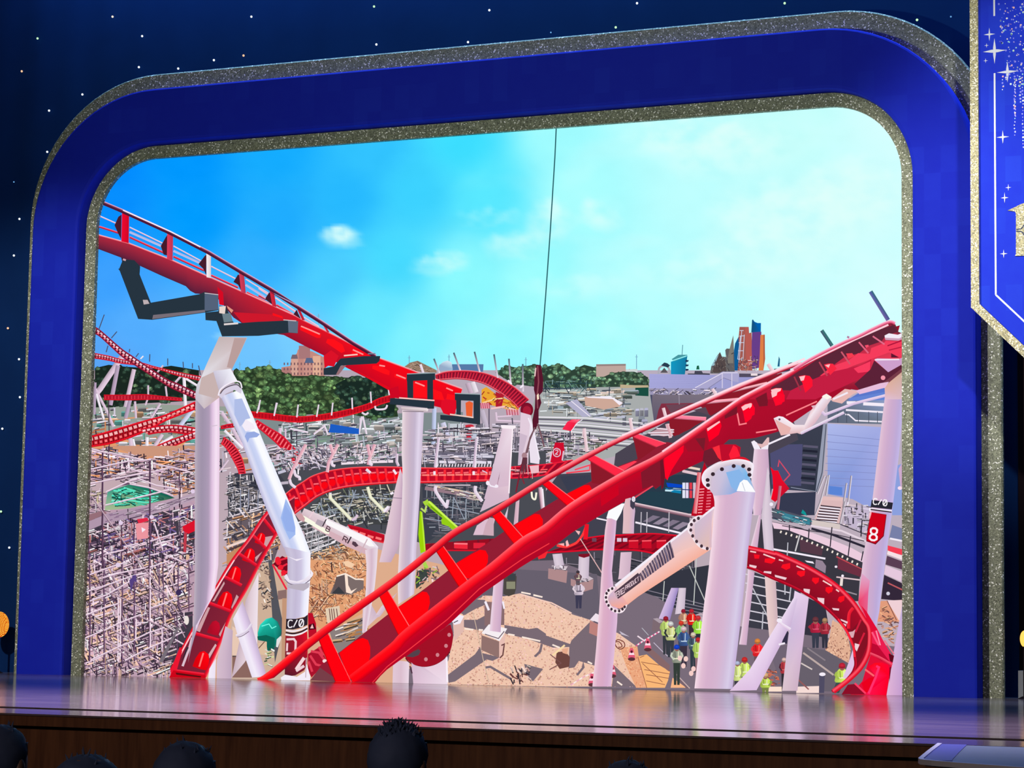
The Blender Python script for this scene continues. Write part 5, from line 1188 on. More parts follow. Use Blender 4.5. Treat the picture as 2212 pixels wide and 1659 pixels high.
worker('r', 1895, 850, (246, 150, 70), (240, 36, 44), (110, 80, 90), 1.15, 240, 240, arms=(226, 50, 60), label='worker in red with orange helmet right of the big column', stripe=(250, 120, 110))
worker('r', 1690, 1145, (226, 50, 50), (206, 230, 110), (60, 66, 60), 1.2, 270, 220, label='worker in lime vest with red helmet at the foot of the big column')
worker('r', 1575, 1200, (196, 206, 236), (216, 230, 140), (60, 60, 70), .95, 280, 120, label='worker peeping from behind the big column')
worker('r', 2020, 1390, (240, 190, 140), (190, 216, 90), (120, 130, 70), 1.2, 200, 120, label='worker in lime vest crouching at the screen foot')
worker('t', 365, 1040, (246, 206, 196), (190, 60, 70), (50, 46, 54), .9, 200, 230, arms=(80, 40, 56), label='worker in dark red beside the slim white post', stripe=(226, 110, 110))
worker('t', 820, 460, (120, 60, 70), (180, 34, 66), (56, 60, 76), 1.25, 190, 220, arms=(160, 40, 60), label='worker in maroon in the shade right of the forked post', stripe=(214, 80, 110))
worker('t', 955, 470, (196, 150, 110), (166, 40, 60), (50, 50, 64), 1.05, 200, 200, arms=(150, 50, 60), label='second worker in maroon in the shade', stripe=(200, 90, 100))
worker('t', 1205, 1130, (214, 40, 66), (206, 236, 100), (60, 76, 80), 1.35, 240, 150, lean=-14, label='worker in lime vest bending by the red curve')
worker('p', 700, 225, (240, 236, 240), (206, 190, 206), (62, 60, 84), 1.1, 190, 180, arms=(222, 206, 216), label='worker in pale shirt standing in the grey yard', stripe=(90, 80, 100))
worker('p', 690, 100, (70, 60, 70), (120, 90, 100), (90, 80, 90), .7, 120, 60, label='worker behind the pale shirted one')
B.part('bollard'); poly('t 875,1260 955,1260 945,1520 870,1520', (80, 76, 100)); blob(*P('t 920,1250')[0], 7, 4, W0); B.done()
# ---- scaffold tower at left
B.part('scaffold_tower', label='dense scaffolding with green tarp at the left edge')
S_ = 'i 40,600 1540,560 1540,1659 j 1560,900 1400,1250 1250,1640 20,1640 40,0'
poly(S_, (190, 158, 176)); poly('i 60,60 600,120 930,220 1540,300 1540,700 60,900', (196, 170, 178)); poly('i 360,20 1530,20 1530,600 1240,700 940,230', (204, 150, 124)); poly('i 1330,320 1530,340 1530,560 1370,560', (222, 140, 90)); poly('i 100,180 740,200 640,330 300,420 100,480', (160, 140, 156)); poly('i 300,400 640,330 300,450', (60, 40, 56))
for q in ('i 930,950 1300,880 1320,1450 1000,1640 700,1640 900,1420', 'j 620,60 740,40 760,240 620,260', 'j 700,1100 940,1080 950,1240 720,1400 650,1250', 'j 1000,1250 1400,720 1560,700 1560,1000 1240,1500 1000,1400', 'j 790,900 1180,860 960,1080 790,1060', 'i 60,1100 300,1050 290,1300 60,1500', 'j 80,240 160,200 160,560 70,560', 'i 1340,1150 1530,1150 1520,1420 1380,1440'): poly(q, (66, 60, 72))
poly('j 620,440 940,250 1000,380 780,480 600,620 380,720 400,650', (228, 172, 150)); poly('j 1000,170 1360,40 1500,40 1340,250 1320,500 1050,640 980,420', (240, 206, 206)); poly('j 1380,330 1480,240 1470,400 1370,500', (206, 204, 240)); poly('j 380,820 560,740 560,900 400,960', (236, 206, 214)); poly('j 40,1000 340,980 330,1350 60,1380', (226, 180, 196))
o = B.done()
B.part('brace', o, kind='stuff')
clutter('i 60,40 930,180 1530,40 1530,560 940,380 300,420 60,600', 330, PINKY + [(240, 160, 110), (60, 44, 60)], (8, 34), (1.4, 3), (8, -14, 88, 14), .07, 81); clutter('i 60,1000 940,960 1530,800 1530,1659 60,1659', 800, PINKY + [(110, 90, 150), (200, 120, 120), (50, 40, 60), (70, 60, 80)], (8, 34), (1.4, 3.4), (-17, 26, 89, -17), .07, 82); clutter('j 40,0 1520,0 1520,640 1240,1560 40,1570', 1500, PINKY + [(244, 200, 180), (236, 190, 160), (110, 76, 100), (60, 44, 62), (70, 52, 70)], (7, 34), (1.3, 3.4), (-19, 28, 89, -19, 62), .08, 83)
B.done()
B.part('brace', o, kind='stuff'); clutter('i 60,560 300,640 330,930 60,1040', 60, PINKY + [(206, 190, 150)], (8, 30), (1.4, 3), (-14, 10, 88), .1, 86); clutter('i 940,390 1530,300 1530,640 1250,700', 110, PINKY + [(230, 150, 100), (60, 44, 60)], (8, 30), (1.4, 3), (14, -8, 89), .08, 87); clutter('i 300,430 900,330 900,520 640,540', 50, PINKY + [(60, 44, 60)], (8, 36), (1.6, 3.4), (-12, -12, 14), .06, 88); B.done()
B.part('green_tarp', o, label='green tarpaulin'); poly('i 340,640 640,545 1000,620 1255,730 950,800 640,870 300,900', [(60, 160, 140), (20, 130, 104), (30, 110, 100), (16, 90, 76), (60, 170, 146), (150, 186, 140), (170, 190, 150)])
for s in ('i 420,630 600,660 800,720 1020,760', 'i 400,690 560,760 760,700 900,650', 'i 480,620 640,640 860,700', 'i 340,820 560,780 840,690', 'i 640,760 880,790 1040,750', 'i 400,740 500,720 520,770', 'i 560,590 720,640'): stroke(smooth(s), 3.4, (96, 232, 196)); 
clutter('i 400,660 640,570 980,640 1100,740 900,800 640,840 420,850', 60, [(70, 210, 176), (20, 90, 80), (110, 240, 210), (30, 130, 110)], (6, 22), (1.4, 3), (8, 20, -10), .2, 89)
for s in ('i 420,680 480,730 400,820', 'i 520,720 540,790', 'i 640,790 720,840', 'i 700,650 860,690'): stroke(s, 2, (20, 60, 56))
B.done()
B.part('platform', o, label='grey pink edge board of the scaffold platform'); poly('i 60,1060 330,945 620,880 930,840 930,930 620,1010 300,1080 60,1180', (176, 150, 172)); poly('i 930,840 1290,740 1530,650 1530,760 1290,840 930,960', (184, 160, 180)); poly('i 60,960 290,900 330,940 60,1060', (150, 110, 120)); stroke('i 615,880 620,1020', 2, (60, 50, 64)); stroke('i 1320,640 1320,860', 3, (60, 44, 60)); clutter('i 330,960 920,860 920,920 330,1050', 20, [(206, 186, 204), (140, 110, 140)], (8, 20), (1.2, 2.2), (-13,), .1, 84); clutter('i 940,850 1520,680 1520,740 940,930', 30, [(216, 196, 212), (140, 116, 140)], (8, 26), (1.4, 2.4), (-15,), .06, 85); B.done()
B.part('red_machine', o); poly('i 740,1020 880,1000 900,1040 760,1080', (226, 40, 70)); poly('i 1360,1120 1530,1030 1530,1180 1440,1220 1380,1190', (220, 20, 44)); stroke('i 1400,1200 1390,1470', 6, (190, 60, 76)); poly('i 720,1080 900,1060 890,1280 740,1300', (236, 150, 160)); poly('i 800,1130 860,1160 810,1200', W0); B.done()
B.part('scaffold_tube', o)
def wobble(x, y0, y1, s):
    r = random.Random(x); return [(s[0] + (x + r.uniform(-5, 5)) / s[2], s[1] + y / s[2]) for y in np.linspace(y0, y1, 12)]
for x, y0, y1 in ((270, 90, 1659), (915, 220, 1659), (530, 1080, 1659), (700, 1040, 1340), (1320, 330, 560), (1330, 1150, 1450), (350, 20, 240), (85, 1300, 1659)): stroke(wobble(x, y0, y1, TILES['i']), 4 if x in (270, 915) else 2.6, [(110, 80, 110), (60, 36, 56)])
for x, y0, y1 in ((160, 0, 1380), (355, 0, 1400), (600, 0, 1400), (765, 60, 1380), (970, 0, 1280), (1160, 40, 1260), (1365, 40, 620), (1350, 800, 1300), (1510, 0, 700), (1105, 60, 520)): stroke(wobble(x, y0, y1, TILES['j']), 3.4 if x < 1000 else 2.6, [(130, 96, 130), (62, 36, 60)])
for x, y0, y1 in ((545, 500, 1380), (575, 500, 1350), (985, 120, 1200), (790, 800, 1100), (210, 520, 620), (1145, 900, 1250), (1010, 0, 120)): stroke(wobble(x, y0, y1, TILES['j']), 3, [(250, 232, 244), (226, 196, 214)])
for s in ('i 120,710 560,1330 830,1659', 'j 810,0 1000,230 1200,480 1370,740', 'j 1200,60 1340,460', 'j 360,400 560,500 960,700', 'j 470,150 760,260', 'j 780,290 1140,460', 'j 820,760 1160,920 1260,1030', 'j 380,900 720,1090', 'j 420,60 560,430', 'j 600,760 760,1290', 'j 180,800 360,960', 'j 390,1090 760,1300 860,1370', 'j 130,60 280,40', 'j 540,1220 720,1350', 'j 190,1190 300,1290'): stroke(s, 3.2, [(226, 196, 212), (90, 60, 84)])
for s in ('j 80,440 340,360 760,210 930,180', 'j 160,560 400,470 760,260', 'j 60,770 360,650 560,590', 'j 360,960 560,860 860,740', 'j 760,1090 960,990 1180,920', 'j 180,1360 560,1180 760,1100', 'j 640,1370 940,1210 1240,1080 1420,980', 'j 40,1090 340,960', 'j 1000,650 1180,590 1340,520', 'j 370,120 680,20', 'j 800,860 920,850', 'j 980,100 1240,10', 'j 790,900 860,870', 'j 160,200 400,110', 'j 440,200 700,150 900,110', 'j 340,240 560,180', 'j 1320,1080 1440,1150', 'j 1200,240 1340,30', 'i 80,540 740,410 900,390', 'i 320,650 640,500 760,470', 'i 110,60 300,110 760,200', 'i 360,110 860,220', 'i 110,340 620,230 930,210', 'i 590,310 760,370 900,390', 'i 640,540 900,590 1230,700', 'i 740,460 1000,560 1240,600', 'i 310,830 560,770 900,690 1180,620', 'i 930,380 1220,310', 'i 950,260 1240,320 1500,390', 'i 960,1380 1270,1290', 'i 970,1060 1090,1440', 'i 560,1400 760,1350', 'i 1150,1370 1300,1420 1270,1460', 'i 300,1500 560,1440', 'i 920,1320 1280,1210', 'i 920,1510 1040,1490', 'i 1100,1490 1420,1630'): stroke(s, 3.4, [(255, 240, 250), (232, 206, 224), (150, 116, 146)])
for x, y in ((940, 990), (520, 1070), (1500, 640), (480, 1640)): blob(180 + x / 6.308, 960 + y / 6.308, 5, 5, (226, 206, 232), n=7)
B.done()
B.part('grey_bollard', o); poly('j 720,440 740,210 790,200 800,300 700,270', (86, 66, 130)); blob(*P('j 1370,440')[0], 6, 7, (60, 44, 90)); blob(*P('j 1480,820')[0], 5, 10, (236, 226, 220)); poly('j 1100,1380 1360,900 1380,920 1150,1400', (120, 110, 120)); B.done()
# ---- dirt yard right of the slanted tube, props
B.part('dirt_yard', label='orange dirt yard with rubble behind the near track')
poly('l 380,50 760,0 780,1500 480,1500 370,700', (206, 176, 152)); poly('l 510,0 560,0 660,620 720,900 600,1400 560,700', (84, 84, 92)); clutter('l 380,60 520,0 560,560 460,720 380,700', 50, [(240, 226, 220), (120, 96, 90), (60, 60, 66), (200, 170, 150)], (4, 14), (1.6, 3.4), (30, -30, 70), .3, 91); poly('l 640,420 760,400 760,520 640,540', (140, 110, 106)); poly('l 700,520 760,520 750,1400 690,1400', (196, 150, 120))
poly('l 1080,0 1840,0 1840,700 1300,1000 1060,800', (226, 160, 116)); clutter('l 1070,30 1840,20 1830,560 1300,900 1070,700', 420, [(200, 130, 90), (244, 190, 140), (120, 76, 60), (236, 206, 180), (176, 112, 80)], (4, 15), (1.2, 2.6), (-30, 20, 80, 55), .25, 92); clutter('l 1080,400 1320,300 1300,800 1080,700', 40, [(120, 70, 56), (150, 90, 70), (240, 190, 160)], (10, 40), (1, 2), (40, -50, 80, 10), .2, 93)
poly('l 1350,460 1420,300 1440,220 1550,180 1700,260 1810,280 1810,390 1640,470', (124, 108, 106)); poly('l 1440,220 1560,185 1600,230 1570,420 1640,460 1380,440', (98, 84, 86)); poly('l 1550,190 1590,190 1600,340 1640,420 1720,380 1640,460 1570,440', (250, 226, 210)); stroke('l 1440,220 1560,185 1700,260 1810,260', 3, (250, 234, 220)); poly('l 1370,460 1470,360 1560,460', (60, 60, 66))
poly('l 1530,20 1600,10 1690,60 1640,110 1560,80', (246, 206, 170)); stroke('l 1370,30 1380,170', 3, (80, 50, 50)); poly('l 1290,660 1480,620 1490,740 1340,860 1310,850', (228, 206, 180))
for x in (1340, 1370, 1400, 1440): stroke('l %d,660 %d,820' % (x, x + 20), 2, (120, 84, 80))
poly('l 1340,960 1800,780 1800,1000 1480,1300 1400,1150', (140, 128, 126)); clutter('l 1350,960 1800,760 1790,1000 1480,1160', 26, [(206, 170, 130), (70, 60, 64), (240, 226, 220), (190, 130, 80)], (10, 34), (1.6, 4), (-22, -12), .1, 94)
o = B.done()
B.part('tarped_machine', label='bright teal tarp over a machine at the track foot'); poly('l 365,990 400,880 480,800 560,780 640,840 690,960 680,1040 640,1180 600,1190 580,1060 420,1080 370,1060', [(30, 200, 176), (40, 220, 196), (60, 226, 206), (30, 190, 170), (16, 120, 110), (20, 110, 100), (16, 96, 90), (14, 100, 90), (16, 110, 96), (10, 130, 114), (10, 110, 100), (20, 150, 130)]); stroke('l 420,900 520,870 560,930 620,900', 2, (120, 250, 230)); poly('l 360,1040 480,1020 600,1060 590,1220 500,1240 480,1110 370,1090', (12, 100, 84))
poly('l 370,1130 490,1110 490,1300 380,1280', (222, 190, 160)); stroke('l 380,1200 460,1110', 2, (110, 80, 70)); poly('l 625,1080 680,1030 690,1060 640,1190 615,1180', (226, 226, 226)); clutter('l 480,1180 600,1180 560,1450 470,1440', 14, [(200, 220, 150), (50, 80, 60), (240, 240, 230)], (6, 12), (1.6, 3), (-20, 30), .2, 95); B.done()
B.part('concrete_block', label='brown concrete block by the white tubes'); poly('l 20,1310 260,1310 300,1600 20,1600', (140, 104, 96)); poly('l 20,900 120,960 180,1180 100,1300 20,1290', (232, 200, 180)); stroke('l 110,1335 300,1335', 4, W0); stroke('l 20,1310 220,1310', 2, (60, 50, 56)); B.done()
B.part('coaster_track', label='bits of red track glimpsed behind the slanted tube'); poly('k 560,1640 700,1520 780,1560 790,1659 l 760,230 740,260 700,150 l 580,60', (120, 10, 30)); 
for s in ('l 570,60 760,400', 'l 600,20 770,-30', 'l 640,120 770,50', 'l 690,210 780,150'): stroke(s, 4, (236, 40, 66))
for q in ('l 650,30', 'l 680,100', 'l 720,170', 'l 640,-10'): blob(*P(q)[0], 6, 6, (240, 30, 50), n=9)
poly('l 1050,720 1110,720 1160,860 1170,1000 1060,1060', (190, 14, 40)); poly('l 1060,880 1130,860 1160,940 1060,950', (70, 10, 24)); poly('l 1080,930 1110,870 1130,930', (240, 190, 190))
poly('l 1050,1280 1230,1170 1280,1310 1320,1400 1230,1460 1100,1600 1050,1500', (170, 18, 44))
for s in ('l 1090,1240 1200,1260 1290,1380', 'l 1080,1300 1160,1420 1230,1440', 'l 1200,1180 1260,1300', 'l 1060,1380 1110,1520'): stroke(s, 5, (226, 60, 84))
blob(*P('l 1280,1375')[0], 5, 4, (250, 220, 220)); poly('l 1080,1640 1240,1430 1340,1410 1420,1659', (120, 62, 72)); B.done()
# ---- white columns in the middle
GR = [(236, 220, 226), (214, 192, 206), (200, 180, 200), (196, 180, 204), (226, 214, 236), (206, 190, 214)]
B.part('support_column', label='white A-frame column behind the crane hook'); poly('d 1110,740 1215,770 1255,960 1200,1010 1190,1290 1080,1300 1100,960', (226, 204, 220)); poly('d 1215,790 1255,960 1310,1235 1305,1290 1210,1275 1195,1010', (236, 224, 238)); stroke('d 1190,800 1250,960 1308,1240', 3, W0); poly('d 1100,960 1180,990 1100,1290 1080,1290', (206, 184, 204)); B.done()
c1 = column('support_column', ('m 225,200 150,500 95,750 0,1220 -60,1480', 'm 262,300 250,700 215,1250 100,1480'), [(226, 200, 212), (214, 186, 204), (196, 166, 190)], 'leaning slim leg left of the tall central column')
column('support_column', ('y 1650,960 1590,1050 l 1800,600 1790,990', 'y 1720,900 1640,1010 l 1910,600 1850,985'), [(226, 202, 214), (206, 182, 200)])
column('support_column', ('d -145,700 m 245,0 262,300 250,700 215,1250 n 190,240 200,540', 'd 85,705 m 520,0 490,600 440,1400 n 440,70 415,400'), GR, 'tall white central column under the black frames')
B.part('cap_plate', B.last); poly('d -160,685 130,700 125,730 85,735 -150,715', [(226, 206, 210), (250, 240, 240), (236, 226, 230), (190, 170, 180), (180, 160, 170)]); stroke('d -140,730 80,735', 1.6, (130, 116, 126)); stroke('m 120,600 250,610', 1.6, (150, 130, 150)); B.done()
column('support_column', ('n 130,1300 120,1659', 'n 350,1320 340,1659'), [(226, 200, 214), (220, 190, 206), (236, 216, 230)])
B.part('support_column', label='white twin legged column left of the crane hook'); poly('d 915,905 1030,910 1000,1400 985,1659 720,1659 800,1380', [(226, 200, 216), (240, 222, 234), (220, 190, 208), (214, 184, 204), (210, 182, 204), (214, 190, 208)]); poly('d 890,1370 870,1480 865,1659 840,1659 862,1480', (190, 150, 172)); poly('d 888,1370 880,1440 868,1490', (60, 44, 60)); stroke('d 1025,910 995,1400 985,1600', 3, (250, 236, 244)); poly('d 900,878 1055,880 1060,905 1030,918 905,910', (250, 240, 246)); stroke('d 760,1480 790,1520 850,1535', 3, W0); blob(*P('d 760,1490')[0], 4, 5, W0); blob(*P('d 853,1525')[0], 4, 4, W0)
poly('m 1440,480 1700,440 1690,620 1310,800', [(214, 186, 204), (226, 198, 212), (214, 186, 204), (206, 180, 200)]); poly('m 1520,880 1480,1050 1360,1110 1220,1110 1270,980 1400,890', (222, 190, 208)); poly('m 1440,870 1500,880 1500,1120 1350,1110 1390,960', (206, 170, 184)); B.done()
column('support_column', ('m 1690,740 1640,870', 'm 1700,720 1680,880'), WH); column('support_column', ('m 1800,660 1770,970', 'm 1850,630 1830,960'), [(206, 170, 186), (226, 190, 206)])
B.part('support_column', label='white struts seen through the near track'); stroke('o 175,460 210,750', 9, [(250, 230, 240), (226, 190, 206), (120, 80, 100)]); stroke('o 210,480 230,740', 3, W0); stroke(smooth('o 60,520 70,600 110,620 125,530'), 4, (250, 246, 224)); B.done()
# ---- white tube lettered B and R
B.part('lettered_tube', label='white bent tube with black letters'); poly('k 940,1000 1000,870 1240,970 1900,1280 2010,1400 1980,1450 1840,1500 1600,1400 1400,1290', [(200, 170, 180), (226, 206, 214), (236, 224, 230), W0, W0, (226, 210, 220), (206, 170, 190), (214, 180, 190), (220, 190, 200)]); poly('k 1280,1010 1890,1290 1960,1390 1890,1390 1300,1090', (252, 248, 250)); poly('k 1150,1080 1250,1130 1880,1440 1850,1500 1640,1410 1100,1130', (214, 176, 186)); poly('k 930,950 1010,980 1340,1180 1340,1220 1290,1215 1010,1050 930,990', (250, 250, 230)); poly('k 880,960 960,940 1010,1010 1000,1060 930,1030', (206, 160, 166))
poly('k 1180,1020 1290,1060 1240,1130 1150,1080', (180, 164, 176)); stroke('k 1130,910 1070,1000', 3, (236, 206, 216)); stroke('k 1860,1290 1840,1330 1750,1500', 2.4, (206, 176, 186)); poly('k 1660,1320 1700,1330 1740,1380 1700,1400 1650,1360', (84, 60, 74)); stroke('k 1300,1020 1250,1120', 2.6, (60, 50, 60)); stroke('k 1640,1260 1590,1350', 3, (60, 46, 56))
letters('B', P('k 1290,1170')[0], (7, 4), (4, -9), .1, 2, (90, 62, 74)); letters('R', P('k 1520,1310')[0], (8, 4.5), (4, -9.5), .1, 2.2, (84, 56, 66))
B.done()
column('support_column', ('k 1830,1440 1850,1659 l 1840,400 1790,990', 'k 2005,1400 1990,1659 l 1960,380 1850,985'), [(236, 216, 226), (214, 184, 202), (236, 222, 234)], 'upright of the lettered tube')
# ---- left descending track
A = smooth('k 870,700 720,800 500,930 250,1290 0,1620 j 1790,545 1560,960 1270,1500', 6); C = smooth('k 870,940 740,1040 610,1230 380,1640 l 200,410 0,740 j 1960,1050 1730,1590', 6)
B.part('coaster_track', label='red track diving to the lower left foot of the screen'); band(A, C, (120, 30, 52), 60, colb=(134, 34, 54))
for q in ('k 320,1290 600,1240 470,1420 400,1370', 'k 560,1260 600,1260 440,1420 450,1350', 'k 430,1460 340,1600 330,1540', 'j 2160,470 2190,500 2100,680 2090,640', 'j 2060,760 2090,790 1940,1050 1920,1010', 'j 1770,640 1800,650 1660,980 1610,960', 'j 1990,290 1830,560 1860,560 2000,320'): poly(q, (206, 160, 166))
poly('j 1540,1050 1580,1080 1440,1450 1410,1440 1500,1200', (220, 190, 206)); poly('j 1480,1180 1510,1190 1440,1340 1410,1380', (60, 40, 56)); poly('j 1870,1140 1890,1160 1790,1340 1780,1280', (216, 176, 180))
T = B.done(); B.part('fin', T, split=True)
for cx, cy_, r_, c in [(P('k 400,1275')[0] + (11.5, RB)), (P('k 245,1500')[0] + (14, RB)), (P('j 2125,180')[0] + (16, RB)), (P('j 2000,530')[0] + (17, RB)), (P('j 1850,910')[0] + (14, (196, 14, 44))), (P('j 1680,1350')[0] + (18, RB))]:
    x, y = cx, cy_; w_ = r_
    poly([(x - w_ * 1.05, y + w_ * .85), (x - w_ * .7, y - w_ * .1), (x - w_ * .2, y - w_ * .85), (x + w_ * .35, y - w_ * .98), (x + w_ * .85, y - w_ * .6), (x + w_ * .98, y + w_ * .1), (x + w_ * .7, y + w_ * 1.35), (x - w_ * .1, y + w_ * 1.2)], [shade(c, .86)] * 3 + [c] * 3 + [shade(c, .9)] * 2)
    if c == RB: stroke([(x + w_ * .25, y - w_ * .75), (x - w_ * .25, y + w_ * .9)], w_ * .2, (255, 120, 116))
B.done(); B.part('crosstie', T, split=True)
for s in ('k 440,1010 610,1220', 'k 300,1240 490,1430', 'k 110,1490 350,1650', 'j 1990,225 2230,345', 'j 1790,585 2115,710', 'j 1560,990 1935,1095', 'j 1260,1500 1720,1560'): stroke(s, 7, [(255, 40, 66), (226, 22, 48), (190, 10, 36)])
B.done()
B.part('rail', T); stroke(A, 7, [(255, 120, 136), (240, 30, 52), (206, 12, 36)]); stroke('j 2130,0 2010,190 1800,530', 2.6, (255, 214, 220)); stroke('j 1560,980 1290,1480', 2.6, (255, 200, 206)); B.done()
B.part('rail', T); stroke(C, 7, [(255, 70, 90), (232, 22, 46), (196, 10, 34)]); stroke('j 1950,1180 1800,1480', 2.4, (255, 170, 176)); B.done()
B.part('spike', T); poly('j 1270,1480 1390,1180 1420,1240 1330,1560 1260,1560', (236, 24, 50)); poly('j 1300,1500 1740,1570 1740,1659 1240,1659', (206, 6, 26)); poly('j 1330,1530 1680,1580 1670,1600 1340,1560', (90, 16, 20)); B.done()
# ---- white tubes at the left
column('support_column', ('l 200,560 140,1000 0,1659', 'l 380,170 365,800 360,1150'), [(200, 176, 190), (226, 206, 216), (240, 226, 236)], 'straight white post at the foot of the diving track')
column('support_column', ('j 2010,900 1890,1380 1890,1659', 'j 2110,960 2095,1250 2090,1659'), [(214, 190, 206), (206, 180, 200), (190, 166, 190)])
column('support_column', ('j 1790,1480 1770,1640', 'j 1880,1340 1870,1640'), [W0, (236, 226, 244)])
column('support_column', ('l 30,800 100,1050 290,1600', 'l 160,560 280,880 490,1580'), [(232, 222, 240), (244, 236, 250), (226, 206, 236), (196, 176, 206)], 'short slanting white tube at the screen foot')
B.part('flange', B.last); stroke(smooth('l 70,1030 130,1010 220,960 285,870'), 5, [W0, (206, 190, 214)]); stroke(smooth('l 90,1050 160,1030 250,970'), 1.6, (130, 110, 130)); B.done()
CT = column('support_column', ('c 1150,700 1145,1100 1140,1659 i 1530,1659 j 1575,900 1500,1400', 'c 1400,760 1405,1100 1400,1659 i 1850,1659 j 1910,0 1880,420 1600,900'), [(190, 176, 190), (168, 154, 176), (160, 146, 170), (166, 150, 176), (176, 156, 184), (226, 196, 226), (246, 226, 244), (236, 206, 232)], 'tall white column at left with kinked neck')
B.part('neck', CT); poly('c 1400,135 1695,145 1620,310 1540,470 1400,780 1240,900 1145,790 1160,650 1210,560 1260,440', [(196, 180, 180), (206, 184, 186), (190, 160, 160), (196, 172, 170), (206, 176, 176), (206, 190, 196), (200, 192, 206), (206, 204, 216), (226, 224, 232), (214, 206, 210)]); poly('c 1560,150 1690,150 1540,470 1480,460', (186, 158, 156)); poly('c 1210,570 1340,510 1400,700 1360,790 1180,740', (200, 178, 176)); stroke('c 1310,1085 1380,1075', 1.6, (206, 190, 206)); stroke('c 1330,1090 1325,1659', 1.2, (226, 206, 226)); B.done()
BT = column('support_column', ('c 1415,770 k 165,0 320,440 480,870 720,1410', 'c 1640,690 k 460,0 740,660 1000,1240 1090,1490'), [(186, 182, 216), (222, 222, 244), (196, 206, 240), (206, 214, 246), (250, 252, 255), (252, 252, 255), (236, 240, 255)], 'slanted white tube crossing the left column')
B.part('shadow_stripe', BT, label='blue shadow on the slanted tube', split=True); poly('c 1560,800 1640,790 1730,1000 1690,1010 1620,1090 1560,960', (176, 190, 232)); poly('c 1690,1150 1770,1140 1830,1170 1800,1200 1720,1210 1700,1260 1670,1190', (150, 170, 226)); poly('c 1680,1010 1760,1060 1780,1110 1680,1140 1640,1080', W0); poly('k 750,740 830,900 880,1130 880,1230 800,1300 720,1130 680,1000', (160, 186, 240)); poly('k 740,820 830,960 880,1130 870,1200 760,1180 700,1010', (150, 176, 236)); B.done()
B.part('tube_collar', BT); poly('c 1335,500 1520,475 1590,600 1440,660 1400,720', [(206, 200, 220), (240, 240, 250), (250, 250, 255), (214, 206, 226), (190, 180, 200)]); poly('c 1440,680 1520,640 1600,630 1640,690 1630,740 1560,700 1470,740 1420,790 1395,760', (214, 206, 226)); stroke(smooth('c 1390,760 1410,700 1470,650 1560,610 1620,620 1640,680'), 3, W0); stroke(smooth('c 1410,740 1450,690 1520,655 1590,645 1630,680'), 2.4, (96, 84, 96)); B.done()
FT = column('support_column', ('k 720,1390 780,1560 l 775,0 770,400 755,830', 'k 1090,1480 l 1085,0 1080,300 1050,760'), [(190, 180, 206), (204, 196, 220), (196, 186, 214), (206, 198, 226), (236, 236, 252), (250, 246, 255)], 'stout white post with sign band at the foot of the slanted tube')
B.part('flange', FT); poly('k 760,1520 880,1565 1000,1550 1090,1490 1040,1530 900,1590', W0); poly('l 725,215 745,290 830,320 930,318 1050,285 1115,215 1125,175 1085,130 1085,190 1000,260 900,290 800,270 760,190', [(226, 216, 232)] * 5 + [W0] * 8); stroke(smooth('l 735,260 800,320 900,340 1000,325 1090,260'), 2, (130, 116, 136)); poly('l 770,340 1075,310 1065,370 990,420 780,380', (186, 176, 190)); B.done()
B.part('sign_band', FT, label='dark band reading C/0 with white and red stripes'); poly('l 755,800 900,800 1000,780 1050,740 1045,880 960,920 850,945 750,940', (44, 34, 44)); letters('C/0', P('l 780,918')[0], (9.4, -.6), (.6, -15.5), .26, 2.3, (246, 240, 246)); stroke(smooth('l 750,955 850,968 960,945 1045,905'), 3.2, W0); stroke(smooth('l 748,985 850,1000 960,975 1045,930'), 3.4, (52, 30, 40)); stroke(smooth('l 745,1010 850,1025 960,1000 1042,955'), 3, W0)
poly('l 745,1030 860,1040 960,1015 1040,970 1050,1200 1040,1420 1000,1500 880,1570 800,1580 735,1560', [(150, 30, 46), (160, 26, 46), (196, 14, 40), (226, 20, 40), (210, 20, 44), (150, 20, 40), (120, 24, 44), (100, 24, 44), (96, 26, 46), (90, 24, 40)]); stroke('l 760,1080 860,1075 885,1110 880,1240 850,1275 760,1270', 4.6, (240, 206, 214)); stroke('l 770,1130 765,1240', 4, (240, 206, 214)); stroke('l 1000,1330 890,1490', 7, (246, 216, 220)); stroke('l 890,1510 1000,1440', 6, (240, 206, 214)); poly('l 680,1600 740,1560 900,1590 1010,1520 1030,1400 1085,1590 1080,1640 690,1640', W0); stroke('l 1030,1330 1020,1600', 2, (206, 180, 190)); B.done()
# ---- upper left coaster with black work frames
B.part('coaster_track', label='red coaster track descending from the upper left over the trees')
SPT = 'a 110,430 440,520 900,700 1300,880 1680,1050 2209,1290 b 470,450 760,590 1150,790 1270,850 1650,990 1880,1080 2160,1180'
SPB = 'a 100,575 380,680 560,760 800,870 1080,990 1100,1050 1240,1060 1390,1100 1540,1300 b -20,590 250,600 480,720 720,840 940,960 1160,1070 1390,1180 1400,1270 1560,1290 1940,1380 2080,1440'
A, C = resample(P(SPT), 60), resample(P(SPB), 60); B.up()
cs = []; n = 60
for i in range(n):
    t = i / (n - 1); cs.append(mixc((176, 40, 62), (250, 8, 24), min(1, max(0, (t - .3) * 2.2))))
cs2 = [mixc((84, 30, 58), (206, 8, 34), min(1, max(0, (i / (n - 1) - .28) * 2.0))) for i in range(n)]
B.add(A + C, cs + cs2, [(i, i + 1, n + i + 1, n + i) for i in range(n - 1)])
poly('a 360,670 560,760 500,780 380,760', (60, 34, 50)); poly('b 770,770 850,830 820,900 800,945 740,935 700,960 690,830', (220, 18, 40)); poly('b 950,940 1400,1170 1390,1200 1180,1080', (226, 10, 30)); poly('b 1380,1180 1480,1150 1500,1270 1400,1280', (206, 8, 36)); poly('b 1930,1380 1940,1300 2080,1240 2090,1430 2060,1470 1960,1440', (226, 14, 40))
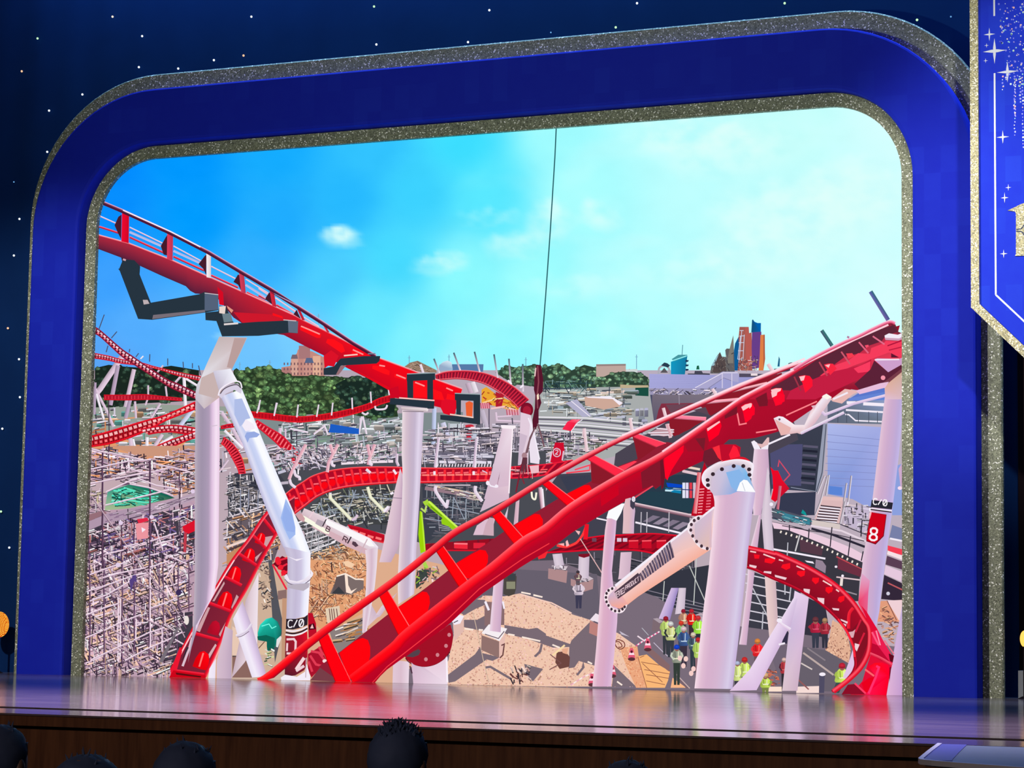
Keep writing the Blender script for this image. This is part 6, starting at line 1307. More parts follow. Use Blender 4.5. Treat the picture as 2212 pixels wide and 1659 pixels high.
poly('a 1550,1250 2209,1290 2209,1350 1650,1370', (206, 24, 44)); poly('a 1380,980 1440,1040 1450,1180 1400,1170', (214, 10, 36))
T = B.done()
B.part('fin', T, split=True)
for q in ('b 445,515 520,530 665,600 655,640 620,640 440,555', 'b 730,650 800,655 890,710 918,780 880,800 715,690', 'b 990,770 1050,775 1140,825 990,820', 'b 1210,930 1290,935 1390,990 1385,1035 1330,1020 1205,965', 'b 1440,1020 1500,1030 1565,1065 1560,1090 1440,1055', 'b 1640,1110 1700,1110 1780,1150 1785,1275 1640,1270', 'b 1850,1180 1940,1215 1970,1300 1860,1290', 'b 150,375 250,410 260,435 150,400', 'b 2000,1230 2080,1250 2080,1300 1990,1290'): poly(q, (255, 16, 26))
for s in ('b 1280,930 1340,940', 'b 1460,1030 1560,1070', 'b 1000,765 1110,815', 'b 1660,1110 1760,1150', 'b 1990,1170 2060,1200', 'b 450,515 650,600'): stroke(s, 3, (255, 150, 150))
B.done()
B.part('rail', T, label='thin pale middle rails')
for s in ('a 130,230 310,310', 'a 450,350 800,520', 'a 915,550 1230,720', 'a 1315,765 1580,900', 'a 1680,900 1920,1050', 'a 2000,1100 2209,1250', 'b 0,115 105,185', 'b 175,215 395,360', 'b 480,420 640,520'): stroke(s, 2.6, [(250, 236, 246), (226, 150, 176)])
for s in ('a 130,345 330,410', 'a 450,455 810,620', 'a 915,660 1240,810', 'a 1315,860 1600,990', 'a 1690,1040 1930,1160', 'b 0,190 80,230', 'b 190,290 370,395'): stroke(s, 4.4, [(255, 120, 140), (236, 40, 66), (110, 20, 40)])
for s in ('a 450,400 790,550', 'a 915,600 1220,740', 'a 1680,960 1900,1100'): stroke(s, 5, [(150, 180, 236), (206, 190, 226)])
B.done()
B.part('rail', T); stroke(SPT, 3, [(255, 200, 206), (226, 60, 84)]); B.done()
B.part('gusset', T, split=True)
for q in ('a 290,330 330,240 365,215 360,480 330,420', 'a 780,550 830,460 850,430 845,650 810,640', 'a 1180,740 1250,650 1265,640 1262,860 1230,790', 'a 1550,930 1600,850 1615,860 1630,1020 1600,960', 'a 1890,1100 1930,1040 1950,1060 1965,1170', 'b 70,230 120,160 130,200 150,290', 'b 370,390 405,340 420,380 450,440'): poly(q, (70, 26, 44))
B.done()
B.part('crosstie', T, split=True)
for q, c in (('a 370,185 445,205 440,520 362,500', (240, 8, 46)), ('a 848,408 912,422 905,702 845,688', (222, 60, 92)), ('a 1263,618 1312,632 1312,890 1266,880', (252, 240, 244)), ('a 1608,825 1662,842 1682,1052 1632,1042', (214, 60, 90)), ('a 1932,1015 1982,1040 2002,1192 1962,1182', (206, 40, 66)), ('b 118,132 165,168 190,312 150,302', (216, 40, 64)), ('b 402,318 436,332 492,452 462,452', (206, 36, 60)), ('b 668,480 700,490 752,582 728,582', (214, 44, 68)), ('b 925,640 960,660 1020,715 990,712', (216, 60, 84))): poly(q, [c, shade(c, .86), shade(c, .86), c])
B.done()
B.part('rail', T, label='dark maroon upper rail with pale edge'); s_ = 'a 150,85 370,178 880,410 1290,620 1640,830 1950,1010 2209,1165 b 130,155 420,315 700,495 1000,695 1240,835'; stroke(s_, 8.5, [(246, 190, 220), (110, 40, 76), (74, 24, 54), (70, 22, 46)]); stroke('a 380,170 880,395 1200,560', 2.4, (250, 240, 250)); B.done()
BK, BKT, BKG = (38, 52, 64), (86, 100, 110), (84, 98, 122)
FRM = []
B.part('work_frame', label='black hook shaped steel frame, highest of the four'); poly('a 380,690 500,700 562,765 556,850 675,1150 1190,1060 1245,1035 1390,1065 1390,1230 1250,1255 690,1332 540,1322 345,812 328,790 340,790', BK); poly('a 690,1325 1250,1250 1250,1225 700,1280', (120, 110, 120)); poly('a 1245,1052 1390,1068 1388,1225 1245,1238', BKG); stroke('a 1245,1048 1390,1065', 1.6, (214, 200, 206)); poly('a 590,1120 640,1120 660,1160 600,1170', (190, 176, 180)); stroke('a 380,690 410,700', 4, (206, 160, 170)); B.done()
B.part('work_frame', label='black steel frame on the neck of the left column'); poly('a 1252,1255 1390,1240 1400,1180 1470,1190 1540,1340 1560,1370 2120,1330 b 0,470 290,455 420,462 415,592 325,585 0,618 a 1430,1508 1370,1345 1255,1335', BK); poly('b 312,458 420,464 415,590 318,582', (96, 108, 128)); poly('a 1400,1190 1470,1185 1460,1270 1400,1260', (232, 214, 206)); poly('a 1480,1180 1550,1230 1530,1260 1490,1210', (226, 150, 130)); poly('a 1430,1270 1520,1260 1545,1350 1450,1360', (110, 130, 140)); stroke('a 1450,1380 1600,1368', 4, (226, 216, 216)); stroke('a 2080,1332 b 400,460', 2, (206, 190, 196)); B.done()
B.part('work_frame', label='black stepped steel frame below the middle of the track'); poly('b 870,858 1120,832 1290,832 1282,885 1250,912 880,932 832,1032 690,1032 690,962 800,942 850,880', BK); poly('b 870,935 930,930 850,1030 820,1030', (150, 110, 116)); stroke('b 905,828 1050,815', 3, (246, 206, 196)); stroke('b 1160,808 1240,806', 2.4, (120, 130, 150)); B.done()
B.part('work_frame', label='black square steel frame on top of the tall central column')
for q in ('b 1572,1025 1872,1012 1872,1085 1572,1098', 'b 1572,1030 1640,1030 1640,1280 1580,1280', 'b 1788,1020 1850,1020 1850,1390 1790,1390', 'b 1395,1278 1865,1305 1860,1390 1390,1342'): poly(q, BK)
stroke('b 1575,1022 1872,1010', 2, (150, 170, 176)); stroke('b 1490,1275 1865,1303', 3, (250, 196, 190)); B.done()
B.part('work_frame', label='lower black square steel frame beside the far hooped track')
for q in ('d 412,542 680,552 680,622 412,612', 'd 424,560 478,560 475,790 430,790', 'd 610,560 680,560 680,870 610,860', 'd 258,768 680,795 680,872 258,818'): poly(q, BK)
stroke('d 412,540 680,550', 2, (160, 176, 180)); stroke('d 360,762 610,796', 3, (236, 206, 196)); B.done()
B.part('support_column', label='short white pole above the square frame'); stroke('b 1715,920 1745,1005', 5, [W0, W1]); B.done()
# ---- right hand column with sign, red curl in front of it
EC = column('support_column', ('g 1850,0 1770,650 1650,1659 s 1560,700 1480,1380 t 1500,350 1400,900', 'g 2110,0 2040,800 1960,1480 s 1870,700 1780,1400 t 1730,500 1600,900'), [(226, 196, 216), (216, 180, 208), (206, 172, 206), (200, 170, 210), (190, 170, 216), (196, 184, 232)], 'white column with red flag sign at right')
B.part('red_glow', EC, label='pink tint from the red track on the column foot'); poly('s 1530,1000 1640,1100 1620,1250 1600,1659 1480,1400', [(224, 170, 204), (226, 150, 190), (232, 100, 150), (226, 90, 130), (240, 60, 100)]); B.done()
B.part('sign_band', EC, label='dark band reading C/0'); poly('s 1665,0 1955,38 1940,130 1650,100', (40, 40, 52)); letters('C/0', P('s 1685,58')[0], (8.2, 1.1), (1.0, -12.5), .28, 2.2, (250, 246, 250)); stroke('s 1650,118 1938,150', 3, W0); stroke('s 1650,130 1935,168', 2.6, (50, 30, 40)); B.done()
B.part('flag_sign', EC, label='red pointed flag with white 8'); poly('s 1650,165 1868,200 1830,495 1718,608 1592,565 1590,520', (120, 14, 30)); poly('s 1655,170 1860,204 1820,488 1712,592 1600,552 1600,510', (206, 2, 26)); letters('8', P('s 1635,545')[0], (15, 1.6), (2.6, -26), .1, 4.2, (250, 240, 244)); poly('s 1640,165 1665,160 1660,190 1640,260 1625,250', (250, 180, 190)); B.done()
B.part('support_column', label='corner of a lilac post at the right edge'); poly('t 2085,200 2110,200 2110,1560 1850,1560 1940,1000', [(206, 190, 226), (196, 176, 220), (190, 150, 206), (226, 180, 214), (206, 170, 220)]); poly('g 2030,1030 2110,900 2110,1320 2060,1300', (206, 170, 204)); blob(*P('g 2050,1290')[0], 5, 4, (250, 220, 240)); poly('t 1220,1300 1330,1000 1360,900 1400,1120 1290,1320', (226, 196, 230)); B.done()
B.part('support_column', label='white forked post inside the red curl'); poly('t 520,40 725,140 660,660 560,1490 340,1490 430,700 450,560', [(236, 214, 240), (226, 200, 230), (216, 186, 220), (206, 176, 196), (220, 196, 206), (226, 206, 226), (206, 186, 220)]); poly('t 520,120 560,160 470,540 -30,1480 t -420,1490 t -130,1180 280,500 330,440', [(240, 222, 246), (216, 196, 226), (206, 180, 216), (220, 190, 226), (226, 196, 226), (236, 214, 240), (240, 226, 246), (236, 216, 240)]); poly('t 415,620 345,760 335,790 410,810 430,640', (50, 46, 70)); stroke('t 272,470 340,530 460,600', 6, [W0, (226, 196, 226)]); blob(*P('t 300,470')[0], 6, 5, W0); stroke('t 290,820 380,800', 4, W0); B.done()
A, C = smooth('q 1500,520 1680,560 1850,600 s 400,740 800,920 1150,1140 1400,1380 1560,1620 t 1600,570 1612,750 1585,950 1480,1150 1300,1330 1080,1500'), smooth('q 1480,790 1600,830 s 300,1060 600,1190 850,1330 1050,1480 1230,1659 t 1280,640 1370,850 1390,1000 1400,1080 1390,1150 1340,1250 1200,1400 1060,1500')
B.part('coaster_track', label='red track curling forward to the lower right foot of the screen'); band(A, C, (172, 14, 40), 70, colb=(136, 14, 36)); poly('t 1300,650 1520,420 1580,650 1580,800 1500,1000 1400,1130 1400,900', (130, 18, 36)); poly('t 1300,640 1360,630 1400,600 1370,720 1330,720', (220, 170, 180)); T = B.done()
B.part('fin', T, split=True)
for q in ('s 60,740 140,750 130,800 70,800', 's 210,800 340,790 350,830 300,870 205,850', 's 450,880 555,860 555,930 500,955 430,920', 's 655,970 760,965 750,1030 700,1050 645,1010', 's 860,1060 950,1060 940,1120 900,1150 850,1100', 's 1040,1190 1130,1180 1120,1240 1080,1280 1035,1240', 's 1220,1320 1300,1300 1290,1370 1240,1400 1200,1370', 't 980,10 1080,0 1060,60 1000,70'): poly(q, (250, 16, 34))
stroke(smooth('t 1300,590 1310,380 1370,290'), 7, [(250, 40, 60), (220, 20, 44)]); stroke('t 1480,460 1400,640', 4, (206, 30, 60)); stroke('t 1530,650 1440,850', 4, (214, 30, 60))
for s in ('s 10,700 90,715', 's 190,740 350,800', 's 400,815 460,830', 's 1000,1100 1120,1170', 's 640,900 750,950', 's 1180,1220 1220,1250'): stroke(s, 3, (250, 206, 206))
for q in ('s 0,880 100,900 90,930 0,925', 's 200,970 300,975 295,1010 190,990', 's 345,1020 510,1060 490,1090 350,1050', 's 740,1210 825,1220 815,1280 750,1250', 's 930,1330 1020,1345 1000,1420 930,1380', 't 650,10 740,20 735,80 650,40', 't 845,140 950,150 945,240 870,180', 't 1060,290 1165,300 1160,330 1080,320', 't 1185,450 1290,490 1280,520 1190,470', 't 1390,800 1460,820 1420,920 1390,880', 't 1220,510 1270,530 1260,560'): poly(q, (240, 206, 214))
B.done()
B.part('rail', T); stroke(C, 5.5, [(220, 24, 50), (176, 10, 38), (140, 8, 30)]); stroke('t 1150,450 1280,640 1370,850 1390,1000', 4, (255, 40, 60)); B.done()
B.part('rail', T); stroke(A, 8, [(200, 10, 36), (236, 24, 50), (255, 90, 110), (220, 20, 50)], w2=11); B.done()
B.part('spine_tube', T, label='bright red spine tube coming forward'); poly('t 1480,250 1560,340 1720,600 1800,760 1950,1020 1930,1120 1900,1240 1850,1560 1330,1560 1500,1350 1560,1150 1640,900 1640,640', (226, 14, 54)); poly('t 1640,640 1720,600 1790,740 1940,1000 1920,1120 1640,940', (236, 30, 80)); poly('t 1640,800 1720,830 1890,1060 1780,1060 1620,960', (190, 10, 50)); poly('t 1590,1140 1680,1085 1780,1080 1870,1110 1895,1180 1890,1270 1840,1560 1540,1560 1600,1480 1690,1270', [(255, 0, 30), (255, 10, 30), (250, 10, 40), (255, 0, 50), (240, 0, 50), (255, 0, 40), (255, 0, 40), (255, 20, 80), (250, 0, 60), (255, 20, 80)]); poly('t 1490,1380 1600,1300 1680,1290 1600,1470 1540,1540', (236, 0, 30)); poly('t 1290,1400 1380,1390 1560,1540 1200,1550', (140, 14, 40)); stroke('t 1700,1130 1740,1150 1690,1300 1590,1530', 5, (255, 50, 110)); stroke(smooth('t 1610,950 1750,1010 1870,1080 1930,1120'), 6, [(255, 90, 120), (206, 10, 50)]); stroke('t 1540,1180 1670,1275', 4, (255, 100, 110)); stroke('t 1390,1380 1550,1530', 4, (255, 60, 100)); stroke('t 1640,640 1700,760 1740,830', 4, (255, 90, 130)); stroke('t 1700,620 1760,830', 3, (255, 140, 170)); stroke('t 1820,760 1960,960', 3, (236, 120, 140)); poly('t 1880,950 1960,980 1940,1080 1900,1060', (96, 10, 30)); poly('t 1895,1150 1920,1140 1890,1380 1890,1260', (120, 10, 40)); B.done()
# ---- crane cable and hook
B.part('crane_cable', label='thin crane cable hanging down the sky'); stroke('0 1203,276 1200,340 1190,500 1180,640 1173,730 1168,790', 2.6, (40, 96, 104)); o = B.done()
B.part('hook_block', o, label='dark maroon hook block and chains'); poly('d 1275,235 1325,240 1350,400 1345,520 1310,560 1330,640 1300,720 1300,850 1270,920 1240,940 1235,820 1260,700 1265,560 1250,500 1255,380', (88, 22, 44)); stroke('d 1290,250 1300,420 1285,560 1290,700', 3, (140, 70, 84)); stroke('d 1270,270 1260,360', 3, (226, 190, 190)); poly('d 1280,560 1300,540 1305,600 1285,610', (250, 226, 200))
for s in ('d 1260,900 1200,1050 1165,1180', 'd 1250,930 1210,1010 1180,1170', 'd 1290,860 1320,960 1360,1110'): stroke(s, 3.4, (120, 86, 96))
blob(*P('d 1150,1200')[0], 6, 7, (170, 130, 140), n=10); poly('d 1130,1220 1180,1220 1180,1300 1160,1400 1150,1320 1120,1400 1110,1330', (96, 50, 64)); stroke('d 1120,1290 1090,1440 1060,1590', 3, (130, 30, 50)); stroke('d 1150,1300 1130,1450 1150,1500', 3, (130, 40, 56)); stroke('d 1180,1290 1190,1400', 2.4, (200, 150, 160)); B.done()
# ---- the near track
NT_U = '0 560,1474 588,1457 698,1367 850,1258 941,1185 988,1148 1068,1105 1140,1060 1188,1031 1275,983 1345,948 1448,903 1527,868 1600,836 1690,800 1732,785'
NT_L = '0 745,1484 762,1470 850,1401 884,1367 1016,1263 1065,1226 1131,1171 1180,1142 1238,1094 1345,1029 1432,984 1547,904 1603,864 1690,818 1735,790'
NT_S = '0 690,1440 736,1408 785,1370 850,1319 916,1274 968,1234 989,1214 1049,1177 1114,1132 1170,1100 1224,1067 1280,1039 1332,1009 1378,992 1440,955'
NT_B = '0 800,1490 830,1452 968,1352 1037,1287 1131,1222 1188,1188 1242,1147 1314,1104 1414,1048 1447,1030 1522,995 1545,990 1570,950 1626,948 1686,932 1756,884 1850,836 1910,826'
A, C = resample(smooth(NT_S, 4), 60), smooth(NT_L, 4)
B.part('coaster_track', label='big bright red track sweeping across the front from lower left to upper right'); 
band(NT_S, '0 735,1495 762,1470 850,1401 884,1367 1016,1263 1065,1226 1131,1171 1180,1142 1238,1094 1345,1029 1432,984 1470,960', (146, 30, 52), 60)
for q in ('o 860,70 1230,290 1000,420 880,400', 'h 480,400 540,280 430,260 760,390 500,600', 'h 420,260 800,390 520,590', 'e 690,1440 1190,1420 800,1640 640,1640', 'e 660,1410 1140,1430 960,1560 740,1659', 'e 1130,1215 1600,1170 1240,1380 1100,1250', 'e 1530,1030 2208,790 2208,850 1650,1130 1240,1180', 'h 940,30 1370,60 1020,260'): poly(q, (140, 26, 42))
poly('e 1000,1300 1170,1260 1220,1370', (90, 70, 84)); poly('e 380,1620 550,1540 730,1560 720,1640 600,1659', (190, 150, 160)); 
for s in ('e 390,1610 740,1600', 'e 500,1550 740,1570', 'e 420,1640 720,1640'): stroke(s, 2, W0)
stroke('e 650,1490 700,1659', 6, [(240, 200, 206), (214, 150, 166)])
# face of the spine beam under the lower rail
Lr = resample(smooth('0 745,1484 762,1470 850,1401 884,1367 1016,1263 1065,1226 1131,1171 1180,1142 1238,1094 1345,1029 1432,984 1547,904 1603,864 1690,818 1735,792 1840,738 1945,703', 4), 70); Lb = resample(P(NT_B), 70); mid = [((a[0] + b[0]) / 2, (a[1] + b[1]) / 2) for a, b in zip(Lr, Lb)]
c_up = [mixc((226, 0, 30), (150, 20, 46), min(1, max(0, (i / 69 - .45) * 2.6))) for i in range(70)]; c_lo = [mixc((190, 4, 36), (170, 16, 46), i / 69) for i in range(70)]
B.up(); B.add(Lr + mid, c_up + c_lo, [(i, i + 1, 70 + i + 1, 70 + i) for i in range(69)]); B.add(mid + Lb, c_lo + [shade(c, .96) for c in c_lo], [(i, i + 1, 70 + i + 1, 70 + i) for i in range(69)])
stroke('0 806,1482 838,1440 968,1338 1037,1272 1131,1207 1188,1174', 2, (250, 60, 70)); stroke('h 420,1130 720,935', 3, (236, 70, 90))
poly('h 540,760 800,590 830,800 860,900 740,990 700,940 560,990', (130, 24, 44)); poly('h 800,600 840,580 870,800 850,960 820,1000', (110, 22, 40)); poly('o 1000,560 1240,430 1250,560 1010,720', (206, 4, 34)); poly('h 1130,380 1420,180 1470,340 1430,470 1180,480', (160, 18, 42)); poly('h 1280,300 1420,290 1400,470', (120, 28, 44)); poly('h 1400,470 1530,420 1640,600 1450,680 1380,600', (110, 30, 48))
T = B.done()
B.part('spine_end', T, label='curved end of the track at the upper right'); poly('f 700,1190 900,1060 1250,890 1500,780 1700,680 1900,600 1990,640 2010,700 2030,740 2110,770 2110,1080 1900,1290 1700,1450 1500,1540 1250,1500 900,1659 0,1659 0,1640', [(180, 30, 60)] * 3 + [(130, 34, 56)] * 4 + [(96, 36, 56)] * 2 + [(206, 50, 80)] + [(236, 60, 90)] * 2 + [(150, 24, 50)] * 4 + [(190, 24, 56)] * 4)
poly('f 720,1250 900,1130 1300,930 1700,730 1960,650 2020,740 1850,800 1800,870 1620,930 1500,1030 1300,1080 1150,1190 980,1330 800,1450 600,1540 280,1530 330,1460', (92, 38, 56))
poly('f 1350,1130 1480,1030 1640,1040 1660,960 1820,900 1860,860 2000,870 2100,840 2100,1060 2040,1080 1900,1020 1660,1110 1420,1200 1100,1340 960,1340 1100,1230 1200,1180', (246, 60, 92)); poly('f 860,1390 1100,1290 1500,1200 1660,1110 1650,1250 1520,1370 1250,1500 900,1659 500,1659 560,1540', (196, 30, 66)); poly('f 1420,1240 1650,1140 1640,1280 1480,1300', (250, 60, 96))
poly('f 1650,1250 1700,1130 1880,1280 2100,1170 2100,1230 1810,1440 1500,1530 1430,1450', (92, 34, 56)); poly('f 1700,1120 1740,1100 2040,1110 2100,1080 2100,1170 1890,1290', (206, 160, 206)); stroke('f 1710,1120 2040,1115', 3, W0); poly('f 1840,790 1900,760 2020,780 2090,750 2080,800 2040,850 1850,840', W0); poly('f 1850,820 2040,830 2090,800 2080,840 2030,860 1850,850', (206, 160, 186)); poly('f 1930,1030 2040,1090 1930,1090', (96, 24, 50)); stroke('f 1880,930 2100,850', 2.6, (170, 20, 60)); stroke('f 1900,990 2100,940', 2.6, (190, 30, 66)); stroke('f 1680,800 1840,910', 3.4, (226, 110, 140)); stroke('f 1490,880 1620,1030', 3.4, (226, 100, 130)); stroke('f 1250,1010 1370,1180', 3.4, (206, 90, 110)); stroke('f 950,1150 1060,1340', 3.4, (190, 70, 90)); stroke('f 610,1350 700,1540', 3.4, (160, 50, 70)); blob(*P('f 1820,1365')[0], 5, 5, (246, 150, 170))
poly('f 1810,1440 2100,1220 2100,1290 1840,1480', (120, 60, 74)); B.done()
B.part('fin', T, split=True)
for q in ('l 1480,1265 1560,1200 1700,1095 1800,1060 1870,1090 1900,1180 1900,1300 1875,1420 1640,1620 1600,1600', 'n 200,575 400,450 530,365 590,375 625,430 632,520 600,650 380,880', 'm 990,1495 1200,1370 1310,1310 1390,1320 1425,1390 1420,1480 1380,1570 1230,1700 1100,1700', 'm 1780,975 2050,825 2130,830 2165,900 2170,970 1930,1170', 'o 0,890 110,820 170,830 215,900 215,950 0,1110', 'o 530,555 780,430 850,430 885,490 700,680'): poly(q, (255, 4, 14))
poly('o 1200,200 1460,100 1500,110 1310,240', (255, 60, 84))
for q, c in (('h 860,520 1125,370 1120,480 960,730 900,870 870,820 855,640', (255, 6, 40)), ('h 1430,165 1620,50 1640,130 1600,250 1470,345', (255, 0, 36)), ('e 1650,1250 1700,1220 1790,1200 1835,1290 1790,1420 1710,1480 1680,1330', (255, 4, 40)), ('e 2060,1020 2120,1000 2208,1000 2240,1100 2208,1220 2120,1245', (255, 4, 40)), ('f 670,1345 750,1330 820,1340 858,1390 860,1480 760,1570 720,1430', (255, 20, 50)), ('f 1015,1185 1080,1170 1140,1175 1190,1240 1100,1330', (250, 40, 66)), ('f 1315,1035 1400,1030 1430,1070 1350,1110', (246, 60, 80)), ('f 1570,925 1620,915 1625,940 1590,960', (246, 80, 110)), ('g -10,130 40,140 75,200 70,290 0,330', (255, 4, 40)), ('g 290,-20 400,-10 480,20 480,110 360,170 330,100', (255, 10, 44))): poly(q, c)
for q in ('e 1655,1260 1710,1225 1790,1205 1800,1240 1680,1310', 'e 2060,1025 2130,1005 2200,1005 2190,1040 2080,1090', 'f 680,1350 760,1335 740,1400 700,1410', 'f 1030,1195 1100,1180 1080,1230', 'g 0,135 35,140 30,180 0,210', 'g 295,-15 380,-10 370,30 310,60', 'h 1440,165 1610,60 1620,80 1450,200'): poly(q, (255, 196, 200))  # highlights drawn on the upper left of the fins
for s in ('e 1600,1340 1630,1500 1730,1480', 'h 860,530 1115,385', 'g 500,300 920,110', 'g 90,535 370,490'): stroke(s, 3, (255, 130, 140))
for q in ('g 120,90 240,30 250,170 130,180', 'e 1430,1330 1600,1250 1600,1350 1430,1420', 'e 1850,1140 2000,1060 2020,1200 1900,1250'): poly(q, (120, 24, 42))
B.done()
B.part('crosstie', T, split=True)
for q, c in (('0 690,1380 709,1366 760,1474 726,1476', RB), ('0 819,1282 835,1268 890,1360 865,1376', (255, 6, 14)), ('0 943,1189 957,1177 1015,1259 995,1270', (255, 6, 14)), ('0 1062,1110 1076,1098 1136,1166 1115,1178', (255, 6, 16)), ('0 1168,1041 1181,1034 1249,1086 1232,1097', (255, 8, 26)), ('0 1265,989 1280,981 1349,1017 1330,1028', (255, 40, 70)), ('0 1358,939 1370,935 1440,958 1419,966', (255, 60, 90)), ('0 1444,903 1457,897 1527,902 1526,909', (255, 130, 160)), ('0 1517,873 1527,867 1602,860 1598,865', (255, 170, 190)), ('0 1574,849 1582,844 1658,826 1656,830', (255, 180, 196))):
    poly(q, c); p = P(q); stroke([p[1], p[2]], 1.8, mixc(c, (255, 190, 190), .6), up=False); stroke([p[0], p[3]], 2.2, shade(c, .72), up=False)
B.done()
B.part('rail', T); stroke(smooth('0 762,1470 850,1401 884,1367 1016,1263 1065,1226 1131,1171 1180,1142 1238,1094 1345,1029 1432,984 1547,904 1603,864 1690,818 1735,790', 4), 24, [(255, 30, 40), (255, 4, 14), (255, 0, 16), (196, 0, 24)], w2=11, col2=[(255, 214, 224), (255, 130, 150), (220, 40, 70), (150, 20, 46)]); stroke('0 1432,976 1547,897 1603,858 1690,812 1760,776 1850,733 1920,702', 4, (255, 206, 220)); B.done()
B.part('rail', T); stroke(smooth(NT_U, 4), 19, [(255, 60, 60), (255, 6, 14), (246, 0, 16), (130, 10, 34)], w2=7, col2=[(255, 226, 236), (255, 190, 206), (190, 40, 66), (120, 20, 44)]); stroke('0 1345,941 1448,897 1600,830 1690,795 1740,775', 4, (255, 222, 232)); B.done()
B.part('rail', T, label='pink top edge of the banked track end'); stroke(smooth('f 600,1250 900,1075 1250,900 1500,790 1700,690 1900,605 1985,625'), 7, [(255, 206, 226), (246, 120, 160), (190, 40, 76)]); B.done()
B.part('support_column', label='dark poles standing behind the banked track end'); stroke('f 1650,190 1890,580', 9, [(40, 110, 110), (76, 100, 160), (110, 100, 170)], col2=[(60, 80, 130), (96, 90, 160), (120, 100, 160)]); stroke('f 985,720 1125,930', 8, [(40, 120, 116), (70, 110, 120), (60, 70, 100)]); stroke('f 1350,800 1340,825', 5, (180, 120, 160)); B.done()
B.part('flange_disc', T, label='maroon bolted flange under the near track')
fl = smooth('n 290,1250 340,1310 430,1365 560,1388 700,1360 820,1290 905,1180 940,1050 945,940 925,860 900,815 780,900 600,1020', 5)
poly(fl, (162, 16, 38)); poly('n 310,1250 410,1180 480,1150 505,1180 480,1230 400,1260', (84, 66, 76))
for q in ('n 895,955', 'n 852,1105', 'n 736,1228', 'n 578,1288'): blob(*P(q)[0], 4, 4.4, (206, 130, 140), n=9)
stroke(smooth('n 300,1270 340,1320 430,1372 560,1394 700,1366 820,1296 905,1186'), 2, (96, 20, 36)); B.done()
B.part('support_column', label='white stub column under the bolted flange'); poly(smooth('n 380,1330 430,1368 560,1392 700,1364 820,1294 865,1240', 4) + P('n 875,1659 405,1659'), [(214, 186, 206)] * 8 + [(232, 206, 222)] * 13 + [(240, 222, 236), (222, 190, 212)]); stroke('n 860,1260 870,1600', 4, (250, 240, 250)); stroke('n 360,1380 390,1480', 3, (80, 50, 70)); B.done()
# ---- white braces under the banked end
B.part('white_brace', label='white angled brackets under the banked track end'); poly('g 330,340 400,310 460,320 620,430 750,430 840,230 990,60 1000,30 1050,5 1120,50 1110,90 900,400 740,550 690,555 650,540 430,575', [(240, 220, 236), W0, W0, (250, 236, 240), (246, 230, 236), (236, 200, 210), (240, 214, 220), W0, W0, W0, (226, 196, 206), (220, 180, 196), (226, 190, 200), (226, 190, 200), (226, 186, 190), (226, 176, 180)]); poly('g 345,350 570,470 540,540 430,570', (232, 180, 176)); poly('g 985,45 1050,8 1115,50 1060,85', (252, 246, 236)); stroke('g 700,545 1290,260', 6, [W0, (206, 176, 214)]); stroke('g 990,250 1030,290 1420,140 1850,30', 6, [(240, 220, 240), (206, 180, 220)]); poly('g 1110,80 1300,-60 1500,-30 1400,20 1260,140 1130,110', (232, 184, 180)); stroke('g 1140,80 1340,-10', 4, W0); poly('g 840,170 910,160 880,220', (226, 180, 196)); blob(*P('g 410,355')[0], 2.4, 2.4, (110, 84, 100)); poly('f 1840,1480 2110,1260 2110,1659 1850,1659', [(226, 176, 160), (206, 170, 150), (216, 186, 200), (226, 190, 210)]); poly('f 1450,1540 1780,1440 1900,1420 1850,1500 1500,1590', (232, 190, 220)); B.done()
# ---- big white column on the right with bolted arm and the bent post
PC = column('support_column', ('o 1090,870 1060,1050 1010,1659 p 990,500 940,1150 890,1659', 'o 1220,900 1205,1100 1150,1659 p 1240,640 1200,1100 1145,1659'), [(240, 206, 220), (222, 176, 200), (218, 170, 198), (214, 172, 206), (226, 190, 220)], 'bent white post carrying the bolted arm')
B.part('cap', PC); poly('o 1080,880 1110,780 1290,680 1330,680 1280,810 1220,915 1150,885', (252, 252, 255)); B.done()
column('support_column', ('o 1340,620 1310,760 1310,900 1300,1090', 'o 1410,600 1475,760 1460,900 1455,1090'), [(226, 190, 196), (222, 184, 190), (206, 176, 206)], 'white post with dark tag behind the bent post')
B.part('tag_plate', B.last, label='dark tag with white 0'); poly('o 1405,640 1470,570 1470,720 1445,765 1405,720', (66, 62, 80)); letters('0', P('o 1435,650')[0], (5, 0), (0, -9), .1, 2.2, W0); B.done()
column('support_column', ('o 1275,1345 1250,1659 p 1240,200', 'o 1425,1340 1400,1659 p 1390,180'), [(226, 196, 212), (206, 176, 196)])
BC = column('support_column', ('h 1500,960 1550,1130 q 1000,420 940,1000 r 1060,150 895,1600', 'h 2010,830 2100,1030 q 1560,0 1480,700 1380,1659 r 1500,1610'), [(246, 220, 232), (226, 190, 212), (216, 178, 206), (214, 178, 206), (214, 182, 210), (210, 188, 218), (216, 204, 232), (198, 176, 216)], 'stout white column on the right carrying the near track')
B.part('column_head', BC, label='bluish domed head of the column'); poly('h 1450,960 1470,800 1600,660 1760,620 1920,650 2000,770 2100,1030 1860,1020 1760,1060 1540,1080', [(216, 200, 216), (214, 196, 216), (206, 196, 220), (196, 196, 226), (170, 190, 230), (120, 186, 236), (190, 190, 214), (130, 170, 226), (150, 180, 230), (206, 190, 214)]); poly('h 1700,760 1880,720 1990,870 1900,890 1850,1020 1770,960', (136, 182, 234)); poly('h 1845,1015 1890,900 1940,860 1990,870 2060,960 2102,1032', (252, 252, 255)); stroke('h 1920,900 1960,1015', 1.4, (190, 196, 214)); B.done()
B.part('flange', BC, label='bolted ring flange on the column head')
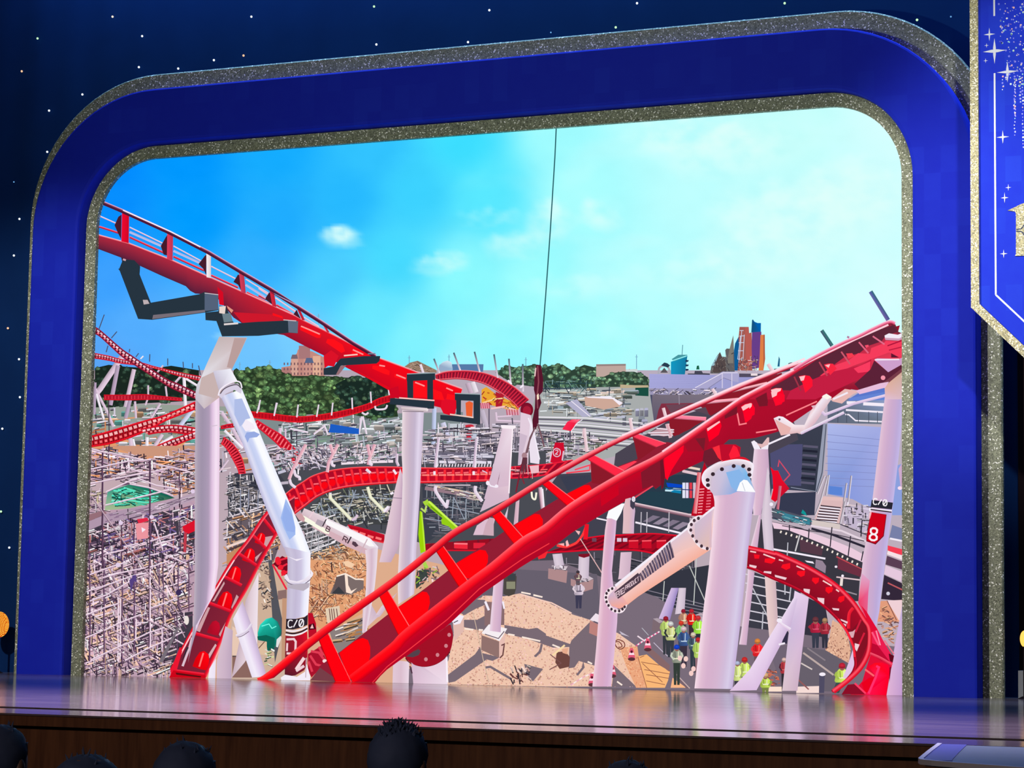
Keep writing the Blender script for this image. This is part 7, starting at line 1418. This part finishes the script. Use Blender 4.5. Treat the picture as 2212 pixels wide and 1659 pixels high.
ot = smooth('h 1470,985 1400,920 1380,830 1420,745 1500,685 1600,632 1720,600 1850,585 1960,598 2050,640 2068,690 2050,780 2040,840', 5); inn_ = smooth('h 1500,960 1500,890 1530,800 1600,720 1700,680 1780,660 1860,660 1930,690 1970,730 2000,790 2020,830', 5); band(ot, inn_, (246, 232, 240), 50, colb=(206, 190, 206)); stroke(ot, 4, W0)
for q in ('h 1455,935', 'h 1450,865', 'h 1522,785', 'h 1645,718', 'h 1805,675', 'h 1935,675', 'h 2015,720', 'h 2020,795'): blob(*P(q)[0], 4.6, 4.4, (56, 40, 50), n=8)
B.done()
B.part('track_saddle', T, label='red saddle joining the track to the column flange'); poly(smooth('h 1480,690 1600,630 1720,598 1850,580 1960,590 2030,610 1960,560 1860,550 1700,580', 4), (226, 20, 40)); poly('h 1500,420 1640,380 1830,380 1900,420 1890,545 1840,560 1640,605', (190, 14, 44)); poly('h 1520,425 1610,390 1640,605 1590,560', (250, 44, 60)); poly('h 1740,520 1800,390 1850,420 1895,540 1850,555 1760,580', (255, 30, 56)); B.done()
AR = 'h 1540,1240 1000,1659 p 1200,290 1190,420 1250,560 1380,545 q 480,880 980,552 1000,420'
B.part('support_column', label='slanted white arm with barcode print'); band('h 1540,1240 1000,1659 p 1200,285', 'q 990,548 480,880 0,1190 p 1370,545', (246, 222, 226), 30, colb=(246, 176, 156)); poly('p 1200,290 1130,400 1100,470 1150,560 1260,600 1380,540', [(226, 190, 206), (206, 180, 206), (206, 170, 190), (236, 170, 160), (246, 164, 150), (246, 170, 156)]); band('h 1540,1240 1250,1465 1000,1659', 'q 960,430 600,560 200,800', (220, 196, 212), 20, colb=(240, 196, 190)); stroke('h 1010,1650 p 1200,288', 5, W0); stroke('h 1540,1235 1010,1655', 4, W0); poly('q 770,200 1000,20 1000,520 940,530 850,500 770,390', [(206, 190, 206), (214, 186, 210), (220, 186, 200), (226, 190, 180), (226, 196, 190), (210, 186, 200)]); AO = B.done()
B.part('flange', AO, label='bolted flange halfway up the arm'); ot = smooth('q 890,85 800,90 720,150 670,230 680,310 720,360 770,450 850,530 960,560 980,540', 5); inn_ = smooth('q 890,90 840,140 780,190 745,250 735,330 760,390 820,450 890,500 960,525 985,520', 5); band(ot, inn_, (250, 240, 246), 40, colb=(226, 200, 214))
for q in ('q 820,125', 'q 763,155', 'q 724,210', 'q 716,285', 'q 742,365', 'q 795,440', 'q 862,503', 'q 940,537'): blob(*P(q)[0], 3.4, 4, (70, 50, 60), n=8)
B.done()
B.part('flange', AO, label='bolted flange at the lower end of the arm'); ot = smooth('p 1200,295 1130,310 1070,370 1050,450 1080,540 1140,620 1220,660 1300,650 1350,590 1365,540', 5); inn_ = smooth('p 1190,340 1150,380 1110,430 1105,480 1130,540 1180,590 1240,610 1290,600 1330,570 1345,545', 5); band(ot, inn_, (250, 236, 244), 40, colb=(246, 220, 226))
for q in ('p 1160,325', 'p 1110,350', 'p 1083,390', 'p 1075,445', 'p 1083,505', 'p 1110,555', 'p 1150,605', 'p 1200,630', 'p 1255,630', 'p 1300,605', 'p 1330,575'): blob(*P(q)[0], 2.8, 3.4, (64, 46, 58), n=8)
B.done()
B.part('printed_label', AO, label='dark printed label with barcode'); poly('p 1190,370 1350,240 1510,110 1535,140 1552,235 1400,350 1240,465 1215,430', (78, 58, 72))
o_ = P('p 1245,445')[0]; ex = (10.5 * .82, -10.5 * .60)
for ch, px in (('R', 'p 1225,435'), ('E', 'p 1290,395')):
    x, y = P(px)[0]; letters(ch, (x, y), (5.4, -3.6), (-1.6, -8.6), .1, 1.5, (226, 196, 206))
    stroke([(x - 1.5, y + 2.5), (x + 6.5, y - 3.2), (x + 4.6, y - 13.6), (x - 3.6, y - 8), (x - 1.5, y + 2.5)], 1.1, (214, 184, 196), up=False)
letters('PRODUCT', P('p 1345,345')[0], (3.3, -2.35), (-1.0, -8.8), .28, 1.3, (226, 196, 206))
a = resample(P('p 1525,135 o 1560,1560 1970,1200'), 40); b = resample(P('p 1560,225 o 1740,1600 2005,1410'), 40); a = resample(P('p 1525,135 q 440,440'), 40); b = resample(P('p 1565,225 q 490,655'), 40); r_ = random.Random(12)
for i in range(40):
    w_ = (0.9, 1.6, 2.6)[(i * 7) % 3]; m1 = (a[i][0] * .5 + b[i][0] * .5 + 1.6, a[i][1] * .5 + b[i][1] * .5 - 1.4); m0 = (a[i][0] - 1.0, a[i][1])
    stroke(smooth([m0, (a[i][0] * .7 + b[i][0] * .3 - .6, a[i][1] * .7 + b[i][1] * .3), (m1[0] - 1.4, m1[1] + 1.4), b[i]], 3), w_, (70, 58, 84) if i % 4 else (110, 100, 130), up=(i == 0))
B.done()
